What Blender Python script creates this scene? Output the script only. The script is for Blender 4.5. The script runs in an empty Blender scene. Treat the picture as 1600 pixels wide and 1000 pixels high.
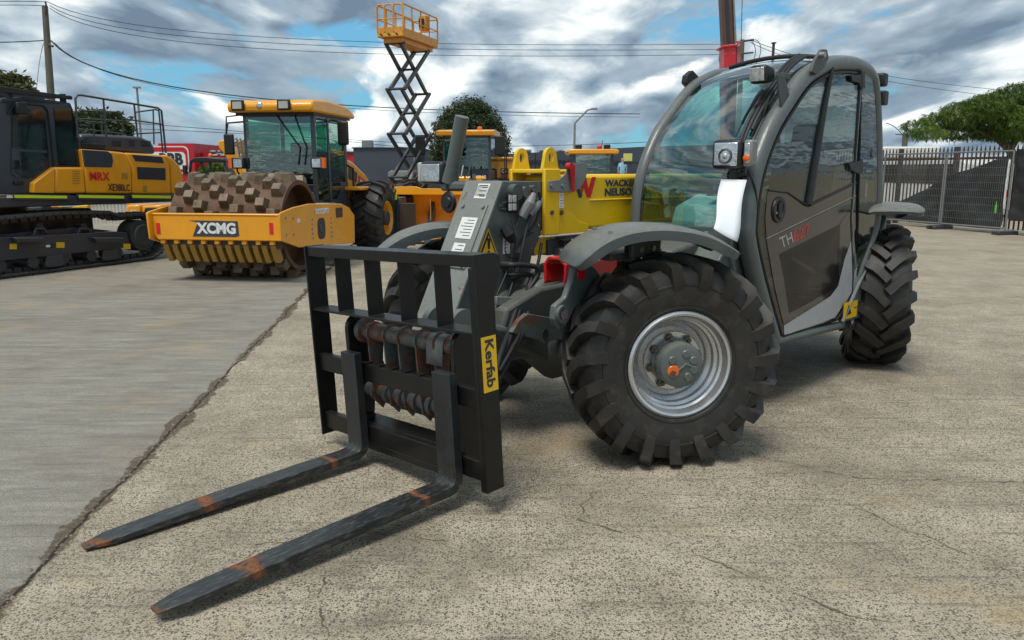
import bpy, bmesh, math, random
from mathutils import Vector, Matrix
random.seed(7)
rad = math.radians
scene = bpy.context.scene
COL = scene.collection

# ------------------------------------------------------------------ camera
CAM_H, FPX, PITCH = 1.4, 1220.0, math.atan(232/1220.0)
cd = bpy.data.cameras.new('camera')
cam = bpy.data.objects.new('camera', cd); COL.objects.link(cam)
cam.location = (0, 0, CAM_H); cam.rotation_euler = (math.pi/2-PITCH, 0, 0)
cd.sensor_width = 36; cd.lens = FPX/1600*36; cd.clip_end = 2000; cd.clip_start = .05
scene.camera = cam

# ------------------------------------------------------------------ node helper
class NT:
    def __init__(s, nt): s.nt = nt; s.n = nt.nodes; s.l = nt.links
    def node(s, t, **k):
        n = s.n.new(t)
        for a, b in k.items(): setattr(n, a, b)
        return n
    def put(s, sock, v):
        if v is None: return
        if hasattr(v, 'is_output'): s.l.new(v, sock)
        elif isinstance(v, (tuple, list)):
            sock.default_value = tuple(v)+(1,) if len(v) == 3 and sock.type == 'RGBA' else tuple(v)
        else: sock.default_value = v
    def math(s, op, a, b=None, c=None, clamp=False):
        n = s.node('ShaderNodeMath', operation=op, use_clamp=clamp)
        for i, v in enumerate((a, b, c)): s.put(n.inputs[i], v)
        return n.outputs[0]
    def vmath(s, op, a, b=None, out=0):
        n = s.node('ShaderNodeVectorMath', operation=op); s.put(n.inputs[0], a)
        if b is not None: s.put(n.inputs[1], b)
        return n.outputs[out]
    def noise(s, vec, scale, detail=4, rough=.55, dist=0, col=False):
        n = s.node('ShaderNodeTexNoise'); s.put(n.inputs['Vector'], vec)
        n.inputs['Scale'].default_value = scale; n.inputs['Detail'].default_value = detail
        n.inputs['Roughness'].default_value = rough; n.inputs['Distortion'].default_value = dist
        return n.outputs['Color' if col else 'Fac']
    def voro(s, vec, scale, feature='F1', rnd=1):
        n = s.node('ShaderNodeTexVoronoi', feature=feature); s.put(n.inputs['Vector'], vec)
        n.inputs['Scale'].default_value = scale; n.inputs['Randomness'].default_value = rnd
        return n
    def ramp(s, fac, stops, interp='LINEAR'):
        n = s.node('ShaderNodeValToRGB'); r = n.color_ramp; r.interpolation = interp
        while len(r.elements) < len(stops): r.elements.new(.5)
        for e, (p, c) in zip(r.elements, stops):
            e.position = p; e.color = (c, c, c, 1) if isinstance(c, (int, float)) else tuple(c)+(1,)
        s.put(n.inputs[0], fac); return n.outputs[0]
    def mix(s, fac, a, b, mode='MIX'):
        n = s.node('ShaderNodeMix', data_type='RGBA', blend_type=mode)
        s.put(n.inputs[0], fac); s.put(n.inputs[6], a); s.put(n.inputs[7], b); return n.outputs[2]
    def mapr(s, v, a, b, c=0, d=1):
        n = s.node('ShaderNodeMapRange'); s.put(n.inputs[0], v)
        for i, q in enumerate((a, b, c, d)): n.inputs[i+1].default_value = q
        return n.outputs[0]
    def scale(s, vec, sc, loc=(0, 0, 0), rot=(0, 0, 0)):
        n = s.node('ShaderNodeMapping'); s.put(n.inputs[0], vec)
        n.inputs['Scale'].default_value = sc; n.inputs['Location'].default_value = loc
        n.inputs['Rotation'].default_value = rot; return n.outputs[0]
    def bump(s, h, strength=.3, dist=.01):
        n = s.node('ShaderNodeBump'); s.put(n.inputs['Height'], h)
        n.inputs['Strength'].default_value = strength; n.inputs['Distance'].default_value = dist
        return n.outputs[0]

# ------------------------------------------------------------------ world: Nishita sky behind a broken cloud deck
SUN_EL, SUN_AZ = rad(66), rad(-150)      # azimuth measured from +Y towards +X
w = bpy.data.worlds.new('World'); scene.world = w; w.use_nodes = True
N = NT(w.node_tree); N.n.clear()
sky = N.node('ShaderNodeTexSky', sky_type='NISHITA'); sky.sun_disc = False
sky.sun_elevation = SUN_EL; sky.sun_rotation = SUN_AZ; sky.air_density = 1.3; sky.dust_density = .6; sky.ozone_density = 2
tc = N.node('ShaderNodeTexCoord').outputs['Generated']
sep = N.node('ShaderNodeSeparateXYZ'); N.put(sep.inputs[0], tc)
zc = N.math('ADD', N.math('MAXIMUM', sep.outputs[2], 0.0), .30)
cmb = N.node('ShaderNodeCombineXYZ')
N.put(cmb.inputs[0], N.math('DIVIDE', sep.outputs[0], zc)); N.put(cmb.inputs[1], N.math('DIVIDE', sep.outputs[1], zc)); N.put(cmb.inputs[2], N.math('MULTIPLY', sep.outputs[2], 6.5))
pv = N.scale(cmb.outputs[0], (1.15, .34, .66), (7.3, 1.7, 2.2))
warp = N.vmath('MULTIPLY', N.vmath('SUBTRACT', N.noise(pv, 1.6, 3, .5, col=True), (.5, .5, .5)), (.35, .35, .35))
pw = N.vmath('ADD', pv, warp)
def cl(v): return N.math('ADD', N.math('MULTIPLY', N.noise(v, 1.9, 10, .54), .72), N.math('MULTIPLY', N.math('SUBTRACT', 1, N.voro(v, 4.6, 'SMOOTH_F1').outputs['Distance']), .28))
n1 = cl(pw)
n2 = cl(N.vmath('ADD', pw, (-.05, 0, .085)))
rel = N.math('SUBTRACT', n1, n2)                      # the side of a puff that faces the sun is the bright one
big = N.noise(N.scale(cmb.outputs[0], (.9, .3, .8), (2.3, 4.2, .9)), 1.3, 4, .5)
lum = N.math('ADD', N.math('MULTIPLY', N.mapr(n1, .48, .74, 1, 0), .30), N.math('MULTIPLY', rel, 4.6))
lum = N.math('ADD', lum, N.mapr(big, .36, .64, -.14, .46))
lum = N.math('ADD', lum, N.mapr(sep.outputs[2], .0, .22, .14, 0))
ccol = N.ramp(lum, [(0.0, (.13, .185, .25)), (.20, (.20, .27, .335)), (.42, (.31, .385, .45)), (.66, (.56, .62, .645)), (.95, (.92, .93, .87))])
ccol = N.mix(1.0, ccol, (9.4, 9.4, 9.4), 'MULTIPLY')
mask = N.ramp(n1, [(.455, 0), (.505, 1)])
blue = N.mix(.65, N.mix(1.0, sky.outputs[0], (.42, .80, 1.05), 'MULTIPLY'), (1.15, 3.1, 4.6))
far = N.noise(N.scale(cmb.outputs[0], (1.2, .4, 1.0), (1.3, 8.2, 5.5)), 1.9, 8, .58)
fcol = N.ramp(N.noise(N.scale(cmb.outputs[0], (1.2, .4, 1.1), (4.3, 2.2, .5)), 1.6, 7, .58), [(.33, (1.3, 1.95, 2.7)), (.5, (2.6, 3.3, 3.9)), (.68, (5.4, 5.8, 5.9))])
blue = N.mix(N.ramp(far, [(.42, 0), (.50, 1)]), blue, fcol)
skyc = N.mix(mask, blue, ccol)
bg = N.node('ShaderNodeBackground'); N.put(bg.inputs[0], skyc); bg.inputs[1].default_value = .1
wo = N.node('ShaderNodeOutputWorld'); N.l.new(bg.outputs[0], wo.inputs[0])

sd = bpy.data.lights.new('sun', 'SUN'); sd.energy = 2.0; sd.angle = rad(22); sd.color = (1, .96, .88)
so = bpy.data.objects.new('sun', sd); COL.objects.link(so)
sv = Vector((math.sin(SUN_AZ)*math.cos(SUN_EL), math.cos(SUN_AZ)*math.cos(SUN_EL), math.sin(SUN_EL)))
so.rotation_euler = (-sv).to_track_quat('-Z', 'Y').to_euler(); so.location = (0, 0, 30)
scene.view_settings.view_transform = 'Standard'; scene.view_settings.look = 'None'
scene.view_settings.exposure = 0.55; scene.view_settings.gamma = 1

# ------------------------------------------------------------------ geometry of view: turns a pixel of the survey into a point on a known plane
def ray(px, py):
    u = (px-800)/FPX; v = (500-py)/FPX; c = math.cos(PITCH); q = math.sin(PITCH)
    return Vector((u, c+v*q, -q+v*c))
def at(px, py, Y):
    d = ray(px, py); t = Y/d.y; return Vector((d.x*t, Y, CAM_H+d.z*t))
def atz(px, py, z=0):
    d = ray(px, py); t = (z-CAM_H)/d.z; return Vector((d.x*t, d.y*t, z))
class Frame:
    def __init__(s, ox, oy, A):
        s.A = rad(A); s.o = Vector((ox, oy, 0)); s.X = Vector((math.cos(s.A), math.sin(s.A), 0)); s.Y = Vector((-math.sin(s.A), math.cos(s.A), 0))
    def hit(s, px, py, n, k):
        d = ray(px, py); c = Vector((0, 0, CAM_H)); t = (k-(c-s.o).dot(n))/d.dot(n)
        p = c+d*t-s.o; return p.dot(s.X), p.dot(s.Y), p.z
    def sy(s, px, py, y=0): h = s.hit(px, py, s.Y, y); return (h[0], h[2])
    def sx(s, px, py, x=0): h = s.hit(px, py, s.X, x); return (h[1], h[2])
    def py(s, pts, y): return [s.sy(a, b, y) for a, b in pts]
    def px(s, pts, x): return [s.sx(a, b, x) for a, b in pts]
    def P(s, px, py, y): x, z = s.sy(px, py, y); return Vector((x, y, z))
    def Q(s, px, py, x): y, z = s.sx(px, py, x); return Vector((x, y, z))

# ------------------------------------------------------------------ mesh builder
class MB:
    def __init__(s): s.v = []; s.f = []; s.m = []; s.cur = 0
    def add(s, vs, fs):
        b = len(s.v); s.v += [tuple(p) for p in vs]; s.f += [tuple(b+i for i in f) for f in fs]; s.m += [s.cur]*len(fs); return s
    def box(s, x0, x1, y0, y1, z0, z1, M=None):
        vs = [Vector((x, y, z)) for x in (x0, x1) for y in (y0, y1) for z in (z0, z1)]
        if M: vs = [M @ v for v in vs]
        return s.add(vs, [(0, 1, 3, 2), (4, 6, 7, 5), (0, 4, 5, 1), (2, 3, 7, 6), (0, 2, 6, 4), (1, 5, 7, 3)])
    def obox(s, p, u, v, t):          # box from corner p, edges u, v and thickness t along the normal, centred
        p, u, v = Vector(p), Vector(u), Vector(v); n = u.cross(v).normalized()*t/2
        vs = [p-n, p+u-n, p+u+v-n, p+v-n, p+n, p+u+n, p+u+v+n, p+v+n]
        return s.add(vs, [(0, 3, 2, 1), (4, 5, 6, 7), (0, 1, 5, 4), (1, 2, 6, 5), (2, 3, 7, 6), (3, 0, 4, 7)])
    def prism(s, poly, ax, a, b):
        def mk(p, q):
            return {'x': (q, p[0], p[1]), 'y': (p[0], q, p[1]), 'z': (p[0], p[1], q)}[ax]
        n = len(poly); vs = [mk(p, a) for p in poly]+[mk(p, b) for p in poly]
        return s.add(vs, [tuple(range(n))[::-1], tuple(range(n, 2*n))]+[(i, (i+1) % n, n+(i+1) % n, n+i) for i in range(n)])
    def tube(s, pts, r, n=10, closed=False, cap=True, flat=None):
        pts = [Vector(p) for p in pts]; m = len(pts); rs = r if isinstance(r, (list, tuple)) else [r]*m
        T = []
        for i in range(m):
            if closed: t = pts[(i+1) % m]-pts[i-1]
            else: t = pts[min(i+1, m-1)]-pts[max(i-1, 0)]
            T.append(t.normalized())
        up = Vector((0, 0, 1)) if abs(T[0].z) < .9 else Vector((1, 0, 0))
        nrm = (up-T[0]*up.dot(T[0])).normalized(); vs = []
        for i in range(m):
            nrm = (nrm-T[i]*nrm.dot(T[i])); nrm = nrm.normalized() if nrm.length > 1e-6 else T[i].orthogonal().normalized()
            bi = T[i].cross(nrm)
            for k in range(n):
                a = 2*math.pi*(k+.5)/n; vs.append(pts[i]+nrm*math.cos(a)*rs[i]*(flat or 1)+bi*math.sin(a)*rs[i])
        fs = []
        for i in range(m if closed else m-1):
            j = (i+1) % m
            for k in range(n): fs.append((i*n+k, i*n+(k+1) % n, j*n+(k+1) % n, j*n+k))
        if not closed and cap: fs += [tuple(range(n))[::-1], tuple((m-1)*n+k for k in range(n))]
        return s.add(vs, fs)
    def cyl(s, a, b, r, n=20, r2=None): return s.tube([a, b], [r, r if r2 is None else r2], n)
    def lathe(s, prof, c=(0, 0, 0), ax='y', n=48, ang=(0, 2*math.pi), close=True):
        c = Vector(c); full = abs(ang[1]-ang[0]-2*math.pi) < 1e-6; cnt = n if full else n+1; m = len(prof); vs = []
        for i in range(cnt):
            a = ang[0]+(ang[1]-ang[0])*i/n; ca, sa = math.cos(a), math.sin(a)
            for (r, h) in prof:
                d = {'y': (r*ca, h, r*sa), 'x': (h, r*ca, r*sa), 'z': (r*ca, r*sa, h)}[ax]; vs.append(c+Vector(d))
        fs = []
        for i in range(n):
            j = (i+1) % cnt
            for k in range(m-1): fs.append((i*m+k, i*m+k+1, j*m+k+1, j*m+k))
            if close: fs.append((i*m+m-1, i*m, j*m, j*m+m-1))
        if close and not full: fs += [tuple(range(m)), tuple((cnt-1)*m+k for k in range(m))[::-1]]
        return s.add(vs, fs)
    def ball(s, c, r, n=12, sc=(1, 1, 1)):
        c = Vector(c); vs = []; fs = []
        for i in range(n//2+1):
            ph = math.pi*i/(n//2)
            for k in range(n):
                a = 2*math.pi*k/n; vs.append(c+Vector((r*sc[0]*math.sin(ph)*math.cos(a), r*sc[1]*math.sin(ph)*math.sin(a), r*sc[2]*math.cos(ph))))
        for i in range(n//2):
            for k in range(n): fs.append((i*n+k, (i+1)*n+k, (i+1)*n+(k+1) % n, i*n+(k+1) % n))
        return s.add(vs, fs)
    def build(s, name, mat, parent=None, bevel=0, smooth=35, rot=None, loc=None):
        me = bpy.data.meshes.new(name); me.from_pydata(s.v, [], s.f)
        mats = mat if isinstance(mat, (list, tuple)) else [mat]
        for m in mats: me.materials.append(m)
        if len(mats) > 1: me.polygons.foreach_set('material_index', s.m)
        bm = bmesh.new(); bm.from_mesh(me); bmesh.ops.remove_doubles(bm, verts=bm.verts, dist=1e-5)
        bmesh.ops.recalc_face_normals(bm, faces=bm.faces); bm.to_mesh(me); bm.free()
        if smooth:
            me.polygons.foreach_set('use_smooth', [True]*len(me.polygons)); me.set_sharp_from_angle(angle=rad(smooth))
        o = bpy.data.objects.new(name, me); COL.objects.link(o)
        if parent: o.parent = parent
        if loc: o.location = loc
        if rot: o.rotation_euler = rot
        if bevel:
            b = o.modifiers.new('bevel', 'BEVEL'); b.width = bevel; b.segments = 2; b.limit_method = 'ANGLE'; b.angle_limit = rad(35)
        return o
def tag(o, label=None, cat=None, group=None, kind=None):
    if label: o['label'] = label
    if cat: o['category'] = cat
    if group: o['group'] = group
    if kind: o['kind'] = kind
    return o
def thing(name, label, cat, loc=(0, 0, 0), A=0, group=None):
    o = bpy.data.objects.new(name, None); COL.objects.link(o); o.location = loc; o.rotation_euler = (0, 0, rad(A)); o.empty_display_size = .2
    return tag(o, label, cat, group)
def text(name, body, p, u, v, mat, parent, bold=.02, t=.003, serif=False):
    # lettering fitted into the parallelogram p, p+u, p+v
    cu = bpy.data.curves.new(name, 'FONT'); cu.body = body; cu.offset = bold; cu.extrude = .02; cu.resolution_u = 3
    o = bpy.data.objects.new(name, cu); COL.objects.link(o); bpy.context.view_layer.update()
    me = bpy.data.meshes.new_from_object(o.evaluated_get(bpy.context.evaluated_depsgraph_get()))
    bpy.data.objects.remove(o)
    xs = [q.co.x for q in me.vertices]; ys = [q.co.y for q in me.vertices]
    x0, x1, y0, y1 = min(xs), max(xs), min(ys), max(ys)
    p, u, v = Vector(p), Vector(u), Vector(v); n = u.cross(v).normalized()
    if serif == 'mirror': n = -n
    for q in me.vertices:
        q.co = p+u*((q.co.x-x0)/(x1-x0))+v*((q.co.y-y0)/(y1-y0))+n*(t if q.co.z > 0 else -t)
    me.materials.clear(); me.materials.append(mat)
    o = bpy.data.objects.new(name, me); COL.objects.link(o)
    if parent: o.parent = parent
    return o

# ------------------------------------------------------------------ materials
def newmat(name):
    m = bpy.data.materials.new(name); m.use_nodes = True; n = NT(m.node_tree); n.n.clear()
    o = n.node('ShaderNodeOutputMaterial'); b = n.node('ShaderNodeBsdfPrincipled'); n.l.new(b.outputs[0], o.inputs[0])
    return m, n, b, o
def paint(name, col, rough=.4, metal=0, var=.12, dirt=.25, dirtcol=(.16, .13, .09), scale=6, bump=.05, rust=0, coat=0, spec=.5, rustcol=(.085, .034, .018), dust=0):
    m, n, b, o = newmat(name); tc = n.node('ShaderNodeTexCoord').outputs['Object']
    a = n.noise(tc, scale, 6, .6); f = n.noise(tc, scale*9, 4, .6)
    c = n.mix(n.mapr(a, .3, .7, 0, 1), tuple(x*(1-var) for x in col), tuple(min(1, x*(1+var)) for x in col))
    if dirt: c = n.mix(n.math('MULTIPLY', n.mapr(n.noise(tc, scale*1.7, 8, .7), .5, .75, 0, 1), dirt), c, dirtcol)
    r = n.math('ADD', n.mapr(f, .3, .7, -.08, .08), rough)
    if dust:
        g = n.node('ShaderNodeNewGeometry'); sp = n.node('ShaderNodeSeparateXYZ'); n.put(sp.inputs[0], g.outputs['Normal'])
        d = n.math('MULTIPLY', n.math('MULTIPLY', n.mapr(sp.outputs[2], .2, .9), n.mapr(f, .25, .65, .3, 1)), dust)
        c = n.mix(d, c, (.3, .27, .21)); r = n.math('ADD', r, n.math('MULTIPLY', d, .3))
    if rust:
        rm = n.mapr(n.noise(tc, scale*1.3, 9, .72), .66-rust*.3, .70-rust*.3)
        rc = n.mix(n.mapr(f, .3, .7), rustcol, tuple(min(1, x*1.9) for x in rustcol))
        c = n.mix(rm, c, rc); r = n.math('MAXIMUM', r, n.math('MULTIPLY', rm, .85))
        if metal: n.put(b.inputs['Metallic'], n.math('MULTIPLY', n.math('SUBTRACT', 1, rm), metal))
    elif metal: b.inputs['Metallic'].default_value = metal
    n.put(b.inputs['Base Color'], c); n.put(b.inputs['Roughness'], r)
    b.inputs['Specular IOR Level'].default_value = spec
    if coat: b.inputs['Coat Weight'].default_value = coat; b.inputs['Coat Roughness'].default_value = .08
    if bump: n.put(b.inputs['Normal'], n.bump(f, bump, .004))
    return m
def glassmat(name, tint, alpha=.12, refl=1.0, rough=.0):
    # thin pane: tinted see-through plus a sharp mirror reflection that grows at grazing angles
    m, n, b, o = newmat(name); n.n.remove(b)
    tr = n.node('ShaderNodeBsdfTransparent'); n.put(tr.inputs[0], tint)
    gl = n.node('ShaderNodeBsdfGlossy'); gl.inputs['Roughness'].default_value = rough; n.put(gl.inputs[0], (refl, refl, refl))
    fr = n.node('ShaderNodeLayerWeight'); fr.inputs[0].default_value = .5
    tc = n.node('ShaderNodeTexCoord').outputs['Object']
    n.put(fr.inputs['Normal'], n.bump(n.noise(n.scale(tc, (1, 1, 5)), 1.6, 2, .5), .12, .03))
    f = n.math('ADD', n.math('MULTIPLY', n.math('POWER', fr.outputs[1], 4.0), .95), alpha, clamp=True)
    n.put(gl.inputs['Normal'], n.bump(n.noise(n.scale(tc, (1, 1, 4)), 1.8, 3, .5), .10, .03))
    mx = n.node('ShaderNodeMixShader'); n.put(mx.inputs[0], f); n.l.new(tr.outputs[0], mx.inputs[1]); n.l.new(gl.outputs[0], mx.inputs[2])
    n.l.new(mx.outputs[0], o.inputs[0]); return m
def emitmat(name, col, s):
    m, n, b, o = newmat(name); n.put(b.inputs['Base Color'], col); n.put(b.inputs['Emission Color'], col); b.inputs['Emission Strength'].default_value = s; return m
K = {}
K['grey'] = paint('machine_grey_paint', (.086, .104, .103), .38, dirt=.3, dirtcol=(.13, .12, .10), scale=4, dust=.25, coat=.15)
K['coupler'] = paint('rusty_coupler_paint', (.10, .115, .115), .5, dirt=.4, dirtcol=(.18, .14, .10), scale=8, rust=.60, rustcol=(.11, .045, .025), bump=.3)
K['greyworn'] = paint('worn_grey_paint', (.08, .095, .098), .45, dirt=.35, dirtcol=(.16, .14, .11), scale=5, rust=.42, dust=.2)
K['greydk'] = paint('dark_grey_casting', (.055, .063, .063), .55, dirt=.5, dirtcol=(.10, .085, .06), scale=5, dust=.2)
K['plate'] = paint('scuffed_grey_plate', (.19, .205, .19), .5, dirt=.5, dirtcol=(.20, .19, .15), scale=9, rust=.22, rustcol=(.12, .07, .04))
K['fender'] = paint('fender_plastic', (.07, .088, .095), .36, dirt=.2, scale=4, dust=.45, bump=.12)
K['yellow'] = paint('yellow_boom_paint', (.80, .50, .004), .33, var=.06, dirt=.12, dirtcol=(.3, .19, .03), scale=3, coat=.3, dust=.05)
K['amber'] = paint('amber_machine_paint', (.80, .335, .010), .33, var=.06, dirt=.16, dirtcol=(.25, .12, .02), scale=2.5, coat=.25, dust=.12)
K['black'] = paint('black_fork_paint', (.0055, .0058, .006), .36, var=.3, dirt=.12, dirtcol=(.04, .036, .03), scale=9, spec=.4, dust=.03)
K['blackm'] = paint('black_plastic', (.008, .0085, .009), .5, dirt=.15, dirtcol=(.04, .036, .03), scale=9)
K['rubber'] = paint('hose_rubber', (.014, .014, .015), .55, dirt=.3, dirtcol=(.06, .055, .045), scale=14)
K['charcoal'] = paint('charcoal_machine_paint', (.036, .042, .054), .36, dirt=.25, dirtcol=(.055, .058, .065), scale=2.5, dust=.10, coat=.2)
K['track'] = paint('track_steel', (.05, .055, .062), .42, .3, dirt=.5, dirtcol=(.09, .08, .065), scale=4, dust=.5)
K['rim'] = paint('silver_rim_paint', (.62, .63, .64), .27, .8, var=.05, dirt=.12, dirtcol=(.25, .22, .18), scale=1.2, bump=0)
K['steel'] = paint('zinc_steel', (.33, .33, .32), .42, .7, dirt=.35, scale=20, rust=.2)
K['bolt'] = paint('stud_brass', (.13, .11, .08), .45, .6, dirt=.5, scale=30)
K['red'] = paint('red_paint', (.52, .006, .012), .35, dirt=.1, scale=5, coat=.2)
K['redbuild'] = paint('red_cladding', (.46, .008, .018), .5, var=.05, dirt=.1, scale=.3)
K['white'] = paint('white_paint', (.72, .72, .70), .4, var=.03, dirt=.12, dirtcol=(.4, .38, .33), scale=3)
K['paper'] = paint('paper', (.74, .77, .80), .7, var=.02, dirt=0, scale=8, bump=.02)
K['ink'] = paint('dark_ink', (.02, .022, .03), .5, dirt=0, bump=0)
K['inkblue'] = paint('slate_ink', (.03, .045, .07), .5, dirt=0, bump=0)
K['inkred'] = paint('red_ink', (.60, .012, .02), .45, dirt=0, bump=0)
K['stick'] = paint('sticker_yellow', (.72, .44, .01), .4, var=.04, dirt=.1, scale=20)
K['lime'] = paint('lime_reflective_tape', (.62, .80, .02), .35, var=.03, dirt=.05, scale=8)
K['orange'] = paint('orange_reflector', (.75, .13, .008), .25, dirt=.1, scale=30)
K['teal'] = paint('teal_cap', (.01, .22, .19), .4, dirt=0)
K['darkglass'] = paint('dark_window', (.008, .014, .016), .06, var=.2, dirt=.05, scale=2, bump=0, coat=.6)
K['interior'] = paint('cab_interior', (.018, .02, .021), .6, dirt=.2, scale=5)
K['seat'] = paint('seat_fabric', (.02, .021, .023), .8, dirt=.1, scale=10)
K['slate'] = paint('slate_cladding', (.045, .058, .080), .55, var=.05, dirt=.1, dirtcol=(.07, .08, .09), scale=.5)
K['acwhite'] = paint('unit_casing', (.42, .42, .38), .6, dirt=.3, scale=3)
K['galv'] = paint('galvanised_steel', (.22, .23, .23), .5, .3, var=.15, dirt=.2, scale=9)
K['scissor'] = paint('scissor_arm_steel', (.032, .035, .041), .42, .2, dirt=.3, scale=3, dust=.3)
K['platform'] = paint('platform_amber_paint', (.60, .27, .035), .45, dirt=.3, dirtcol=(.2, .1, .03), scale=4)
K['wood'] = paint('weathered_timber', (.12, .11, .085), .85, dirt=.4, dirtcol=(.06, .055, .045), scale=3, bump=.4)
K['drumrust'] = paint('rusty_drum_steel', (.095, .047, .022), .62, .15, var=.35, dirt=.35, dirtcol=(.14, .10, .06), scale=5, rust=.40, rustcol=(.075, .032, .014), bump=.3)
K['padside'] = paint('polished_pad_steel', (.155, .115, .075), .45, .3, var=.3, dirt=.6, dirtcol=(.10, .055, .028), scale=9, rust=.3)
K['ochre'] = paint('ochre_primer', (.36, .20, .03), .6, dirt=.3, scale=5)
K['silverdecal'] = paint('silver_decal', (.42, .43, .45), .42, .3, var=.04, dirt=.1, scale=9)
K['frit'] = paint('door_frit', (.017, .016, .0145), .12, var=.1, dirt=.12, dirtcol=(.05, .045, .035), scale=4, coat=.5, bump=0)
K['wire'] = paint('cable', (.035, .04, .045), .6, dirt=0, bump=0)
K['shade'] = paint('shade_cloth', (.020, .022, .024), .48, dirt=.2, scale=3)
K['stone'] = paint('concrete_debris', (.2, .17, .13), .9, var=.4, dirt=.5, scale=20, bump=.3)
K['mastbrown'] = paint('mast_brown_steel', (.10, .048, .034), .5, .2, dirt=.3, scale=1.5, rust=.1)
K['brown'] = paint('brown_steel', (.055, .034, .024), .55, .2, dirt=.3, scale=1.5, rust=.2)
K['greenplastic'] = paint('green_plastic', (.10, .45, .04), .4, dirt=0)
K['skin'] = paint('skin', (.35, .2, .14), .6, dirt=0)
K['cloth'] = paint('light_blue_shirt', (.25, .48, .62), .8, dirt=0)
K['pants'] = paint('dark_trousers', (.03, .035, .05), .8, dirt=0)
K['lens'] = paint('lamp_lens', (.55, .58, .60), .12, .8, var=.5, dirt=.3, dirtcol=(.05, .06, .07), scale=28, bump=.5, coat=.8)
K['mirrorlens'] = paint('lamp_reflector', (.62, .66, .70), .08, .95, var=.3, dirt=.5, dirtcol=(.03, .035, .04), scale=7, bump=1.0, coat=1)
K['gl'] = glassmat('green_windscreen', (.58, .85, .83), .13, .95)
K['gd'] = glassmat('smoked_door_glass', (.60, .63, .58), .035, .9)
K['gc'] = glassmat('tinted_cab_glass', (.38, .66, .58), .13, .9)

def rubber():
    m, n, b, o = newmat('tyre_rubber'); tc = n.node('ShaderNodeTexCoord').outputs['Object']
    a = n.noise(tc, 5, 8, .65); f = n.noise(tc, 60, 4, .6)
    c = n.mix(n.mapr(a, .35, .7), (.010, .0095, .0095), (.028, .0255, .023))
    g = n.node('ShaderNodeNewGeometry'); c = n.mix(n.math('MULTIPLY', n.mapr(n.noise(tc, 14, 7, .7), .52, .68), .45), c, (.075, .065, .052))
    n.put(b.inputs['Base Color'], c); n.put(b.inputs['Roughness'], n.mapr(a, .3, .7, .45, .65)); n.put(b.inputs['Normal'], n.bump(f, .25, .003))
    return m
K['tyre'] = rubber()
def forkmat():
    m, n, b, o = newmat('worn_fork_steel'); tc = n.node('ShaderNodeTexCoord').outputs['Object']
    sp = n.node('ShaderNodeSeparateXYZ'); n.put(sp.inputs[0], tc); x = sp.outputs[0]; y = sp.outputs[1]
    a = n.noise(tc, 9, 7, .65); f = n.noise(tc, 70, 4, .6); big = n.noise(tc, 3.5, 5, .6)
    c = n.mix(n.mapr(a, .3, .7), (.009, .010, .011), (.022, .025, .028))
    c = n.mix(n.math('MULTIPLY', n.mapr(n.noise(n.scale(tc, (2.5, 12, 8)), 7, 7, .7), .50, .66), n.mapr(sp.outputs[2], .12, .05, 0, .6)), c, (.13, .12, .10))
    # bands of rust where the paint has worn through: tip, and two patches along the blade
    def band(x0, w_, seed): return n.math('SUBTRACT', 1, n.math('DIVIDE', n.math('ABSOLUTE', n.math('ADD', x, n.math('ADD', -x0, n.math('MULTIPLY', y, seed)))), w_), clamp=True)
    m1 = n.math('MAXIMUM', n.math('MAXIMUM', band(.02, .06, 0), band(.17, .055, .4)), n.math('MAXIMUM', band(.46, .07, -.2), band(1.10, .035, 0)))
    nz = n.noise(tc, 16, 8, .7)
    rm = n.mapr(n.math('ADD', n.math('MULTIPLY', m1, .36), n.math('ADD', n.math('MULTIPLY', nz, .5), n.math('MULTIPLY', n.noise(tc, 55, 5, .7), .5))), .66, .84)
    rc = n.mix(n.mapr(f, .3, .7), (.10, .034, .012), (.24, .085, .025))
    c = n.mix(rm, c, rc)
    n.put(b.inputs['Base Color'], c); n.put(b.inputs['Roughness'], n.math('ADD', n.mapr(a, .3, .7, .3, .5), n.math('MULTIPLY', rm, .4)))
    n.put(b.inputs['Normal'], n.bump(n.math('ADD', f, rm), .15, .003)); return m
K['fork'] = forkmat()
def leafmat(name, a, c2):
    m, n, b, o = newmat(name); tc = n.node('ShaderNodeTexCoord').outputs['Object']
    g = n.node('ShaderNodeNewGeometry')
    c = n.mix(n.mapr(n.noise(tc, 1.1, 3, .6), .35, .65), a, c2)
    c = n.mix(n.math('MULTIPLY', g.outputs['Random Per Island'], .5), c, tuple(x*1.6 for x in c2))
    n.put(b.inputs['Base Color'], c); b.inputs['Roughness'].default_value = .6
    tl = n.node('ShaderNodeBsdfTranslucent'); n.put(tl.inputs[0], c)
    mx = n.node('ShaderNodeMixShader'); mx.inputs[0].default_value = .3; n.l.new(b.outputs[0], mx.inputs[1]); n.l.new(tl.outputs[0], mx.inputs[2]); n.l.new(mx.outputs[0], o.inputs[0])
    return m
K['leafdark'] = leafmat('dark_foliage', (.014, .026, .009), (.050, .070, .022))
K['leafbright'] = leafmat('bright_foliage', (.018, .048, .006), (.085, .145, .014))
K['leafdry'] = leafmat('olive_foliage', (.035, .045, .012), (.09, .095, .03))
K['bark'] = paint('bark', (.07, .055, .04), .9, dirt=.3, scale=6, bump=.5)

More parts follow.
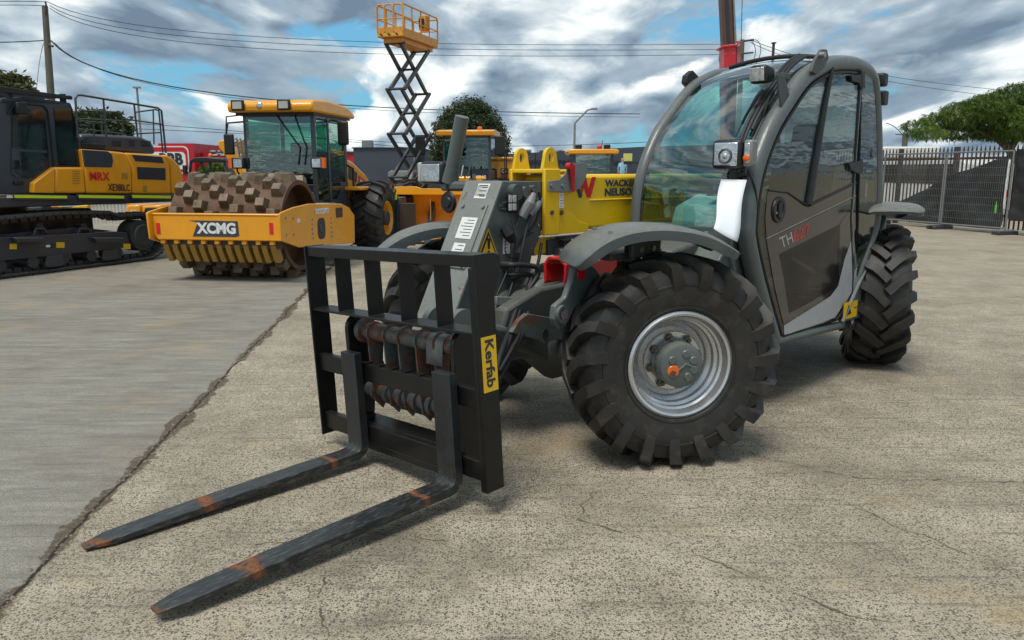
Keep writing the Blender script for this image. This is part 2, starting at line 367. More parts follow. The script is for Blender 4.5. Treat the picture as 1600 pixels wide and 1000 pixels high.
# ------------------------------------------------------------------ ground: two pours of old concrete with exposed aggregate
def ground_material():
    m, n, b, o = newmat('aged_concrete'); tc = n.node('ShaderNodeTexCoord').outputs['Object']
    sp = n.node('ShaderNodeSeparateXYZ'); n.put(sp.inputs[0], tc); X, Y = sp.outputs[0], sp.outputs[1]
    ja, jb = atz(475, 460), atz(0, 950)
    dx, dy = ja.x-jb.x, ja.y-jb.y; L = math.hypot(dx, dy); dx /= L; dy /= L
    wob = n.math('MULTIPLY', n.math('SUBTRACT', n.noise(tc, 1.1, 7, .62), .5), .10)
    wob2 = n.math('MULTIPLY', n.math('SUBTRACT', n.noise(tc, 9, 5, .7), .5), .05)
    side = n.math('ADD', n.math('ADD', n.math('MULTIPLY', n.math('SUBTRACT', X, jb.x), dy), n.math('MULTIPLY', n.math('SUBTRACT', Y, jb.y), -dx)), n.math('ADD', wob, wob2))  # >0 right pour
    left = n.mapr(side, -.004, .004, 1, 0)
    # exposed aggregate of the near pour
    v1 = n.voro(n.vmath('ADD', tc, n.vmath('MULTIPLY', n.noise(tc, 60, 2, .5, col=True), (.012, .012, 0))), 92); v2 = n.voro(tc, 150); v3 = n.voro(n.vmath('ADD', tc, n.vmath('MULTIPLY', n.noise(tc, 40, 2, .5, col=True), (.02, .02, 0))), 44)
    def stones(v, thr, r):
        s3 = n.node('ShaderNodeSeparateColor'); n.put(s3.inputs[0], v.outputs['Color'])
        return n.math('MULTIPLY', n.mapr(n.math('ADD', s3.outputs[0], n.mapr(n.noise(tc, 2.3, 6, .65), .35, .65, -.16, .16)), thr, thr+.03), n.mapr(v.outputs['Distance'], r, r-.1)), s3
    a1, c1 = stones(v1, .52, .46); a2, c2 = stones(v2, .38, .5); a3, c3 = stones(v3, .82, .34)
    fine = n.noise(tc, 190, 3, .7); mid = n.noise(tc, 3.2, 8, .65); big = n.noise(tc, .55, 6, .6)
    base = n.mix(n.mapr(mid, .32, .68), (.40, .345, .255), (.63, .55, .42))
    base = n.mix(n.mapr(fine, .38, .62, 0, .7), base, (.12, .105, .08))
    stc = n.mix(c1.outputs[1], (.055, .06, .068), (.16, .125, .085))
    base = n.mix(n.math('MULTIPLY', a2, .92), base, n.mix(c2.outputs[1], (.07, .07, .07), (.20, .155, .10)))
    base = n.mix(n.math('MULTIPLY', a1, .95), base, stc)
    base = n.mix(n.math('MULTIPLY', a3, .5), base, (.075, .08, .09))
    lite = n.math('MULTIPLY', n.mapr(n.voro(tc, 60).outputs['Distance'], .16, .08), n.mapr(n.noise(tc, 33, 2, .5), .5, .62))
    base = n.mix(n.math('MULTIPLY', lite, .85), base, (.62, .56, .42))
    # smoother, greyer pour to the left with scuffs running across
    str_ = n.noise(n.scale(tc, (.9, 4.2, 1), rot=(0, 0, rad(-12))), 2.4, 10, .74)
    lb = n.mix(n.mapr(str_, .34, .66), (.215, .20, .165), (.43, .40, .33))
    lb = n.mix(n.mapr(fine, .38, .62, 0, .75), lb, (.12, .118, .105))
    lb = n.mix(n.math('MULTIPLY', a2, .55), lb, (.10, .10, .095))
    lb = n.mix(n.math('MULTIPLY', n.mapr(n.noise(n.scale(tc, (2, 11, 1)), 4, 5, .7), .63, .7), .45), lb, (.46, .46, .43))
    c = n.mix(left, base, lb)
    # the yard behind is worn to the same grey-buff
    far = n.mapr(Y, 8, 16)
    c = n.mix(n.math('MULTIPLY', far, .55), c, n.mix(n.mapr(str_, .3, .7), (.27, .235, .17), (.40, .35, .265)))
    # broad stains and tyre scuffs
    stain = n.mapr(n.noise(tc, .9, 8, .68), .47, .66)
    c = n.mix(n.math('MULTIPLY', stain, .50), c, (.15, .122, .092))
    warm = n.mapr(n.noise(n.scale(tc, (1, 1, 1), (5, 3, 0)), 1.4, 6, .6), .56, .72)
    c = n.mix(n.math('MULTIPLY', warm, .5), c, (.37, .27, .135))
    sc = n.noise(n.scale(tc, (.55, 7.5, 1), rot=(0, 0, rad(14))), 3.1, 7, .7)
    c = n.mix(n.math('MULTIPLY', n.mapr(sc, .53, .66), .55), c, (.115, .10, .082))
    # soft shade under and beside the machine, painted into the concrete colour
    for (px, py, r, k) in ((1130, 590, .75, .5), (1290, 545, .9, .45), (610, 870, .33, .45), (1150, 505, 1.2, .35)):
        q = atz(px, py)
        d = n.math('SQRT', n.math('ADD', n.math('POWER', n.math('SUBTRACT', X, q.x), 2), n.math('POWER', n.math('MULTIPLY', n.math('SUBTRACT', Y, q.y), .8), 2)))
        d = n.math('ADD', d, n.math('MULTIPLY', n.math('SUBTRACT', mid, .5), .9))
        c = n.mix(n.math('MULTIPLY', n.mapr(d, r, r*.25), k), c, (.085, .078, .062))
    # joint filled with dirt and broken edge
    aj = n.math('ABSOLUTE', side)
    wid = n.math('ADD', n.mapr(n.noise(tc, 1.7, 5, .7), .40, .68, .004, .085), 0)
    jm = n.mapr(n.math('SUBTRACT', aj, wid), .006, -.006)
    jn = n.noise(tc, 45, 6, .75)
    jc = n.mix(n.mapr(jn, .35, .65), (.035, .027, .018), (.15, .11, .07))
    c = n.mix(n.math('MULTIPLY', jm, .92), c, jc)
    core = n.mapr(aj, .010, .004); c = n.mix(core, c, (.02, .018, .014))
    # hairline cracks
    ww = n.noise(tc, 3.3, 6, .62, col=True); wv = n.vmath('ADD', tc, n.vmath('MULTIPLY', n.vmath('SUBTRACT', ww, (.5, .5, .5)), (.16, .16, 0)))
    s2 = n.node('ShaderNodeSeparateXYZ'); n.put(s2.inputs[0], wv); XX, YY = s2.outputs[0], s2.outputs[1]
    cracks = [[(905, 812), (1090, 868), (1210, 915), (1330, 960), (1420, 975)], [(1190, 715), (1330, 745), (1480, 750), (1600, 752)],
              [(1465, 480), (1600, 462)], [(1450, 402), (1600, 420)], [(0, 500), (240, 492), (470, 482)], [(505, 1000), (498, 905)],
              [(560, 640), (760, 640)], [(1330, 790), (1470, 850), (1600, 905)], [(400, 850), (560, 835), (700, 845)], [(905, 812), (925, 770)]]
    dmin = None
    for pl in cracks:
        for (p, q) in zip(pl, pl[1:]):
            a, e = atz(*p), atz(*q); ex, ey = e.x-a.x, e.y-a.y; LL = ex*ex+ey*ey
            rx = n.math('SUBTRACT', XX, a.x); ry = n.math('SUBTRACT', YY, a.y)
            t = n.math('MULTIPLY', n.math('ADD', n.math('MULTIPLY', rx, ex), n.math('MULTIPLY', ry, ey)), 1/LL, clamp=True)
            qx = n.math('SUBTRACT', rx, n.math('MULTIPLY', t, ex)); qy = n.math('SUBTRACT', ry, n.math('MULTIPLY', t, ey))
            d = n.math('SQRT', n.math('ADD', n.math('MULTIPLY', qx, qx), n.math('MULTIPLY', qy, qy)))
            dmin = d if dmin is None else n.math('MINIMUM', dmin, d)
    cw = n.mapr(n.noise(tc, 7, 4, .6), .35, .7, -.003, .006)
    cm = n.mapr(n.math('SUBTRACT', dmin, cw), .003, -.001)
    halo = n.mapr(dmin, .06, .0); c = n.mix(n.math('MULTIPLY', halo, .16), c, (.12, .10, .07))
    c = n.mix(n.math('MULTIPLY', cm, .85), c, (.06, .05, .038))
    n.put(b.inputs['Base Color'], c); b.inputs['Roughness'].default_value = .82; b.inputs['Specular IOR Level'].default_value = .3
    h = n.math('ADD', n.math('MULTIPLY', fine, .5), n.math('MULTIPLY', a1, .5))
    h = n.math('SUBTRACT', h, n.math('ADD', n.math('MULTIPLY', jm, 1.5), n.math('MULTIPLY', cm, 1.2)))
    n.put(b.inputs['Normal'], n.bump(h, .55, .006)); return m
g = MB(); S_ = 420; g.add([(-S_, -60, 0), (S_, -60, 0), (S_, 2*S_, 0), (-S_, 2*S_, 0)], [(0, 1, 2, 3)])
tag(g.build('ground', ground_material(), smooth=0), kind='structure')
# grit and crumbs lying along the open joint
d = MB(); ja, jb = atz(475, 460), atz(0, 950); jd = (ja-jb)
for i in range(420):
    t = random.random()**1.3; p = jb+jd*t+Vector((random.gauss(.0, .035), random.gauss(0, .03), 0)); r = random.choice((.004, .006, .006, .009, .013))
    nv = [Vector((random.uniform(.6, 1)*r*math.cos(a)+p.x, random.uniform(.6, 1)*r*math.sin(a)+p.y, 0)) for a in (0, 1.3, 2.6, 3.9, 5.1)]
    top = Vector((p.x, p.y, r*random.uniform(.4, .8)))
    d.add(nv+[top], [(0, 1, 5), (1, 2, 5), (2, 3, 5), (3, 4, 5), (4, 0, 5)])
tag(d.build('grit', K['stone'], smooth=0), 'crumbs of broken concrete along the open slab joint', 'rubble', kind='stuff')

# ------------------------------------------------------------------ far buildings
def bx(name, x0, x1, y0, y1, z0, z1, mat, parent, bevel=0):
    return MB().box(x0, x1, y0, y1, z0, z1).build(name, mat, parent, bevel=bevel)
# red shop with rounded sign board
YB = 52.0
rb = thing('red_building', 'red clad shop with a rounded letter sign and white lettering on its fascia', 'building', (at(247, 224, YB).x, YB, 0))
ox = rb.location.x
a = at(247, 224, YB); c2 = at(302, 223, YB); zt = a.z
bx('sign_tower', 0, c2.x-ox, 0, 7, 0, zt, K['redbuild'], rb)
q = at(312, 239, YB+1.2); q2 = at(560, 239, YB+1.2)
bx('fascia', c2.x-ox+.02, q2.x-ox, 1.2, 9, zt-3.6, q.z, K['redbuild'], rb)
bx('shopfront_wall', c2.x-ox+.02, q2.x-ox, 1.8, 9, 0, zt-3.62, K['slate'], rb)
bx('parapet_cap', c2.x-ox+.5, q2.x-ox, 1.1, 9, q.z+.003, q.z+.10, K['charcoal'], rb)
def bpix(px, py, Y): p = at(px, py, Y); return Vector((p.x-ox, Y-YB, p.z))
# rounded badge
def rrect(x0, x1, z0, z1, r, n=6):
    pts = []
    for cx, cz, a0 in ((x1-r, z1-r, 0), (x0+r, z1-r, 90), (x0+r, z0+r, 180), (x1-r, z0+r, 270)):
        for i in range(n+1):
            t = rad(a0+90*i/n); pts.append((cx+r*math.cos(t), cz+r*math.sin(t)))
    return pts
p0 = bpix(256, 262, YB); p1 = bpix(291, 232, YB)
sg = MB().prism(rrect(p0.x-1.6, p1.x+.15, p0.z-.35, p1.z+.15, .35), 'y', -.06, -.004).build('badge_border', K['white'], rb)
MB().prism(rrect(p0.x-1.55, p1.x+.08, p0.z-.28, p1.z+.08, .32), 'y', -.075, -.061).build('badge_red_band', K['redbuild'], sg)
MB().prism(rrect(p0.x-1.4, p1.x-.06, p0.z-.1, p1.z-.22, .28), 'y', -.09, -.076).build('badge_panel', K['white'], sg)
a = bpix(262, 258, YB); e = bpix(286, 239, YB)
text('badge_letters', 'RBB', (a.x-.45, -.1, a.z), (e.x-a.x+.45, 0, 0), (0, 0, e.z-a.z), K['ink'], sg, .05, .01)
a = bpix(279, 272, YB); e = bpix(293, 267, YB)
text('small_letters', 'LLS', (a.x-.4, -.05, a.z), (e.x-a.x+.4, 0, 0), (0, 0, e.z-a.z), K['white'], rb, .03, .01)
a = bpix(327, 243, YB+1.2); e = bpix(360, 235, YB+1.2)
text('fascia_letters', 'CAMPER', (a.x, 1.16, a.z), ((e.x-a.x)*1.75, 0, 0), (0, 0, e.z-a.z), K['white'], rb, .04, .02)
a = bpix(388, 244, YB+1.2); e = bpix(424, 236, YB+1.2)
text('fascia_letters', 'TOURING', (a.x, 1.16, a.z), ((e.x-a.x)*1.1, 0, 0), (0, 0, e.z-a.z), K['white'], rb, .04, .02)

# slate coloured warehouse with the tyre lettering and roof units
YD = 46.0
db = thing('slate_warehouse', 'long slate blue warehouse with dark serif lettering and white roof units', 'building', (at(650, 245, YD).x, YD, 0))
ox2 = db.location.x
zl, zr = at(700, 244, YD).z, at(1010, 229, YD).z
x1 = at(1010, 245, YD).x-ox2
MB().prism([(0, 0), (x1+12, 0), (x1+12, zr+.3), (x1, zr), (at(700, 244, YD).x-ox2, zl-.05), (0, zl-.1)], 'y', 0, 14).build('wall', K['slate'], db)
rm = MB()
for z in (zl-.35, zl-1.05): rm.box(0, x1+12, -.03, -.002, z, z+.03)
rm.build('cladding_rail', K['charcoal'], db)
bx('lower_wall', 0, x1+12, -.35, -.05, 0, at(830, 268, YD).z-.02, K['charcoal'], db)
for i, px in enumerate((821, 841, 871, 891)):
    p = at(px, 247, YD); e = at(px+10, 233, YD)
    ac = MB().box(p.x-ox2, e.x-ox2, .3, .95, zl-.1, e.z).build('roof_unit', K['acwhite'], db, bevel=.02)
    lv = MB()
    for k in range(5): lv.box(p.x-ox2+.08, e.x-ox2-.08, .27, .298, p.z+.12+k*.07, p.z+.15+k*.07)
    lv.build('louvre', K['charcoal'], ac)
def dpix(px, py): p = at(px, py, YD); return Vector((p.x-ox2, -.02, p.z))
a = dpix(816, 258); e = dpix(911, 246)
text('wall_letters', 'tempetyreswh', (a.x, -.03, a.z-.04), (e.x-a.x, 0, 0), (0, 0, e.z-a.z), K['ink'], db, .03, .02)
a = dpix(949, 256); e = dpix(966, 248)
text('wall_letters', 'liu', (a.x, -.03, a.z), (e.x-a.x, 0, 0), (0, 0, e.z-a.z), K['ink'], db, .03, .02)

# flat dark shed behind the scissor lift
YS = 34.0
sh = thing('dark_shed', 'low charcoal shed with a lighter awning and white roof unit behind the scissor lift', 'building', (at(552, 235, YS).x, YS, 0))
ox3 = sh.location.x; zt = at(560, 232, YS).z
bx('wall', 0, at(655, 235, YS).x-ox3, 0, 8, 0, zt, K['slate'], sh)
bx('parapet_cap', -.05, at(655, 235, YS).x-ox3+.05, -.06, 8, zt+.003, zt+.05, K['ink'], sh)
MB().prism([(-1.0, at(600, 281, YS).z), (-1.0, at(600, 269, YS).z), (-.08, at(600, 266, YS).z), (-.08, at(600, 279, YS).z)], 'x', 1.6, at(655, 235, YS).x-ox3-.1).build('awning', K['galv'], sh)
p = at(562, 232, YS-.0); bx('roof_unit', p.x-ox3, p.x-ox3+.42, .5, 1, zt+.055, zt+.36, K['galv'], sh)
for px in (608, 625):
    p = at(px, 290, YS); MB().tube([(p.x-ox3, -.3, .1), (p.x-ox3, -.3, p.z)], .03, 8).build('bollard', K['white'] if px < 620 else K['red'], sh)

# white canopy beyond the fence on the right
YW = 30.0
wc = thing('white_shed', 'long white shed roof seen above the palisade fence', 'building', (at(1380, 236, YW).x, YW, 0))
x2 = at(1470, 236, YW).x-wc.location.x; zz = at(1400, 229, YW).z
bx('roof', 0, x2, 0, 6, zz-.42, zz, K['white'], wc, .05); bx('wall', .1, x2-.1, .1, 5.8, 0, zz-.425, K['galv'], wc)

# ------------------------------------------------------------------ trees
def tree(name, label, cx, cy, z0, blobs, n, leaf, mat, trunk, sprays=False, group=None):
    t = thing(name, label, 'tree', (cx, cy, 0), group=group); c = MB(); rnd = random.Random(hash(label) % 1000 if False else len(label)*7)
    tot = sum(b[3]*b[4]*b[5] for b in blobs)
    for (bx_, by_, bz_, rx, ry, rz) in blobs:
        k = int(n*rx*ry*rz/tot)
        for i in range(k):
            while True:
                v = Vector((rnd.uniform(-1, 1), rnd.uniform(-1, 1), rnd.uniform(-1, 1)))
                if .25 < v.length < 1: break
            v = v.normalized()*(v.length**.45)
            nz = math.sin(v.x*7+bx_*3)*math.sin(v.z*8+by_)*math.sin(v.y*6)*.16+rnd.uniform(-.10, .08)
            v *= 1+nz
            p = Vector((bx_+v.x*rx, by_+v.y*ry, bz_+v.z*rz))
            for q in range(3 if not sprays else 1):
                dd = Vector((rnd.gauss(0, 1), rnd.gauss(0, 1), rnd.gauss(0, .6) - (.5 if sprays else 0))).normalized()
                sd_ = dd.cross(Vector((rnd.gauss(0, 1), rnd.gauss(0, 1), rnd.gauss(0, 1)))).normalized()
                L = leaf*rnd.uniform(.6, 1.3)
                if sprays:
                    st = p
                    for s_ in range(5):
                        b0 = st+dd*L*s_*.4; lw = L*.62*(1-s_*.12)
                        c.add([b0, b0+sd_*lw+dd*L*.12, b0+dd*L*.3, b0-sd_*lw+dd*L*.12], [(0, 1, 2), (0, 2, 3)])
                        dd = (dd+Vector((0, 0, -.12))).normalized()
                else:
                    o = p+Vector((rnd.gauss(0, leaf*.5), rnd.gauss(0, leaf*.5), rnd.gauss(0, leaf*.5)))
                    c.add([o, o+dd*L+sd_*L*.4, o+dd*L*1.7, o+dd*L-sd_*L*.4], [(0, 1, 2, 3)])
    me_o = MB(); me_o.v, me_o.f, me_o.m = c.v, c.f, c.m
    me = bpy.data.meshes.new('crown'); me.from_pydata(c.v, [], c.f); me.materials.append(mat)
    o = bpy.data.objects.new('crown', me); COL.objects.link(o); o.parent = t
    tr = MB()
    for pts, r0, r1 in trunk:
        k = len(pts); tr.tube(pts, [r0+(r1-r0)*i/(k-1) for i in range(k)], 8)
    tr.build('trunk', K['bark'], t); return t
YT = 36.0; p = at(735, 270, YT); sc_ = 1.0
k = 122/1220*YT   # crown width in metres
w2 = k/2
tree('round_tree', 'large dense dark green round tree behind the loader cab', p.x, YT, 0,
     [(0, 0, 2.95, w2*.82, w2*.8, 1.6), (-w2*.45, -.2, 2.6, w2*.55, w2*.6, 1.35), (w2*.5, -.1, 2.5, w2*.5, w2*.6, 1.2), (.1, .1, 3.6, w2*.5, w2*.5, 1.0), (-.3, 0, 1.6, w2*.8, w2*.6, 1.0)],
     15000, .07, K['leafdark'], [([(0, 0, 0), (.05, 0, 1), (0, 0, 2.4)], .28, .15), ([(0, 0, 1.6), (.6, .2, 2.6)], .1, .04), ([(0, 0, 1.5), (-.7, -.1, 2.6)], .1, .04)])
YR = 24.0; p = at(1530, 230, YR); s = 1220/YR
def o_(px, py, dy=0): q = at(px, py, YR+dy); return (q.x-p.x, dy, q.z)
bl = []
for (px, py, rx, rz, dy) in ((1435, 197, 24, 11, 0), (1470, 188, 30, 13, .4), (1450, 208, 28, 9, -.5), (1505, 178, 34, 20, 0), (1500, 205, 36, 13, .6), (1545, 168, 36, 22, -.3), (1555, 195, 40, 22, .5), (1590, 155, 36, 24, 0), (1600, 190, 40, 24, -.6), (1640, 160, 45, 34, .3), (1580, 208, 40, 10, 0), (1690, 175, 45, 34, .3)):
    c = o_(px, py, dy); bl.append((c[0], c[1], c[2], rx/s, rx/s*1.1, rz/s))
T0 = o_(1585, 300); 
tree('spreading_tree', 'bright green feathery spreading tree above the palisade fence', p.x, YR, 0, bl, 24000, .075, K['leafbright'],
     [([(T0[0], 0, 0), (T0[0]+.05, 0, 1.6), o_(1570, 222), o_(1545, 200), o_(1500, 190)], .2, .03), ([o_(1578, 235), o_(1555, 215), o_(1530, 205), o_(1450, 202)], .1, .02), ([o_(1578, 232), o_(1600, 200), o_(1620, 170)], .12, .04)], True)
def smalltree(label, px, py, Y, rx, rz, mat, n, leaf, group=None):
    c = at(px, py, Y); k = Y/1220
    tree('background_tree', label, c.x, Y, 0, [(0, 0, c.z, rx*k, rx*k*.8, rz*k), (-rx*k*.5, .1, c.z-rz*k*.4, rx*k*.6, rx*k*.6, rz*k*.6), (rx*k*.5, -.1, c.z-rz*k*.5, rx*k*.6, rx*k*.6, rz*k*.6)], n, leaf, mat,
         [([(0, 0, 0), (.1, 0, c.z*.6), (0, 0, c.z)], .2, .08)], group=group)
smalltree('olive green tree rising behind the excavator cab roof', 12, 142, 30, 34, 24, K['leafdry'], 1500, .13)
smalltree('wispy olive branch tree beside the timber power pole', 52, 152, 31, 10, 8, K['leafdry'], 160, .1)
smalltree('leafy green tree seen through the excavator handrail', 150, 205, 38, 52, 30, K['leafdark'], 2600, .15)
smalltree('yellow green bush behind the black roofed buggy', 345, 285, 40, 34, 28, K['leafbright'], 1500, .15)

# ------------------------------------------------------------------ poles and wires
YP = 34.0
pl = thing('power_pole', 'weathered green timber power pole with brackets at the far left', 'pole', (at(79, 145, YP).x, YP, 0))
b0 = at(70, 9, YP)-Vector((pl.location.x, YP, 0)); pole_x = pl.location.x
MB().tube([(.15, 0, 0), (0, 0, 4.4), (b0.x, 0, b0.z)], [.17, .15, .115], 14).build('pole', K['wood'], pl)
MB().tube([(b0.x+.08, -.1, b0.z-.35), (b0.x+.14, -.15, b0.z+.02), (b0.x+.12, -.15, b0.z+.14)], .035, 8).build('insulator', K['brown'], pl)
MB().tube([(b0.x+.05, -.1, b0.z-1.55), (b0.x+.25, -.15, b0.z-1.62)], .045, 8).build('bracket', K['brown'], pl)
def wire(pts, Y1, Y2, r=.012, label='', sag=0):
    a = at(*pts[0], Y1); e = at(*pts[-1], Y2); n = 24; P_ = []
    mid = at(*pts[1], (Y1+Y2)/2) if len(pts) > 2 else None
    for i in range(n+1):
        t = i/n; q = a.lerp(e, t)
        if mid is not None: q = a*(1-t)**2+(mid*2-(a+e)*.5)*2*t*(1-t)+e*t*t
        P_.append(q)
    return tag(MB().tube(P_, r, 5).build('power_line', K['wire'], None), label, 'cable', 'overhead cables crossing the sky')
wire([(75, 3), (450, 60), (1135, 69)], 34, 46, .014, 'uppermost overhead cable running from the timber pole top')
wire([(0, 2), (37, 2), (75, 3)], 33, 34, .014, 'topmost cable arriving at the timber pole from the left edge')
wire([(78, 9), (440, 68), (1135, 77)], 34, 46, .014, 'second overhead cable from the timber pole top towards the red crane')
wire([(78, 13), (440, 78), (1135, 85)], 34, 46, .014, 'third overhead cable from the timber pole top towards the red crane')
wire([(0, 8), (37, 8), (70, 9)], 33, 34, .013, 'second cable reaching the timber pole top from the left edge')
wire([(0, 66), (35, 65), (70, 63)], 33, 34, .022, 'low twin cable arriving at the timber pole from the left edge')
wire([(80, 64), (420, 155), (1000, 178)], 34, 60, .030, 'thick bundled cable sagging down from the timber pole')
wire([(85, 67), (430, 160), (1000, 183)], 34, 60, .014, 'thin cable hanging just under the thick bundled cable')
wire([(-10, 196), (300, 205), (700, 228)], 50, 55, .02, 'low cable crossing behind the road roller cab')
wire([(200, 192), (450, 212), (700, 238)], 50, 55, .02, 'lowest cable crossing behind the road roller cab')
wire([(1172, 62), (1350, 112), (1560, 140)], 46, 60, .016, 'upper cable leaving the crossarm pole to the right')
wire([(1172, 66), (1350, 120), (1600, 155)], 46, 60, .016, 'lower cable leaving the crossarm pole to the right')
wire([(640, 228), (820, 228), (1010, 222)], 45, 45, .016, 'low cable above the slate warehouse roof')
wire([(1384, 192), (1400, 200), (1412, 214)], 40, 40, .02, 'short cable dropping to the small pole right of the cab')
wire([(68, 68), (62, 95), (57, 140)], 33, 31, .012, 'thin stay wire running down beside the timber pole')
p2 = thing('crossarm_pole', 'grey timber pole with crossarm and looped cables beside the red crane', 'pole', (at(1160, 100, 46).x, 46, 0)); px0 = p2.location.x
def w46(px, py, dy=0): q = at(px, py, 46+dy); return (q.x-px0, dy, q.z)
MB().tube([(0, 0, 0), (w46(1160, 62)[0], 0, w46(1160, 62)[2])], [.16, .12], 12).build('pole', K['wood'], p2)
MB().tube([w46(1150, 66), w46(1178, 62)], .06, 6).build('crossarm', K['brown'], p2)
MB().tube([w46(1158, 84, -.2), w46(1177, 82, -.2)], .05, 6).build('crossarm', K['brown'], p2)
for pts in (((1172, 62), (1186, 72), (1181, 95), (1168, 108)), ((1180, 62), (1194, 66), (1190, 92), (1177, 104)), ((1132, 74), (1120, 84), (1121, 100), (1132, 110)), ((1136, 80), (1128, 92), (1134, 108), (1150, 112))):
    P_ = []; ps = [Vector(w46(*q, -.15)) for q in pts]
    for i in range(13):
        t = i/12; P_.append(ps[0]*(1-t)**3+ps[1]*3*t*(1-t)**2+ps[2]*3*t*t*(1-t)+ps[3]*t**3)
    MB().tube(P_, .02, 5).build('looped_cable', K['wire'], p2)
lp = thing('street_lamp', 'slim grey street lamp with an angled arm above the warehouse', 'street lamp', (at(897, 230, 44).x, 44, 0)); x0 = lp.location.x
q1 = at(898, 193, 44); q2 = at(918, 172, 44); q3 = at(930, 170, 44)
MB().tube([(0, 0, 0), (q1.x-x0, 0, q1.z-.02), (q1.x-x0+.03, 0, q1.z+.05), (q2.x-x0, 0, q2.z), (q3.x-x0-.1, 0, q3.z)], [.085, .06, .055, .05, .045], 8).build('pole', K['galv'], lp)
MB().box(q3.x-x0-.22, q3.x-x0+.12, -.1, .1, q3.z-.05, q3.z+.05).build('lamp_head', K['galv'], lp, bevel=.02)
fl = thing('light_mast', 'thin dark mast with a small crosspiece behind the excavator handrail', 'mast', (at(214, 140, 38).x, 38, 0)); q = at(214, 138, 38)
MB().tube([(0, 0, 0), (0, 0, q.z)], .05, 8).build('pole', K['galv'], fl); MB().box(-.16, .16, -.08, .08, q.z, q.z+.07).build('lamp_head', K['galv'], fl)
mp = thing('steel_post', 'short brown steel post above the loader windscreen', 'post', (at(1207, 100, 40).x, 40, 0)); q = at(1207, 68, 40)
MB().tube([(0, 0, 0), (0, 0, q.z)], .075, 4).build('pole', K['brown'], mp); MB().box(-.1, .1, -.1, .1, q.z, q.z+.05).build('cap', K['brown'], mp)
tp = thing('small_pole', 'small timber pole under the spreading tree at the fence', 'pole', (at(1414, 220, 40).x, 40, 0)); q = at(1415, 208, 40)
MB().tube([(0, 0, 0), (q.x-tp.location.x, 0, q.z)], .13, 8).build('pole', K['wood'], tp); MB().tube([(-.5, 0, q.z-.05), (.1, 0, q.z-.1)], .03, 6).build('bracket', K['wood'], tp)

# ------------------------------------------------------------------ palisade fence, site panels and shade cloth on the right
fa = atz(1385, 352); fb = atz(1470, 358); fc = atz(1572, 367)
fd = (fc-fb).normalized(); fn = Vector((-fd.y, fd.x, 0));
if fn.y < 0: fn = -fn
ang = math.degrees(math.atan2(fd.y, fd.x))
# frame along the fence: x along, y away
FF = Frame(fb.x, fb.y, ang)
pf = thing('palisade_fence', 'brown steel palisade fence with pointed pales behind the site panels', 'fence', (FF.o.x, FF.o.y, 0), ang)
off = .55
xa = FF.sy(1383, 300, off)[0]-2.2; xb = FF.sy(1600, 300, off)[0]+1.6; n = 0
ztop = FF.sy(1500, 229, off)[1]
x = xa; pales = []
while x < xb:
    wdt = .032
    MB().prism([(x-wdt/2, .08), (x+wdt/2, .08), (x+wdt/2, ztop-.08), (x, ztop), (x-wdt/2, ztop-.08)], 'y', off-.012, off+.012).build('pale', K['brown'], pf); x += .125
for z in (.35, ztop-.32): MB().box(xa, xb, off+.014, off+.05, z, z+.06).build('rail', K['brown'], pf)
for px in (1398, 1484, 1640):
    xx = FF.sy(px, 300, off)[0]; MB().box(xx-.05, xx+.05, off+.052, off+.15, 0, ztop+.0).build('post', K['charcoal'], pf)
def panel(px0, px1, label, back=0):
    x0 = FF.sy(px0, 330, 0)[0]; x1 = FF.sy(px1, 330, 0)[0]; h = FF.sy(1530, 237, 0)[1]
    t = thing('site_fence_panel', label, 'fence panel', (FF.o.x+FF.X.x*x0, FF.o.y+FF.X.y*x0, 0), ang, 'temporary mesh fence panels'); Wd = x1-x0
    fr = MB(); fr.tube([(0, 0, .1), (0, 0, h)], .021, 8); fr.tube([(Wd, 0, .1), (Wd, 0, h)], .021, 8); fr.tube([(0, 0, h), (Wd, 0, h)], .019, 8); fr.tube([(0, 0, .14), (Wd, 0, .14)], .019, 8)
    fr.build('frame', K['galv'], t); wm = MB(); k = 0
    xx = .05
    while xx < Wd-.02: wm.tube([(xx, 0, .14), (xx, 0, h)], .0028, 4, cap=False); xx += .055
    zz = .3
    while zz < h: wm.tube([(0, 0, zz), (Wd, 0, zz)], .0032, 4, cap=False); zz += .17
    wm.build('mesh_infill', K['galv'], t, smooth=0)
    for xx in (.0, Wd): MB().box(xx-.11, xx+.11, -.28, .28, 0, .09).build('foot', K['charcoal'], t, bevel=.02)
    return t
panel(1376, 1469, 'left mesh site fence panel beside the rear tyre'); panel(1472, 1574, 'right mesh site fence panel with the slumped shade cloth')
# slumped shade cloth: an upper edge that sags from the right post down to the left
sc = MB(); nx, nz = 60, 14; y0 = .12
tops = [(1384, 330), (1400, 318), (1470, 283), (1500, 268), (1540, 256), (1576, 242)]
topz = [FF.sy(a, b_, y0) for a, b_ in tops]
xs0, xs1 = topz[0][0], topz[-1][0]
def tz(x):
    for (a, za), (b_, zb) in zip(topz, topz[1:]):
        if a <= x <= b_: return za+(zb-za)*(x-a)/(b_-a)
    return topz[-1][1]
vs = []; fs = []
for i in range(nx+1):
    x = xs0+(xs1-xs0)*i/nx; zt = tz(x)
    for j in range(nz+1):
        t = j/nz; z = .10+(zt-.10)*t
        vs.append((x, y0+.03*math.sin(x*4+z*4.5)+.012*math.sin(z*13-x*9)+.02*math.sin(z*7+x*3.7+math.sin(x*3)), z+.006*math.sin(x*11)*t))
for i in range(nx):
    for j in range(nz): fs.append((i*(nz+1)+j, (i+1)*(nz+1)+j, (i+1)*(nz+1)+j+1, i*(nz+1)+j+1))
sc.add(vs, fs); o = sc.build('shade_cloth', K['shade'], None, smooth=60); o.location = FF.o; o.rotation_euler = (0, 0, rad(ang))
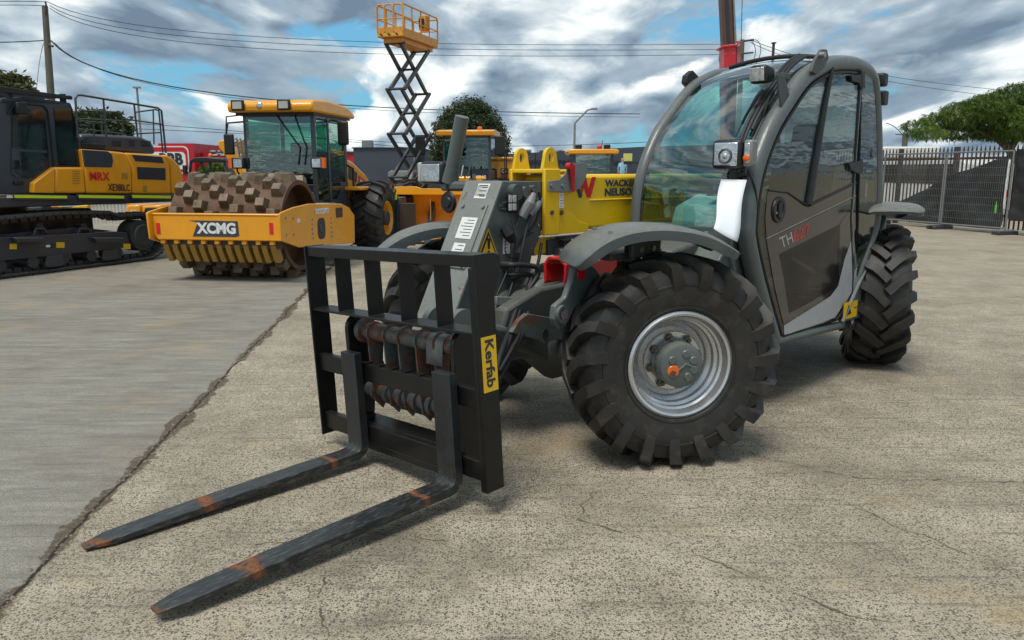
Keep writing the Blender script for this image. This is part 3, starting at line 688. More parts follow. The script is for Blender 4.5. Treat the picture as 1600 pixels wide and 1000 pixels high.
tag(o, 'black shade cloth slumped diagonally behind the mesh panels', 'cloth', 'black shade cloths on the fence')
sc = MB(); vs = []; fs = []; x0 = FF.sy(1580, 300, .0)[0]; h = FF.sy(1590, 233, 0)[1]
for i in range(31):
    x = x0+i*.09
    for j in range(15):
        z = .32+(h-.32)*j/14; vs.append((x, .03+.03*math.sin(x*9+z*3)+.02*math.sin(z*17+x*5), z))
for i in range(30):
    for j in range(14): fs.append((i*15+j, (i+1)*15+j, (i+1)*15+j+1, i*15+j+1))
sc.add(vs, fs); o = sc.build('shade_cloth', K['shade'], None, smooth=60); o.location = FF.o; o.rotation_euler = (0, 0, rad(ang))
tag(o, 'black shade cloth stretched tight at the right edge of the picture', 'cloth', 'black shade cloths on the fence')
o = MB().tube([(0, 0, 0), (0, .0, .16), (0, 0, .2), (0, 0, .27)], [.022, .022, .010, .009], 10).build('bottle', K['greenplastic'], None)
q = FF.sy(1556, 326, -.06); o.location = FF.o+FF.X*q[0]+FF.Y*-.06+Vector((0, 0, q[1]-.1)); tag(o, 'green drink bottle wedged in the right mesh fence panel', 'bottle')

# parked cars beyond the fences
def car(name, label, cat, loc, A, L, W_, H, body, glass=None, van=False):
    t = thing(name, label, cat, loc, A); hb = H*.52
    prof = [(0, .25), (0, hb*.9), (.08*L, hb), (.28*L, hb*1.06), (.38*L, H), (.82*L, H*.99), (.97*L, hb*1.1), (L, hb), (L, .25)] if not van else [(0, .3), (0, hb*.8), (.05*L, hb), (.20*L, hb*1.12), (.30*L, H*.97), (.36*L, H), (.97*L, H), (L, H*.93), (L, .3)]
    MB().prism(prof, 'y', 0, W_).build('body', body, t, bevel=.05)
    for s_, y in ((1, -.006), (1, W_+.006)):
        if van: poly = [(.24*L, hb*1.18), (.32*L, H*.92), (.93*L, H*.92), (.95*L, hb*1.15)]
        else: poly = [(.31*L, hb*1.09), (.39*L, H*.94), (.80*L, H*.93), (.90*L, hb*1.12)]
        MB().prism(poly, 'y', y-.006, y+.006).build('side_window', K['darkglass'], t)
    if van: MB().box(-.004+.0, .0, 0, 0, 0, 0) if False else None
    MB().obox((L*.985 if van else L*.84, .12, hb*1.15), (.03, 0, H-hb*1.28), (0, W_-.24, 0), .012).build('rear_window', K['darkglass'], t)
    for x in (.18*L, .8*L):
        for y in (.02, W_-.2):
            wv = MB(); wv.lathe([(.0, 0), (.31, 0), (.33, .03), (.33, .15), (.31, .18), (0, .18)], (x, y-.03, .33), 'y', 24, close=False); wv.build('wheel', K['tyre'], t)
    for y in (.08, W_-.2): MB().box(L-.02, L+.012, y, y+.14, hb*.75, hb*.98).build('tail_light', K['inkred'], t)
    return t
q = FF.sy(1402, 300, 2.6); o_p = FF.o+FF.X*(q[0]-2.0)+FF.Y*2.3
car('parked_van', 'white van with a dark window band parked behind the palisade fence', 'van', (o_p.x, o_p.y, 0), ang+2, 4.6, 1.8, 1.75, K['white'], van=True)
q = atz(560, 330); car('parked_car', 'red and white car parked behind the yellow bucket', 'car', (at(570, 300, 33).x, 33, 0), 4, 3.4, 1.5, 1.15, K['red'])
pk = MB(); t = thing('picket_fence', 'low black picket fence in front of the red car', 'fence', (at(600, 300, 24).x, 24, 0))
for i in range(26): MB().box(i*.09, i*.09+.018, 0, .018, 0, at(600, 292, 24).z).build('picket', K['ink'], t)
MB().box(0, 2.3, .019, .05, at(600, 296, 24).z, at(600, 294, 24).z).build('rail', K['ink'], t)

# ------------------------------------------------------------------ tyres and wheels
def tyre_mb(R, W, rimr, n=19, lug=.034, lugw=.060, delta=.13, dirn=1, side_drop=.10):
    t = MB(); hw = W/2; Rc = R-lug; H = Rc-rimr
    prof = [(rimr, -hw*.70), (rimr+.012, -hw*.80), (rimr+H*.12, -hw*.90), (rimr+H*.35, -hw*.99), (rimr+H*.55, -hw*1.0), (rimr+H*.75, -hw*.97), (Rc-.035, -hw*.90), (Rc-.012, -hw*.80), (Rc, -hw*.5), (Rc+.004, 0)]
    prof = prof+[(r, -y) for r, y in prof[:-1][::-1]]
    t.lathe(prof, (0, 0, 0), 'y', 72, close=True)
    # raised rings on the sidewalls
    for s in (-1, 1):
        for rr, k in ((rimr+H*.16, .925), (rimr+H*.62, 1.0)):
            t.lathe([(rr-.005, s*hw*(k-.02)), (rr-.003, s*hw*(k+.022)), (rr+.003, s*hw*(k+.022)), (rr+.006, s*hw*(k-.02))], (0, 0, 0), 'y', 72, close=True)
    for s in (-1, 1):
        for i in range(n):
            a0 = 2*math.pi*(i+(.5 if s > 0 else 0))/n
            pts = []                                   # (fraction along, w, r, nr, nw)
            for u, w_, r, nr, nw in ((0, -.02, Rc, 1, 0), (.25, .25, Rc, 1, 0), (.5, .5, Rc, 1, .02), (.75, .80, Rc-.01, .97, .2), (.92, .955, Rc-.03, .75, .65), (1.08, 1.005, Rc-side_drop*.75, .3, .95), (1.2, 1.0, Rc-side_drop*1.25, .0, 1)):
                pts.append((a0-dirn*delta/Rc*min(u, 1.0)**.85*1.0, s*w_*hw, r, nr, nw*s))
            vs = []; m = len(pts)
            for k, (a, w_, r, nr, nw) in enumerate(pts):
                kk = min(k+1, m-1); k0 = max(k-1, 0)
                da = (pts[kk][0]-pts[k0][0])*Rc; dw = (pts[kk][1]-pts[k0][1]); dr = pts[kk][2]-pts[k0][2]
                L = math.sqrt(da*da+dw*dw+dr*dr)+1e-9
                ta = math.sqrt(dw*dw+dr*dr)/L; tw = -da/L*s     # across-lug direction in (arc, w)
                taper = 1.12 if k < 4 else (1.25 if k < 5 else 1.35)
                h = lug+.006 if k < m-2 else (lug*.42 if k == m-2 else -.003)
                wid = lugw*taper
                for sg, top in ((-1, 0), (1, 0), (1, 1), (-1, 1)):
                    ww = wid/2*(1 if not top else .80)*sg
                    aa = a+ww*ta/Rc; hh = (h if top else -.012)
                    rr = r+nr*hh; wv = w_+nw*hh+ww*tw*(1 if k < 4 else .2)*(1 if s > 0 else 1)
                    vs.append((rr*math.cos(aa), wv, rr*math.sin(aa)))
            fs = []
            for k in range(m-1):
                b = k*4
                for q in range(4): fs.append((b+q, b+(q+1) % 4, b+4+(q+1) % 4, b+4+q))
            fs += [(0, 1, 2, 3), tuple((m-1)*4+q for q in (3, 2, 1, 0))]
            t.add(vs, fs)
    return t
def rim_mb(rr, W, off, dish=.10):
    # outer side is -y ; stepped well, flange, disc
    hw = W/2; m = MB(); f = -hw*.80; NS = 1.35
    p = [(rr+.020, f+.004), (rr+.024, f-.012), (rr+.012, f-.020), (rr+.002, f-.014), (rr-.004, f+.002), (rr-.010, f+.022), (rr-.020, f+.030), (rr-.022, f+.048), (rr-.014, f+.056), (rr-.032, f+.066), (rr-.036, f+.088), (rr-.028, f+.094), (rr-.052, f+.108), (rr-.056, f+.126), (rr-.078, f+.138),
         (rr*.62, off+.004), (rr*.60, off), (rr*.35, off), (rr*.34, off+.02)]
    m.lathe(p, (0, 0, 0), 'y', 64, close=False)
    m.lathe([(rr+.020, f+.002), (rr+.020, hw*.8), (rr+.0, hw*.8), (rr-.05, hw*.4), (rr-.078, f+.138)], (0, 0, 0), 'y', 64, close=False)
    m.lathe([(rr*.62, off+.004), (rr*.62, off+.02), (.02, off+.02)], (0, 0, 0), 'y', 32, close=False)
    return m
def wheel(parent, x, y, z, rot, R, W, rimr, rimmat, out=-1, n=19, hub=True, nuts=8, dirn=1, lug=.034, lugw=.060, delta=.15, hubmat=None, off=None, refl=True):
    r = rot+(math.pi if out > 0 else 0)
    off = -W*.22 if off is None else off
    w_ = rim_mb(rimr, W, off).build('wheel', rimmat, parent, loc=(x, y, z), rot=(0, 0, r), smooth=30)
    tyre_mb(R, W, rimr+.004, n, lug, lugw, delta, dirn*(1 if out < 0 else -1)).build('tyre', K['tyre'], w_, smooth=28)
    if hub:
        hr = rimr*.46
        h = MB(); h.lathe([(0, off-.115), (hr*.82, off-.115), (hr*.95, off-.108), (hr, off-.095), (hr*1.0, off-.03), (hr*1.07, off-.028), (hr*1.07, off-.001)], (0, 0, 0), 'y', 40, close=False)
        hb = h.build('hub', hubmat or K['greydk'], w_, smooth=30)
        s = MB()
        for a in (25, 75, 150, 215, 300, 340):
            c = Vector((hr*.55*math.cos(rad(a)), off-.117, hr*.55*math.sin(rad(a)))); s.lathe([(0, -.004), (hr*.16, -.004), (hr*.19, 0), (hr*.19, .004)], c, 'y', 14, close=False)
        s.tube([(-.3*hr, off-.116, -.25*hr), (.15*hr, off-.117, .1*hr), (.6*hr, off-.116, -.1*hr)], .006, 6)
        s.build('hub_casting', hubmat or K['greydk'], w_, smooth=30)
        if refl: MB().lathe([(0, off-.121), (hr*.24, off-.121), (hr*.27, off-.117), (hr*.27, off-.108)], (-hr*.42, 0, -.20*hr), 'y', 24, close=False).build('reflector', K['orange'], w_)
    for i in range(nuts):
        a = 2*math.pi*(i+.3)/nuts; rr_ = rimr*.60-.02 if hub else rimr*.42
        c = Vector((rr_*math.cos(a), 0, rr_*math.sin(a)))
        MB().lathe([(0, off-.046), (.009, off-.046), (.010, off-.028), (.017, off-.027), (.017, off-.007), (.023, off-.006), (.023, off+.001)], c, 'y', 6, close=False).build('lug_nut', K['bolt'], w_, smooth=20)
    return w_

# ------------------------------------------------------------------ the telehandler: local x = towards its rear, y = towards its right side, z up
T = Frame(.79, 3.71, 45.3)
th = thing('telehandler', 'grey telehandler with yellow boom, rounded glass cab and black forks on the ground', 'telehandler', T.o, 45.3)
RW, WW = .51, .34
wheel(th, -.018, .018, RW-.004, rad(-34.3), RW, WW, .235, K['rim'], dirn=1, off=-.055, hubmat=K['grey'])
wheel(th, 2.79, .075, RW-.004, rad(29), RW, WW, .235, K['rim'], dirn=1)
wheel(th, .0, 1.52, RW-.004, rad(-34.3), RW, WW, .235, K['rim'], out=1, dirn=1, nuts=0)
wheel(th, 2.79, 1.52, RW-.004, rad(29), RW, WW, .235, K['rim'], out=1, dirn=1, nuts=0)

# fenders: shells that follow each steered wheel
def fender(x, y, rot, path, hw_=.20, name='fender', skirt=.035):
    m = MB(); P_ = cr(path, 5); n = len(P_)-1; vs = []; th_ = .018
    prof = [(-hw_-.004, -skirt), (-hw_-.006, -.014), (-hw_+.012, -.003), (-hw_+.05, .004), (0, .010), (hw_-.03, .002), (hw_, -.015)]
    for i, (px_, pz_) in enumerate(P_):
        t = i/n; a_ = Vector(P_[max(0, i-1)]); b_ = Vector(P_[min(n, i+1)]); tt = (b_-a_).normalized(); nx_, nz_ = -tt.y, tt.x
        e = min(1, min(t, 1-t)*7)**.5; k = .72+.28*e
        for (yy, dz) in prof: vs.append((px_+nx_*dz*(.4+.6*e), yy*k, pz_+nz_*dz*(.4+.6*e)))
        for (yy, dz) in prof[::-1]: vs.append((px_+nx_*(dz*(.4+.6*e)-th_), yy*k*.985, pz_+nz_*(dz*(.4+.6*e)-th_)))
    m_ = len(prof)*2; fs = []
    for i in range(n):
        for k in range(m_): fs.append((i*m_+k, i*m_+(k+1) % m_, (i+1)*m_+(k+1) % m_, (i+1)*m_+k))
    fs += [tuple(range(m_)), tuple(n*m_+k for k in range(m_))[::-1]]
    m.add(vs, fs)
    return m.build(name, K['fender'], th, loc=(x, y, 0), rot=(0, 0, rot), smooth=50)
def cr(pts, k=5):
    P_ = [Vector((p[0], p[1], 0)) for p in pts]; ext = [P_[0]*2-P_[1]]+P_+[P_[-1]*2-P_[-2]]; o = []
    for i in range(len(P_)-1):
        a, b_, c_, d_ = ext[i:i+4]
        for q in range(k):
            t = q/k; v = .5*((2*b_)+(c_-a)*t+(2*a-5*b_+4*c_-d_)*t*t+(3*b_-a-3*c_+d_)*t**3); o.append((v.x, v.y))
    o.append((P_[-1].x, P_[-1].y)); return o
fender(-.02, .012, rad(-34.3), [(-.53, .985), (-.485, 1.045), (-.39, 1.11), (-.26, 1.148), (-.10, 1.155), (.06, 1.13), (.17, 1.085), (.27, 1.03)], hw_=.20, skirt=.04)
fender(-.05, 1.52, rad(-34.3), [(-.50, .93), (-.36, 1.03), (-.18, 1.085), (.0, 1.09), (.2, 1.05), (.38, .95)], hw_=.18, skirt=.05)
fender(2.80, .075, rad(29), [(-.42, 1.13), (-.33, 1.165), (-.15, 1.18), (.1, 1.16), (.3, 1.08)], hw_=.20)
fender(2.80, 1.52, rad(29), [(-.50, .98), (-.36, 1.08), (-.15, 1.14), (.1, 1.12), (.3, 1.03)], hw_=.20)
MB().obox(Vector(T.Q(660, 372, .05)), (.0, -.11, .0), (.05, -.08, -.12), .012).build('fender_bracket', K['plate'], th)
bm_ = MB(); bm_.box(-.16, -.10, .14, .20, .88, 1.10); bm_.box(-.2, .02, .12, .145, 1.0, 1.075); bm_.box(-.30, .12, .17, .30, .99, 1.02)
bm_.tube([(.05, .15, 1.08), (.12, .2, 1.02), (.2, .3, .98)], .018, 8)
bm_.build('fender_bracket', K['greydk'], th, bevel=.006)
m_ = MB(); m_.cyl((-.13, .115, 1.035), (-.13, .135, 1.035), .016, 6); m_.cyl((-.03, .115, 1.035), (-.03, .135, 1.035), .016, 6); m_.build('bolt', K['steel'], th)

Tf = Matrix.Translation((-.02, .012, 0)) @ Matrix.Rotation(rad(-34.3), 4, 'Z')
for (x_, y_, z_) in ((-.36, -.13, 1.128), (-.36, .10, 1.128), (.10, -.13, 1.118), (.10, .10, 1.118)):
    a = Tf @ Vector((x_, y_, z_-.004)); b_ = Tf @ Vector((x_, y_, z_+.012)); MB().cyl(a, b_, .011, 6).build('fender_bolt', K['steel'], th)
# chassis, axles
c = MB()
c.box(.25, 2.95, .42, 1.14, .52, .86); c.box(.9, 2.6, .10, 1.45, .50, .70)
c.prism([(-.50, .58), (-.45, .72), (-.2, .80), (.5, .82), (.5, .50), (-.1, .42), (-.42, .44)], 'y', .70, 1.06)
c.build('chassis', K['greydk'], th, bevel=.02)
for xx in (0, 2.8): MB().tube([(xx, .22, .5), (xx, .5, .48), (xx, .76, .45), (xx, 1.02, .48), (xx, 1.3, .5)], [.10, .12, .19, .12, .10], 16).build('axle', K['greydk'], th)
# front casting seen between guard and wheel: rounded top, rusty lower lip with a hole
fp = T.py([(812, 500), (825, 490), (878, 499), (905, 520), (905, 532), (868, 531), (850, 538), (838, 530), (800, 520)], .60)
MB().prism(fp, 'y', .60, .63).build('front_plate', K['greyworn'], th, bevel=.004)
MB().prism(T.py([(760, 505), (905, 527), (962, 530), (962, 577), (880, 571), (812, 552), (770, 530)], .68), 'y', .68, .9).build('belly_casting', K['greydk'], th, bevel=.03)
MB().prism(T.py([(826, 470), (850, 438), (880, 428), (905, 445), (930, 480), (905, 520), (880, 503), (820, 492)], .72), 'y', .72, .98).build('boom_foot', K['grey'], th, bevel=.035)
h_ = MB(); p = T.P(852, 521, .598); h_.lathe([(0, -.003), (.022, -.003), (.022, .002)], p, 'y', 16, close=False); h_.build('tow_hole', K['ink'], th)
# the pivot plates between boom and fender
lp_ = T.py([(865, 500), (868, 478), (884, 465), (893, 440), (897, 418), (905, 410), (920, 410), (932, 420), (950, 445), (955, 470), (930, 468), (900, 480), (884, 512), (876, 515)], .34)
lugp = MB().prism(lp_, 'y', .34, .375).build('pivot_plate', K['grey'], th, bevel=.008)
lp2 = T.py([(874, 510), (872, 488), (880, 478), (898, 460), (930, 445), (960, 448), (975, 500), (960, 540), (905, 535), (885, 515)], .36)
MB().prism(lp2, 'y', .38, .42).build('pivot_plate', K['grey'], th, bevel=.008)
MB().cyl(T.P(884, 492, .32), T.P(884, 492, .32)+Vector((0, .06, 0)), .03, 18).build('pivot_pin', K['steel'], th)
p = T.P(884, 492, .31); m_ = MB(); m_.lathe([(.030, .01), (.044, .01), (.044, .03), (.030, .03)], p, 'y', 20); m_.build('pin_collar', K['grey'], th)
MB().lathe([(.0, -.004), (.028, -.004), (.03, .0)], T.P(908, 428, .335), 'y', 18, close=False).build('lifting_hole', K['red'], th)
# red boom stop lying beside the boom
rbx = MB(); r0 = T.P(867, 423, .56)
def ring(x, s): return [(x, r0.y-.07*s, r0.z-.075*s), (x, r0.y-.075*s, r0.z+.035*s), (x, r0.y-.035*s, r0.z+.068*s), (x, r0.y+.05*s, r0.z+.068*s), (x, r0.y+.08*s, r0.z+.03*s), (x, r0.y+.075*s, r0.z-.075*s)]
x0 = r0.x
A_ = ring(x0, 1.0); B_ = ring(x0, .78); C_ = ring(x0+.42, 1.0); D_ = ring(x0+.42, .78)
vs = A_+B_+C_+D_; fs = []
for i in range(6):
    j = (i+1) % 6
    if i == 5: continue
    fs += [(i, j, 12+j, 12+i), (6+i, 18+i, 18+j, 6+j), (i, 6+i, 6+j, j), (12+i, 12+j, 18+j, 18+i)]
fs += [(0, 12, 18, 6), (5, 11, 23, 17)]
rbx.add(vs, fs).build('boom_stop', K['red'], th, bevel=.004)

# ---------------- boom
b = MB(); b.box(.10, 2.9, .875, 1.12, 1.065, 1.385); b.build('boom', K['yellow'], th, bevel=.022)
co = MB()
co.box(0, .13, .860, .882, 1.052, 1.415); co.box(0, .13, 1.113, 1.135, 1.052, 1.415); co.box(0, .13, .8825, 1.1125, 1.39, 1.414); co.box(0, .13, .8825, 1.1125, 1.054, 1.08)
co.build('boom_collar', K['yellow'], th, bevel=.006)
MB().prism(T.py([(859, 300), (859, 367), (919, 362), (919, 350), (904, 346), (888, 330), (880, 312), (870, 300)], .868), 'y', .866, .874).build('collar_gusset', K['yellow'], th, bevel=.003)
MB().prism([(.132, 1.387), (.132, 1.412), (.28, 1.412), (.33, 1.387)], 'y', .89, 1.10).build('collar_cap', K['yellow'], th, bevel=.012)
MB().tube([(.40, .872, 1.235), (2.0, .872, 1.235)], .006, 6).build('weld_seam', K['yellow'], th)
def eye(y, x=.065):
    e = MB(); W_ = .055; H_ = .115; n = 16; out = [(x-W_*1.15, 1.412)]; hole = []
    for i in range(n+1):
        a = math.pi-math.pi*i/n; out.append((x+W_*math.cos(a)*.86, 1.412+H_-W_*.9+W_*math.sin(a)*.95))
    out.append((x+W_*1.15, 1.412)); cz = 1.412+H_-W_*.95
    N_ = len(out); hl = []
    for i in range(N_):
        t = math.atan2(out[i][1]-cz, out[i][0]-x); hl.append((x+.021*math.cos(t), cz+.031*math.sin(t)))
    vs = []
    for yy in (y-.011, y+.011): vs += [(q[0], yy, q[1]) for q in out]+[(q[0], yy, q[1]) for q in hl]
    M_ = 2*N_; fs = []
    for i in range(N_):
        j = (i+1) % N_
        if True:
            fs += [(i, j, N_+j, N_+i), (M_+i, M_+N_+i, M_+N_+j, M_+j), (i, M_+i, M_+j, j), (N_+i, N_+j, M_+N_+j, M_+N_+i)]
    e.add(vs, fs); return e.build('lifting_eye', K['yellow'], th, smooth=40)
eye(.885); eye(1.105)
# head of the inner boom: side cheeks, sloping nose plate
yn = .888
cheek = T.py([(780, 283), (849, 283), (849, 366), (838, 372), (829, 392), (826, 415), (812, 448), (790, 500), (770, 545), (728, 562), (697, 556), (687, 541)], yn)
MB().prism(cheek, 'y', yn, yn+.018).build('head_cheek', K['grey'], th, bevel=.004)
MB().prism(cheek, 'y', 1.092, 1.110).build('head_cheek', K['grey'], th, bevel=.004)
a0, a1 = Vector((cheek[0][0], 0, cheek[0][1])), Vector((cheek[-1][0], 0, cheek[-1][1]))
sl = (a1-a0).normalized(); nr = Vector((-sl.z, 0, sl.x)) ; nr = nr if nr.x < 0 else -nr
Ls = (a1-a0).length
def nose(u, y0, v, y1, off=.0):   # u,v along slope 0..1
    return a0+sl*(u*Ls)+Vector((0, y0, 0))+nr*off
ns = MB(); ns.obox(nose(0, .86, 0, 0), (0, .275, 0), sl*Ls, .014); ns.build('nose_plate', K['plate'], th, bevel=.003)
MB().box(a0.x, .0, .906, 1.092, a0.z-.02, a0.z-.004).build('head_top_plate', K['grey'], th)
ac = MB(); ac.obox(nose(.15, .895, 0, 0, .012), (0, .20, 0), sl*(Ls*.40), .010); ac.build('access_cover', K['plate'], th, bevel=.02)
for (u, y) in ((.17, .915), (.17, 1.07), (.53, .915), (.53, 1.07)):
    p = nose(u, y, 0, 0, .018); MB().cyl(p, p+nr*.010, .012, 6).build('cover_bolt', K['steel'], th)
def stick(name, p, u, v, mat, lines=4, parent=None, head=None):
    s = MB().obox(p, u, v, .0016).build(name, mat, parent or th, smooth=0)
    if lines:
        m = MB(); U, V = Vector(u), Vector(v); n = U.cross(V).normalized()
        for side in (1,):
            for k in range(lines):
                t = .12+.72*k/max(1, lines-1)
                q = Vector(p)+V*t+U*.12; L = U*(.76*(.6+.4*((k*37) % 5)/4))
                m.obox(q+n*.0012, L, V*(.17/lines), .001); m.obox(q-n*.0012, L, V*(.17/lines), .001)
        m.build('printed_lines', K['ink'], s, smooth=0)
    return s
stick('label_sticker', nose(.115, .935, 0, 0, .0085), (0, .09, 0), sl*-.085, K['white'], 3)
stick('label_sticker', nose(.035, .935, 0, 0, .0085)+sl*.0, (0, .09, 0), sl*.06, K['white'], 2)
stick('label_sticker', nose(.24, .925, 0, 0, .0185), (0, .12, 0), sl*.12, K['white'], 6)
stick('label_sticker', nose(.40, .945, 0, 0, .0185), (0, .09, 0), sl*.095, K['white'], 4)
# cheek details
def cp(px, py, o=0): q = T.P(px, py, yn-o); return q
p = cp(800, 300); MB().cyl(p-Vector((0, .045, 0)), p+Vector((0, .01, 0)), .042, 20).build('head_boss', K['greydk'], th)
p = cp(813, 300); MB().cyl(p-Vector((0, .050, 0)), p+Vector((0, .01, 0)), .030, 18).build('rusty_pin', K['greyworn'], th)
p = cp(830, 295); MB().cyl(p-Vector((0.03, .060, 0)), p+Vector((0, .01, 0)), .02, 14).build('hose_fitting', K['greydk'], th)
o = MB().obox(cp(793, 333, .03), (.075, 0, 0), (0, 0, .10), .03).build('work_lamp', K['blackm'], th, bevel=.012)
m_ = MB()
for i in range(2):
    for j in range(2): m_.obox(cp(793, 333, .048)+Vector((.010+i*.03, 0, .012+j*.042)), (.025, 0, 0), (0, 0, .036), .006)
m_.build('lamp_lens', K['acwhite'], o, bevel=.003)
k_ = MB()
k_.tube([cp(815, 338, .03), cp(828, 318, .06), cp(834, 303, .05)], [.028, .03, .014], 10); k_.tube([cp(826, 335, .04), cp(838, 322, .05), cp(846, 312, .04)], [.024, .024, .012], 10)
k_.build('cable_plug', K['galv'], th)
o = MB().tube([cp(788, 355, .03), cp(795, 366, .05), cp(801, 376, .05)], [.028, .034, .024], 8).build('handset', K['blackm'], th)
def hose(pts, r=.012, mat='rubber', name='hose', n=20):
    P_ = [Vector(p) for p in pts]; out = []
    ext = [P_[0]*2-P_[1]]+P_+[P_[-1]*2-P_[-2]]
    for i in range(len(P_)-1):
        a, b_, c_, d_ = ext[i:i+4]
        for k in range(8):
            t = k/8; out.append(.5*((2*b_)+(c_-a)*t+(2*a-5*b_+4*c_-d_)*t*t+(3*b_-a-3*c_+d_)*t**3))
    out.append(P_[-1]); return MB().tube(out, r, 8).build(name, K[mat], th, smooth=60)
hose([cp(842, 300, .05), cp(844, 318, .05), cp(838, 345, .05), cp(826, 362, .04)], .008)
hose([cp(812, 340, .04), cp(808, 352, .04), cp(800, 360, .04)], .005)
hose([cp(790, 378, .03), cp(790, 395, .05), cp(800, 403, .05), cp(812, 402, .04)], .004)
hose([cp(828, 338, .05), cp(822, 360, .05), cp(815, 395, .06), cp(808, 430, .06), cp(796, 455, .06)], .010)
hose([cp(784, 415, .02), cp(800, 414, .08), cp(818, 414, .10), cp(838, 418, .12), cp(840, 430, .12), cp(828, 450, .12), cp(815, 475, .16), cp(806, 505, .22), cp(785, 560, .35), cp(778, 600, .42)], .015)
hose([cp(788, 429, .02), cp(804, 429, .08), cp(826, 429, .09), cp(830, 436, .10), cp(822, 458, .12), cp(808, 480, .17), cp(795, 520, .25), cp(780, 560, .38), cp(774, 590, .42)], .015)
hose([cp(812, 395, .04), cp(806, 425, .05), cp(797, 455, .08), cp(790, 475, .12)], .007)
m_ = MB()
for (x0_, y0_) in ((786, 415), (790, 429)):
    m_.cyl(cp(x0_, y0_, .0), cp(x0_+14, y0_, .07), .020, 10)
m_.build('hose_coupling', K['steel'], th)
q0 = cp(772, 470, .10); br = MB().obox(q0+Vector((0, -.01, -.02)), (.0, 0, .045), cp(822, 472, .10)-q0, .02).build('hose_clamp', K['galv'], th, bevel=.004)
MB().box(cp(822, 472).x-.002, cp(822, 472).x+.035, yn-.118, yn-.085, cp(822, 472, .1).z-.015, cp(822, 472, .1).z+.025).build('teal_clip', K['teal'], br, bevel=.004)
MB().prism(T.py([(811, 395), (822, 372), (838, 362), (842, 372), (830, 400), (825, 425), (818, 452), (800, 500), (790, 530), (780, 530), (800, 480), (812, 440)], yn-.03), 'y', yn-.035, yn-.003).build('hose_channel', K['greydk'], th, bevel=.004)
hose([cp(800, 345, .03), cp(806, 372, .06), cp(800, 400, .05), cp(790, 430, .05), cp(776, 462, .06)], .006)
hose([cp(818, 470, .12), cp(826, 500, .22), cp(812, 530, .30), cp(795, 565, .38), cp(778, 595, .42)], .012)
hose([cp(812, 474, .14), cp(816, 510, .24), cp(800, 545, .36), cp(780, 580, .42)], .010)
hose([cp(846, 380, .03), cp(842, 405, .05), cp(834, 440, .06), cp(828, 468, .10)], .009)
for q_ in ((790, 330), (840, 352), (775, 395), (800, 420), (770, 440), (806, 460)):
    p = cp(*q_, .001); MB().cyl(p, p-Vector((0, .010, 0)), .009, 6).build('cheek_bolt', K['steel'], th)
MB().prism(T.py([(779, 318), (795, 316), (796, 321), (779, 323)], yn-.002), 'y', yn-.004, yn-.001).build('cable_strap', K['galv'], th)
MB().tube([cp(783, 317, .01), cp(822, 313, .012), cp(846, 311, .01)], .006, 6).build('brake_pipe', K['grey'], th)
MB().tube([cp(783, 326, .01), cp(810, 330, .012), cp(812, 333, .01)], .006, 6).build('brake_pipe', K['grey'], th)
# warning triangle
tri = T.py([(745, 405), (763, 356), (783, 412)], yn-.003); cx = sum(p[0] for p in tri)/3; cz = sum(p[1] for p in tri)/3
def tsc(k): return [(cx+(p[0]-cx)*k, cz+(p[1]-cz)*k) for p in tri]
wt = MB().prism(tsc(1.0), 'y', yn-.003, yn-.0005).build('warning_triangle', K['stick'], th, bevel=.0)
MB().prism(tsc(.86), 'y', yn-.0042, yn-.0031).build('triangle_border', K['ink'], wt)
MB().prism(tsc(.66), 'y', yn-.0054, yn-.0043).build('triangle_field', K['stick'], wt)
e_ = T.py([(760, 372), (765, 372), (764, 389), (761, 389)], yn); MB().prism(e_, 'y', yn-.007, yn-.0055).build('exclamation_bar', K['ink'], wt)
MB().lathe([(0, -.007), (.009, -.007), (.009, -.0055)], T.P(762.5, 394, yn), 'y', 12, close=False).build('exclamation_dot', K['ink'], wt)
stick('label_sticker', cp(786, 397, .002), (.05, 0, 0), (0, 0, .10), K['white'], 5)
p = cp(720, 493, .001); MB().cyl(p, p-Vector((0, .003, 0)), .018, 16).build('cheek_hole', K['ink'], th)
# yellow cylinder mount and clutter seen under the boom
MB().prism(T.py([(832, 372), (862, 370), (866, 392), (835, 400)], .94), 'y', .94, 1.05).build('boom_wear_pad', K['yellow'], th, bevel=.004)
MB().tube([T.P(870, 395, .9), T.P(990, 372, .9)], .03, 12).build('lift_cylinder', K['steel'], th)
cl = MB(); cl.box(.1, 1.6, .92, 1.08, .93, 1.02); cl.box(.2, .6, .88, .96, .96, 1.03); cl.build('valve_block', K['greydk'], th, bevel=.01)
for k in range(5): hose([T.P(868+k*14, 371+k, .90), T.P(885+k*14, 376+(k % 3)*3, .87), T.P(905+k*15, 372+(k % 2)*6, .90)], .008, 'rubber')
MB().tube([T.P(893, 374, .86), T.P(909, 393, .80)], .008, 8).build('steel_rod', K['steel'], th)
# boom side: decal, gauge bracket, red pointer
gp = T.py([(857, 283), (857, 299), (893, 300), (905, 295), (913, 283), (917, 270), (917, 254), (893, 255), (888, 262), (882, 273), (873, 281)], .852)
gb = MB().prism(gp, 'y', .849, .857).build('angle_plate', K['galv'], th, bevel=.002)
for px in (862, 879): p = T.P(px, 290, .848); MB().cyl(p, p-Vector((0, .01, 0)), .012, 6).build('plate_bolt', K['steel'], gb)
rp = T.py([(889, 259), (898, 257), (897, 300), (894, 300)], .838); po = MB().prism(rp, 'y', .834, .838).build('angle_pointer', K['red'], th)
p = T.P(889, 260, .84); MB().cyl(p-Vector((0, .02, 0)), p+Vector((0, .012, 0)), .02, 14).build('pointer_knob', K['red'], po)
stick('label_sticker', T.P(874, 325, .8585), (.035, 0, 0), (0, 0, .082), K['white'], 5)
for px, py in ((861, 332), (876, 332)): p = T.P(px, py, .864); MB().cyl(p, p-Vector((0, .012, 0)), .014, 6).build('boom_bolt', K['bolt'], th)
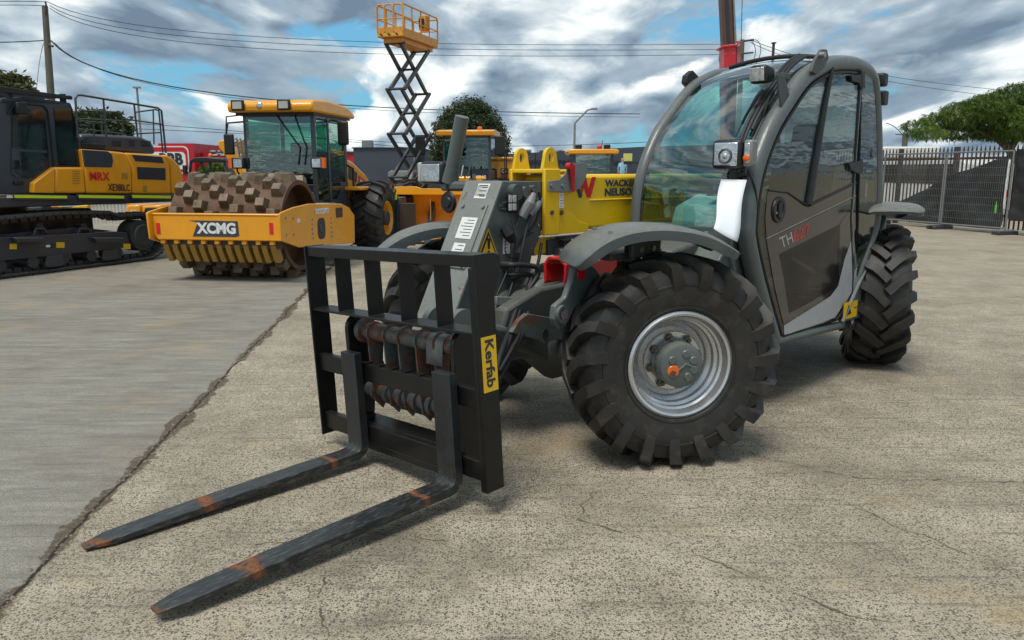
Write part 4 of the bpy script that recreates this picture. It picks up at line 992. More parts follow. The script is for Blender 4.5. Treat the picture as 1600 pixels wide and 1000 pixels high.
zz4 = lambda a, b_: T.sy(640+a/4, 230+b_/4, .874)
MB().prism([zz4(*q) for q in ((1066, 238), (1095, 186), (1101, 186), (1117, 258), (1138, 186), (1164, 186), (1130, 314), (1108, 314), (1090, 250), (1077, 290))], 'y', .8718, .8735).build('letter_emblem_red', K['inkred'], th)
MB().prism([zz4(*q) for q in ((1042, 262), (1060, 252), (1078, 300), (1073, 316), (1058, 316))], 'y', .8718, .8735).build('letter_emblem_blue', K['inkblue'], th)
a = zz4(1220, 247); e = zz4(1370, 200); z2 = zz4(1220, 306); z3 = zz4(1220, 256)
wd_ = (e[0]-a[0])/4.35*6
text('boom_lettering', 'WACKER', (a[0], .872, a[1]), (wd_, 0, 0), (0, 0, e[1]-a[1]), K['inkblue'], th, .035, .001)
text('boom_lettering', 'NEUSON', (a[0], .872, z2[1]), (wd_*1.0, 0, 0), (0, 0, z3[1]-z2[1]), K['inkblue'], th, .035, .001)

# ---------------- cab
outer = T.py([(1213, 541), (1187, 450), (1172, 380), (1172, 345), (1178, 292), (1190, 243), (1210, 192), (1235, 150), (1262, 112), (1285, 95), (1308, 86), (1345, 88), (1368, 102), (1377, 128), (1381, 190), (1382, 280), (1379, 340), (1371, 378), (1352, 430), (1336, 488)], 0)
outer = [(x, z) for x, z in outer]
# smooth the arch
def cr(pts, k=5):
    P_ = [Vector((p[0], p[1], 0)) for p in pts]; ext = [P_[0]*2-P_[1]]+P_+[P_[-1]*2-P_[-2]]; o = []
    for i in range(len(P_)-1):
        a, b_, c_, d_ = ext[i:i+4]
        for q in range(k):
            t = q/k; v = .5*((2*b_)+(c_-a)*t+(2*a-5*b_+4*c_-d_)*t*t+(3*b_-a-3*c_+d_)*t**3); o.append((v.x, v.y))
    o.append((P_[-1].x, P_[-1].y)); return o
arch = cr(outer)
def inset(path, d):
    o = []
    for i, p in enumerate(path):
        a = Vector(path[max(0, i-1)]); b_ = Vector(path[min(len(path)-1, i+1)]); t = (b_-a).normalized(); o.append((p[0]+t.y*d, p[1]-t.x*d))
    return o
arc_c = inset(arch, .048)
CW = .80
def archtube(y, r=.05, mat='grey', name='roll_arch', path=None):
    pp = path or arc_c; m = MB(); m.tube([(x, y, z) for x, z in pp], r, 14, flat=1.0); return m.build(name, K[mat], th, smooth=60)
archtube(.045); archtube(CW-.03, .04)
# bottom frame bar below the door and up the rear edge
bf = T.py([(1207, 541), (1316, 508), (1336, 488), (1334, 470), (1372, 378)], 0.02)
MB().tube([(x, .03, z) for x, z in [arc_c[0], bf[1]]], .028, 10).build('door_sill', K['grey'], th)
MB().tube([(x, .0, z) for x, z in T.py([(1316, 503), (1336, 456), (1372, 378)], 0)], .012, 8).build('pod_edge', K['galv'], th)
fl_ = MB(); fl_.box(.80, 2.10, .04, CW, .46, .50); fl_.build('cab_floor', K['interior'], th)
# rear side pod with warning sticker
pod = T.py([(1319, 503), (1338, 457), (1373, 378), (1386, 335), (1384, 380), (1372, 420), (1356, 492), (1340, 498)], 0)
MB().prism(pod, 'y', -.002, .26).build('side_pod', K['grey'], th, bevel=.012)
p0 = T.P(1317, 500, -.006); p1 = T.P(1338, 494, -.006); p2 = T.P(1338, 469, -.006)
ws = MB().obox((p0.x, -.006, p0.z), (p1.x-p0.x, 0, p1.z-p0.z), (0, 0, p2.z-p1.z), .002).build('warning_sticker', K['stick'], th)
m_ = MB(); m_.prism([(p0.x+.03, p0.z+.02), (p0.x+.13, p0.z+.03), (p0.x+.08, p0.z+.10)], 'y', -.0085, -.0075); m_.box(p0.x+.17, p0.x+.23, -.0085, -.0075, p0.z+.06, p0.z+.066); m_.box(p0.x+.25, p0.x+.262, -.0085, -.0075, p0.z+.04, p0.z+.10); m_.build('sticker_print', K['ink'], ws)
MB().box(p0.x-.03, p0.x-.012, .03, .2, p0.z-.03, p0.z+.1) if 0 else None
# glass: one lofted sheet over the arches, from the cowl up and over the roof to the rear
gi = [p for p in inset(arch, .03)]
i0 = min(range(len(gi)), key=lambda i: abs(gi[i][1]-1.10)+(0 if i < len(gi)/2 else 9)); i1 = max(range(len(gi)), key=lambda i: gi[i][0]*.3+gi[i][1]); 
front = gi[i0:]
top_i = [i for i, p in enumerate(front) if p[1] > 1.98 and p[0] > 1.3]
ws_path = front[:top_i[0]+8]
y0, y1 = .085, CW-.065
def sheet(path, y0, y1, mat, name, bow=.0, ny=8, th_=.006):
    m = MB(); vs = []; n = len(path)
    for i, (x, z) in enumerate(path):
        for j in range(ny+1):
            t = j/ny; bo = bow*(1-(2*t-1)**2)
            a = Vector(path[max(0, i-1)]); b_ = Vector(path[min(n-1, i+1)]); tt = (b_-a).normalized()
            vs.append((x-tt.y*bo, y0+(y1-y0)*t, z+tt.x*bo))
    fs = [(i*(ny+1)+j, (i+1)*(ny+1)+j, (i+1)*(ny+1)+j+1, i*(ny+1)+j+1) for i in range(n-1) for j in range(ny)]
    m.add(vs, fs); return m.build(name, mat, th, smooth=60)
windscreen = sheet(ws_path, y0, y1, K['gl'], 'windscreen', .035)
# black gasket and pillar strip along the near edge of the windscreen
g2 = MB(); g2.tube([(x, .10, z) for x, z in inset(ws_path, -.004)], .022, 8, flat=.7); g2.tube([(x, .085, z) for x, z in inset(ws_path, .05)], .03, 8); g2.build('pillar_trim', K['blackm'], th, smooth=60)
g2 = MB(); g2.tube([(x, y1, z) for x, z in inset(ws_path, .01)], .012, 8); g2.build('windscreen_seal', K['blackm'], th, smooth=60)
MB().tube([(ws_path[-1][0]-.02, y, ws_path[-1][1]+.018+.035*(1-((y-y0)/(y1-y0)*2-1)**2)) for y in [y0+(y1-y0)*i/10 for i in range(11)]], .014, 8).build('roof_seal', K['blackm'], th, smooth=60)
roof_path = [p for p in front if p[0] > ws_path[-1][0]+.03 and p[1] > 1.95]
sheet(roof_path, y0-.03, y1+.03, K['grey'], 'roof', .02)
sheet([(2.50, 1.95), (2.53, 1.75), (2.55, 1.4), (2.55, 1.12)], y0, y1, K['gd'], 'rear_window')
bx('rear_panel', 2.45, 2.56, .06, CW, .5, 1.10, K['grey'], th, .01)
bx('engine_cover', 1.3, 3.05, 1.16, 1.52, .62, 1.0, K['grey'], th, .03)
bx('rear_frame', 2.6, 3.2, .35, 1.1, .60, 1.0, K['greydk'], th, .03)
# cowl below the windscreen and inner cab tub
cx0 = ws_path[0][0]
MB().prism([(cx0-.01, 1.105), (cx0-.03, .98), (cx0+.08, .72), (cx0+.22, .50), (cx0+.5, .50), (cx0+.5, .62), (cx0+.2, .95), (cx0+.12, 1.06), (cx0+.06, 1.105)], 'y', .10, CW).build('cowl', K['grey'], th, bevel=.015)
MB().prism([(cx0+.0, 1.02), (cx0-.30, .98), (cx0-.32, .90), (cx0+.0, .78)], 'y', .30, .78).build('cowl_step', K['greydk'], th, bevel=.02)
MB().prism([(cx0-.02, 1.0), (cx0-.1, .92), (cx0+.02, .6), (cx0+.16, .42), (cx0+.3, .42), (cx0+.1, .8)], 'y', .13, .32).build('wheel_arch_panel', K['grey'], th, bevel=.01)
# far side wall
m_ = MB().prism([(cx0+.05, 1.10), (2.48, 1.10), (2.4, .52), (1.1, .52)], 'y', CW-.02, CW).build('right_side_panel', K['grey'], th)
MB().prism([p for p in inset(arch, .07) if p[1] > 1.10], 'y', CW-.035, CW-.03).build('right_window', K['gl'], th)
for x in (1.75,): MB().box(x, x+.05, CW-.06, CW-.02, 1.1, 2.05).build('window_post', K['blackm'], th)
MB().box(2.38, 2.47, .08, .16, .52, 2.0).build('rear_post', K['interior'], th, bevel=.01)
# interior
st = MB(); st.box(1.62, 2.12, .20, .66, .82, .94); st.build('seat', K['seat'], th, bevel=.04)
MB().prism([(2.05, .94), (2.15, .94), (2.28, 1.50), (2.20, 1.53)], 'y', .21, .65).build('seat_back', K['seat'], th, bevel=.03)
MB().prism([(2.20, 1.55), (2.27, 1.55), (2.30, 1.72), (2.24, 1.73)], 'y', .32, .54).build('headrest', K['seat'], th, bevel=.03)
bx('seat_base', 1.68, 2.1, .24, .62, .50, .815, K['interior'], th, .01)
da = MB(); da.prism([(cx0+.06, 1.10), (cx0+.10, 1.20), (cx0+.34, 1.27), (cx0+.42, 1.22), (cx0+.35, .9), (cx0+.2, .9)], 'y', .13, .56); da.build('dashboard', paint('pale_dashboard', (.25, .33, .29), .5, dirt=.1), th, bevel=.02)
bx('dash_display', cx0+.12, cx0+.30, .20, .36, 1.262, 1.272, K['interior'], th)
MB().tube([(1.30, .43, 1.16), (1.42, .43, 1.34)], .03, 10).build('steering_column', K['interior'], th)
sw = []
for i in range(24):
    a = 2*math.pi*i/24; c0 = Vector((1.45, .43, 1.37)); u = Vector((0, 1, 0)); v = Vector((.55, 0, .83)).normalized(); v = Vector((.8, 0, .45)).normalized(); sw.append(c0+u*math.cos(a)*.18+v*math.sin(a)*.18)
s_ = MB(); s_.tube(sw, .015, 8, closed=True); s_.tube([sw[0], (1.45, .43, 1.36), sw[12]], .012, 6); s_.tube([(1.45, .43, 1.36), sw[6]], .012, 6); s_.build('steering_wheel', K['blackm'], th)
jb = MB(); jb.box(1.35, 2.0, .68, .78, .6, 1.12); jb.build('armrest_console', K['interior'], th, bevel=.02)
j_ = MB(); j_.tube([(1.5, .70, 1.12), (1.48, .68, 1.25)], .015, 8); j_.ball((1.47, .68, 1.28), .035, 10); j_.build('joystick', K['blackm'], th)
MB().ball((1.75, .12, 1.52), .06, 14, (.8, .5, 1)).build('door_knob', K['blackm'], th)
MB().tube([(1.78, .10, 1.30), (1.74, .12, 1.42), (1.76, .12, 1.5)], .014, 8).build('door_stay', K['blackm'], th)
jr = MB(); jr.box(1.60, 1.74, .18, .28, .51, .62); jr.build('white_container', K['white'], th, bevel=.02)

# ---------------- door
yd = .012
door_in = inset(arch, .102)
d_path = [p for p in door_in]
def sypt(px, py): return T.sy(px, py, yd)
seam_top = sypt(1338, 95); seam_mid = sypt(1336, 420); 
xs_top = 2.03
# outline: from bottom front corner up the arch to the seam then down
up_ = [p for p in door_in if p[0] < xs_top and p[1] > .44]
up_ = up_[:[i for i, p in enumerate(up_) if p[1] == max(q[1] for q in up_)][0]+1]
botf = sypt(1222, 526)
dpoly = [botf]+[p for p in up_ if p[1] > .46]+[(xs_top, 2.055), (xs_top+.03, 1.5), (xs_top+.03, 1.1), sypt(1332, 430), sypt(1330, 470), sypt(1306, 500)]
dg = MB().prism(dpoly, 'y', yd, yd+.006).build('door', K['gd'], th, smooth=0)
md = MB(); md.tube([(x, yd+.002, z) for x, z in dpoly], .011, 8, closed=True); md.build('door_seal', K['blackm'], dg, smooth=60)
# rear quarter glass
ru = [p for p in inset(arch, .07) if p[0] > xs_top+.03 and p[1] > .92]
qpoly = [(xs_top+.035, 2.06)]+ru+[sypt(1352, 420), sypt(1340, 432)]
MB().prism(qpoly, 'y', yd, yd+.006).build('quarter_window', K['gd'], th, smooth=0)
m_ = MB(); m_.tube([(xs_top+.017, yd-.004, 2.05), (xs_top+.03, yd-.004, 1.5), (xs_top+.045, yd-.004, 1.1), (seam_mid[0]+.0, yd-.004, .75)], .006, 6); m_.build('hinge_strip', K['galv'], th)
# opaque frit panels
def pan(pts, mat, name, o=.002, par=None):
    return MB().prism([sypt(*q) for q in pts], 'y', yd-o-.0012, yd-o).build(name, mat, par or dg, smooth=0)
pan([(1198, 308), (1199, 300), (1202, 296), (1230, 302), (1255, 322), (1258, 323), (1336, 283), (1336, 306), (1197, 373), (1195, 340)], K['frit'], 'mid_panel')
pan([(1197, 375), (1336, 308), (1336, 316), (1310, 350), (1312, 350), (1222, 394), (1216, 398), (1222, 425), (1232, 490), (1302, 452), (1310, 440), (1312, 350), (1336, 316), (1336, 357), (1319, 405), (1309, 447), (1298, 461), (1224, 508), (1210, 450)], K['frit'], 'lower_panel')
pan([(1224, 509), (1297, 463), (1308, 448), (1319, 406), (1330, 372), (1334, 362), (1331, 455), (1304, 496), (1225, 524)], K['silverdecal'], 'silver_decal')
a = sypt(1197, 373); e = sypt(1336, 306); MB().tube([(a[0], yd-.004, a[1]), (e[0], yd-.004, e[1])], .004, 6).build('panel_edge', K['galv'], dg)
mu = T.py([(1299, 106), (1286, 171), (1262, 320)], yd); MB().tube([(x, yd-.003, z) for x, z in mu], [.016, .020, .024], 8).build('door_mullion', K['blackm'], dg)
m_ = MB(); m_.tube([(x, yd-.004, z) for x, z in T.py([(1199, 297), (1230, 301), (1250, 315), (1262, 322), (1336, 286)], yd)], .007, 6); m_.build('window_seal', K['blackm'], dg, smooth=60)
p = T.P(1216, 328, yd-.003); MB().lathe([(.0, .0), (.046, .0), (.052, -.010), (.072, -.010), (.076, 0)], p, 'y', 30, close=False).build('door_handle', K['blackm'], dg)
MB().box(p.x-.008, p.x+.035, yd-.012, yd-.004, p.z-.045, p.z+.045).build('handle_paddle', K['blackm'], dg, bevel=.004)
p = T.P(1216-3, 333, yd-.013); MB().cyl(p, p-Vector((0, .004, 0)), .007, 10).build('key_lock', K['steel'], dg)
a = T.P(1221, 388, yd-.004); e = T.P(1240, 378, yd-.004); tp_ = T.P(1217, 372, yd-.004)
U = e-a; V = tp_-a; V.x += .0
text('door_lettering', 'TH', a, U*1.0, V*.98, K['silverdecal'], dg, .0, .001)
a2 = T.P(1241, 379, yd-.004); e2 = T.P(1267, 363, yd-.004); U2 = e2-a2
text('door_lettering', '627', a2, U2*1.0, V*.98, K['inkred'], dg, .0, .001)
hg = MB(); hg.prism(T.py([(1325, 118), (1340, 117), (1347, 112), (1347, 138), (1341, 140), (1338, 130), (1327, 127)], yd), 'y', yd-.02, yd-.003); hg.cyl(T.P(1345, 110, 0), T.P(1345, 140, 0), .012, 8); hg.build('door_hinge', K['blackm'], th, bevel=.003)
hg = MB(); hg.prism(T.py([(1322, 255), (1340, 252), (1344, 248), (1344, 270), (1338, 272), (1325, 266)], yd), 'y', yd-.02, yd-.003); hg.build('door_hinge', K['blackm'], th, bevel=.003)
p = T.P(1364, 240, yd-.002); MB().lathe([(0, -.006), (.026, -.006), (.034, 0)], p, 'y', 20, close=False).build('fuel_cap', K['charcoal'], th)
bx('side_mirror', T.sy(1377, 155)[0], T.sy(1384, 155)[0], -.02, .04, T.sy(1383, 165)[1], T.sy(1383, 142)[1], K['blackm'], th, .01)
# brackets at the roof corners
def vq(px, py, y): q = T.P(px, py, y); return q
rb_ = MB(); rb_.prism(T.py([(1258, 113), (1263, 95), (1274, 78), (1282, 78), (1285, 92), (1276, 108), (1266, 118)], .02), 'y', -.02, .0); rb_.build('roof_bracket', K['greydk'], th, bevel=.004)
p = T.P(1281, 86, -.02); MB().cyl(p, p-Vector((0, .03, 0)), .016, 12).build('roof_bracket_pin', K['steel'], th)
rb_ = MB(); rb_.prism(T.py([(1068, 130), (1070, 118), (1079, 110), (1089, 121), (1088, 132), (1075, 138)], CW), 'y', CW-.02, CW+.02); rb_.build('roof_bracket', K['blackm'], th, bevel=.006)
# cables running along the roof edge
for k in range(3):
    P_ = [(x, .10+.02*k, z+.035+.006*k) for x, z in inset(arch, -.0)[(28, 15, 17)[k]:46]]
    MB().tube(P_, .010, 6).build('cable', K['rubber'], th, smooth=60)
bx('roof_lamp', T.sy(1374, 110, .1)[0], T.sy(1374, 110, .1)[0]+.08, .06, .18, 1.98, 2.07, K['blackm'], th, .015)
# windscreen wiper pair
def scr(px, py, o=.03): q = T.P(px, py, .14); return Vector((q.x, .14-o*0, q.z))
def wip(pts, rs, name):
    P_ = [T.P(px, py, y) for px, py, y in pts]; return MB().tube(P_, rs, 8).build(name, K['blackm'], th, smooth=60)
wip([(1192, 140, .10), (1184, 150, .12), (1166, 180, .18), (1149, 214, .24)], [.011, .012, .008, .006], 'wiper_arm')
wip([(1211, 142, .09), (1192, 172, .13), (1172, 212, .17)], [.006, .008, .006], 'wiper_blade')
wip([(1203, 150, .08), (1190, 185, .10), (1183, 222, .09)], [.008, .009, .006], 'wiper_arm')
# front near headlamp with indicator
hx = .6
c1 = T.Q(1110, 264, hx); c2 = T.Q(1158, 217, hx)
hl = MB(); hl.box(hx, hx+.10, c2.y, c1.y, c1.z, c2.z); hl.build('headlamp', K['blackm'], th, bevel=.022)
MB().box(hx-.004, hx+.01, c2.y+.018, c1.y-.018, c1.z+.016, c2.z-.016).build('headlamp_lens', K['mirrorlens'], th, bevel=.006)
cyy, czz = (c1.y+c2.y)/2, (c1.z+c2.z)/2
MB().lathe([(.030, -.004), (.034, -.008), (.040, -.004)], (hx-.004, cyy, czz-.01), 'x', 24).build('lamp_ring', K['greydk'], th); MB().ball((hx-.006, cyy, czz-.01), .014, 10, (.6, 1, 1)).build('bulb', K['mirrorlens'], th)
c3 = T.Q(1178, 219, hx+.03); ind = MB().box(hx+.02, hx+.09, c3.y+.004, c2.y-.003, c1.z+.012, c2.z-.004).build('indicator', K['galv'], th, bevel=.012)
MB().box(hx+.012, hx+.03, c3.y+.012, c2.y-.012, c1.z+.03, c2.z-.02).build('indicator_lens', K['lens'], ind, bevel=.006)
MB().ball((hx+.012, (c3.y+c2.y)/2, c1.z+.055), .02, 10, (.4, 1, 1)).build('indicator_bulb', K['orange'], ind)
m_ = MB(); m_.tube([(hx+.06, (c1.y+c2.y)/2-.02, c1.z+.01), (hx+.06, (c1.y+c2.y)/2-.02, c1.z-.055)], .018, 8); m_.tube([(hx+.06, (c1.y+c2.y)/2-.02, c1.z-.035), (hx+.18, .02, c1.z-.03), (.80, .03, c1.z-.02)], .014, 8); m_.build('lamp_bracket', K['blackm'], th)
hose([(hx+.08, .03, c1.z), (hx+.12, -.0, c1.z-.10), (hx+.16, .0, c1.z-.22), (hx+.22, .03, c1.z-.27)], .005)
# roof work light
wx = .93
w1 = T.Q(1170, 133, wx); w2 = T.Q(1204, 99, wx)
wl = MB().prism([(wx, w1.z), (wx-.015, w2.z), (wx+.09, w2.z-.01), (wx+.10, w1.z+.02)], 'y', w2.y+.012, w1.y).build('work_light', K['blackm'], th, bevel=.02)
MB().obox((wx-.003, w2.y+.03, w1.z+.016), (0, w1.y-w2.y-.035, 0), (-.012, 0, w2.z-w1.z-.032), .008).build('work_light_lens', K['lens'], wl, bevel=.004)
bk = MB(); bk.prism(T.py([(1214, 116), (1225, 118), (1233, 150), (1221, 176), (1217, 150)], .02), 'y', .015, .025); bk.box(wx+.08, wx+.16, .02, .06, w1.z+.03, w1.z+.06); bk.build('light_bracket', K['greydk'], th, bevel=.003)
# far side lamp stalk, lamp, tube and disc
fx = -.27
f1 = T.Q(690, 288, fx); f2_ = T.Q(655, 252, fx)
fl2 = MB(); fl2.box(fx, fx+.11, f1.y, f2_.y, f1.z, f2_.z); fl2.build('headlamp', K['blackm'], th, bevel=.022)
MB().box(fx-.004, fx+.01, f1.y+.02, f2_.y-.014, f1.z+.014, f2_.z-.016).build('headlamp_lens', K['mirrorlens'], th, bevel=.006)
MB().box(fx+.01, fx+.08, f2_.y+.002, f2_.y+.035, f1.z+.01, f2_.z-.006).build('indicator', K['acwhite'], th, bevel=.01)
s0 = T.Q(703, 285, -.22); s1 = T.Q(722, 182, -.22)
MB().tube([s0, s0.lerp(s1, .3), s1], [.050, .040, .040], 16).build('exhaust_stack', K['grey'], th, smooth=50)
h0 = T.Q(694, 291, -.22); h1 = T.Q(748, 291, -.22); h1.y = 1.108; MB().tube([h0, h1], .030, 8).build('lamp_beam', K['grey'], th)
dd = T.Q(701, 316, -.24); m_ = MB(); m_.lathe([(0, -.02), (.028, -.02), (.033, -.012), (.056, -.012), (.063, 0), (.056, .012), (0, .012)], dd, 'x', 24, close=False); m_.build('horn', K['blackm'], th)
MB().tube([dd+Vector((0, 0, .07)), dd+Vector((.0, 0, .12))], .015, 8).build('horn_bracket', K['blackm'], th)

# paper sheet hanging from the lamp
ps = MB(); vs = []; c_ = [T.Q(1127, 280, hx+.03), T.Q(1167, 281, hx+.03), T.P(1147, 378, -.12), T.P(1110, 357, -.06)]
for i in range(13):
    t = i/12
    for j in range(5):
        s = j/4; q = (c_[0]*(1-s)+c_[1]*s)*(1-t)+(c_[3]*(1-s)+c_[2]*s)*t
        q = q+Vector((.02*math.sin(t*2.6)-.012*math.sin(math.pi*s)*t, 0.012*math.sin(t*5), -.01*math.sin(math.pi*t))); vs.append(q)
fs = [(i*5+j, i*5+j+1, (i+1)*5+j+1, (i+1)*5+j) for i in range(12) for j in range(4)]
o = ps.add(vs, fs).build('paper_sheet', K['paper'], None, smooth=60); sm = o.modifiers.new('solid', 'SOLIDIFY'); sm.thickness = .0008
o.location = T.o; o.rotation_euler = (0, 0, T.A); tag(o, 'blank white paper sheet hanging below the near headlamp of the telehandler', 'paper')

# ---------------- fork carriage (local x forward/back with the tips at 0)
cr_ = MB(); B = .0
xf = 1.298            # front face of guard, local
y0, y1 = -.645, .60  # guard extents about its centre line
cx_ = -2.425
cr_.box(xf, xf+.10, y0+.012, y1-.012, .955, 1.003)                         # top bar
cr_.box(xf, xf+.11, y0+.012, y1-.012, .682, .694)                         # shelf
cr_.prism([(xf-.01, .03), (xf-.01, 1.006), (xf+.10, 1.006), (xf+.135, .99), (xf+.137, .95), (xf+.115, .90), (xf+.092, .86), (xf+.088, .03)], 'y', y0-.002, y0+.010)
cr_.prism([(xf-.01, .03), (xf-.01, 1.006), (xf+.10, 1.006), (xf+.09, .03)], 'y', y1-.010, y1+.002)
cr_.box(xf-.010, xf+.012, y0+.0105, y0+.035, .03, .954)
# rails
up = MB(); 
car_ = cr_.build('fork_carriage', K['black'], th, bevel=.003, loc=(cx_, .77, .012), rot=(rad(-2.2), rad(-1.9), 0))
rl = MB(); rl.box(xf+.012, xf+.05, y0+.036, y1-.011, .372, .457); rl.build('upper_rail', K['black'], car_, bevel=.003)
for k in range(7): MB().box(xf+.011, xf+.052, -.33+k*.1, -.30+k*.1, .4575, .4635).build('rail_tooth', K['black'], car_)
rl = MB(); rl.box(xf+.012, xf+.05, y0+.036, y1-.011, .065, .150); rl.box(xf+.0505, xf+.16, -.38, .36, .140, .150); rl.box(xf+.012, xf+.13, -.34, .31, .03, .0645); rl.build('lower_rail', K['black'], car_, bevel=.003)
for (a, b_) in ((.355, .362), (.108, .115), (-.142, -.135), (-.387, -.380)):
    MB().box(xf+.006, xf+.094, a, b_, .695, .9545).build('guard_bar', K['black'], car_, bevel=.002)
for y in (-.41, .38):
    m_ = MB(); pts = [(xf+.051, .07), (xf+.051, .60)]
    for i in range(9): a = math.pi-math.pi*i/8; pts.append((xf+.126+.075*math.cos(a), .60+.07*math.sin(a)))
    pts += [(xf+.201, .40), (xf+.16, .07)]
    m_.prism(pts, 'y', y-.014, y+.014); m_.build('hook_plate', K['black'], car_, bevel=.004)
MB().box(xf+.055, xf+.12, y0+.05, y0+.10, .05, .36).build('side_web', K['black'], car_, bevel=.003)
MB().box(xf+.07, xf+.14, -.38, .38, .10, .125).build('cross_bar', K['black'], car_, bevel=.003)
# yellow maker's plate with vertical lettering on the near upright
p = Vector((xf+.004, y0-.0035, .68)); bp = MB().box(xf+.004, xf+.084, y0-.0035, y0-.0022, .452, .678).build('brand_sticker', K['stick'], car_, smooth=0)
text('brand_lettering', 'Kerfab', (xf+.022, y0-.004, .665), (0, 0, -.195), (.048, 0, 0), K['ink'], bp, .028, .0006)
# forks: L-shaped with a rounded heel, tapering blade
def fork(yc):
    w0 = .057; m = MB(); prof = []   # (x, zbot, ztop) blade from tip to heel
    t_ = .042
    out = [(.035, .004, .014), (.13, .0, .021), (.45, .0, .031), (.95, 0, .037), (1.19, 0, .037)]
    bot = [(x, zb) for x, zb, zt in out]; top = [(x, zt) for x, zb, zt in out]
    R_ = .06; cx, cz = 1.223, .075
    ob = [(cx+(R_+.015)*math.sin(rad(a)), cz-(R_+.015)*math.cos(rad(a))) for a in range(0, 91, 15)]
    ib = [(cx-.005+.037*math.sin(rad(a)), cz-.037*math.cos(rad(a))) for a in range(0, 91, 15)]
    outer_ = bot+ob+[(1.298, .515)]; inner_ = top+ib+[(1.256, .515)]
    poly = outer_+inner_[::-1]
    n = len(outer_); vs = []; fs = []
    for k, (pl_) in enumerate((outer_, inner_)):
        for i, (x, z) in enumerate(pl_):
            ww = w0 if x > .15 else (w0*.50+w0*.5*(max(0, x-.035)/.115)**.7)
            vs += [(x, yc-ww, z), (x, yc+ww, z)]
    for i in range(n-1):
        a, b_ = 2*i, 2*i+2; c, d = 2*n+2*i, 2*n+2*i+2
        fs += [(a, a+1, b_+1, b_), (c, d, d+1, c+1), (a, b_, d, c), (a+1, c+1, d+1, b_+1)]
    fs += [(0, 2*n, 2*n+1, 1), (2*n-2, 2*n-1, 4*n-1, 4*n-2)]
    m.add(vs, fs); f = m.build('fork', K['fork'], car_, bevel=.003, smooth=30)
    MB().box(1.2985, 1.3095, yc-.045, yc+.045, .395, .480).build('fork_hook', K['black'], f, bevel=.003)
    return f
fork(-.435); fork(.245)
# shanks carry cleaner black paint than the blades
# quick coupler of the machine: rusty cross tube with fins, lower ringed pin
qc = MB(); qc.tube([(xf+.13, -.372, .585), (xf+.13, .36, .585)], .042, 18); q_ = qc.build('coupler_tube', K['coupler'], car_, smooth=50)
MB().lathe([(.043, 0), (.062, 0), (.062, .03), (.05, .05), (.043, .05)], (xf+.13, .31, .585), 'y', 20).build('tube_collar', K['coupler'], car_)
for y in (.25, .12, .01, -.12, -.25):
    m_ = MB(); pts = [(xf+.16, .44)]+[(xf+.13+.052*math.cos(rad(a)), .585+.052*math.sin(rad(a))) for a in range(-30, 211, 20)]+[(xf+.085, .50), (xf+.095, .25), (xf+.14, .20), (xf+.20, .30)]
    m_.prism(pts, 'y', y-.005, y+.005).build('coupler_fin', K['coupler'], car_)
MB().tube([(xf+.14, -.36, .285), (xf+.14, .35, .285)], .036, 18).build('coupler_pin', K['coupler'], car_, smooth=50)
for y in (.27, .17, .06, -.05, -.16, -.27):
    MB().lathe([(.037, -.012), (.052, -.012), (.052, .012), (.037, .012)], (xf+.14, y, .285), 'y', 20).build('pin_ring', K['coupler'], car_)
pts = [(xf+.13+.046*math.cos(rad(a)), .585+.046*math.sin(rad(a))) for a in range(40, 200, 20)]
m_ = MB(); m_.add([(x, y, z) for x, z in pts for y in (-.31, -.20)]+[(x, y, z) for x, z in [(xf+.075, .50)] for y in (-.31, -.20)], [(2*i, 2*i+1, 2*i+3, 2*i+2) for i in range(len(pts))]); o = m_.build('tread_plate', K['galv'], car_, smooth=60); o.modifiers.new('s', 'SOLIDIFY').thickness = .004
bx('coupler_back', xf+.17, xf+.21, -.26, .24, .20, .60, K['greydk'], car_, .01)
for y in (-.02, .16):
    p = MB(); p.lathe([(.0, -.02), (.085, -.02), (.085, .02), (0, .02)], (xf+.32, y-.16, .62), 'y', 24, close=False); p.build('coupler_ear', K['grey'], car_)
MB().tube([(xf+.30, -.08, .62), (xf+.50, .10, .58)], .05, 12).build('tilt_cylinder', K['greydk'], car_)

# ------------------------------------------------------------------ background machines
def gpoly(fr, z, pts, y): return fr.py([z(*q) for q in pts], y)
def rail(parent, pts, r=.02, mat='blackm', name='handrail', n=8):
    return MB().tube(pts, r, n).build(name, K[mat], parent, smooth=50)

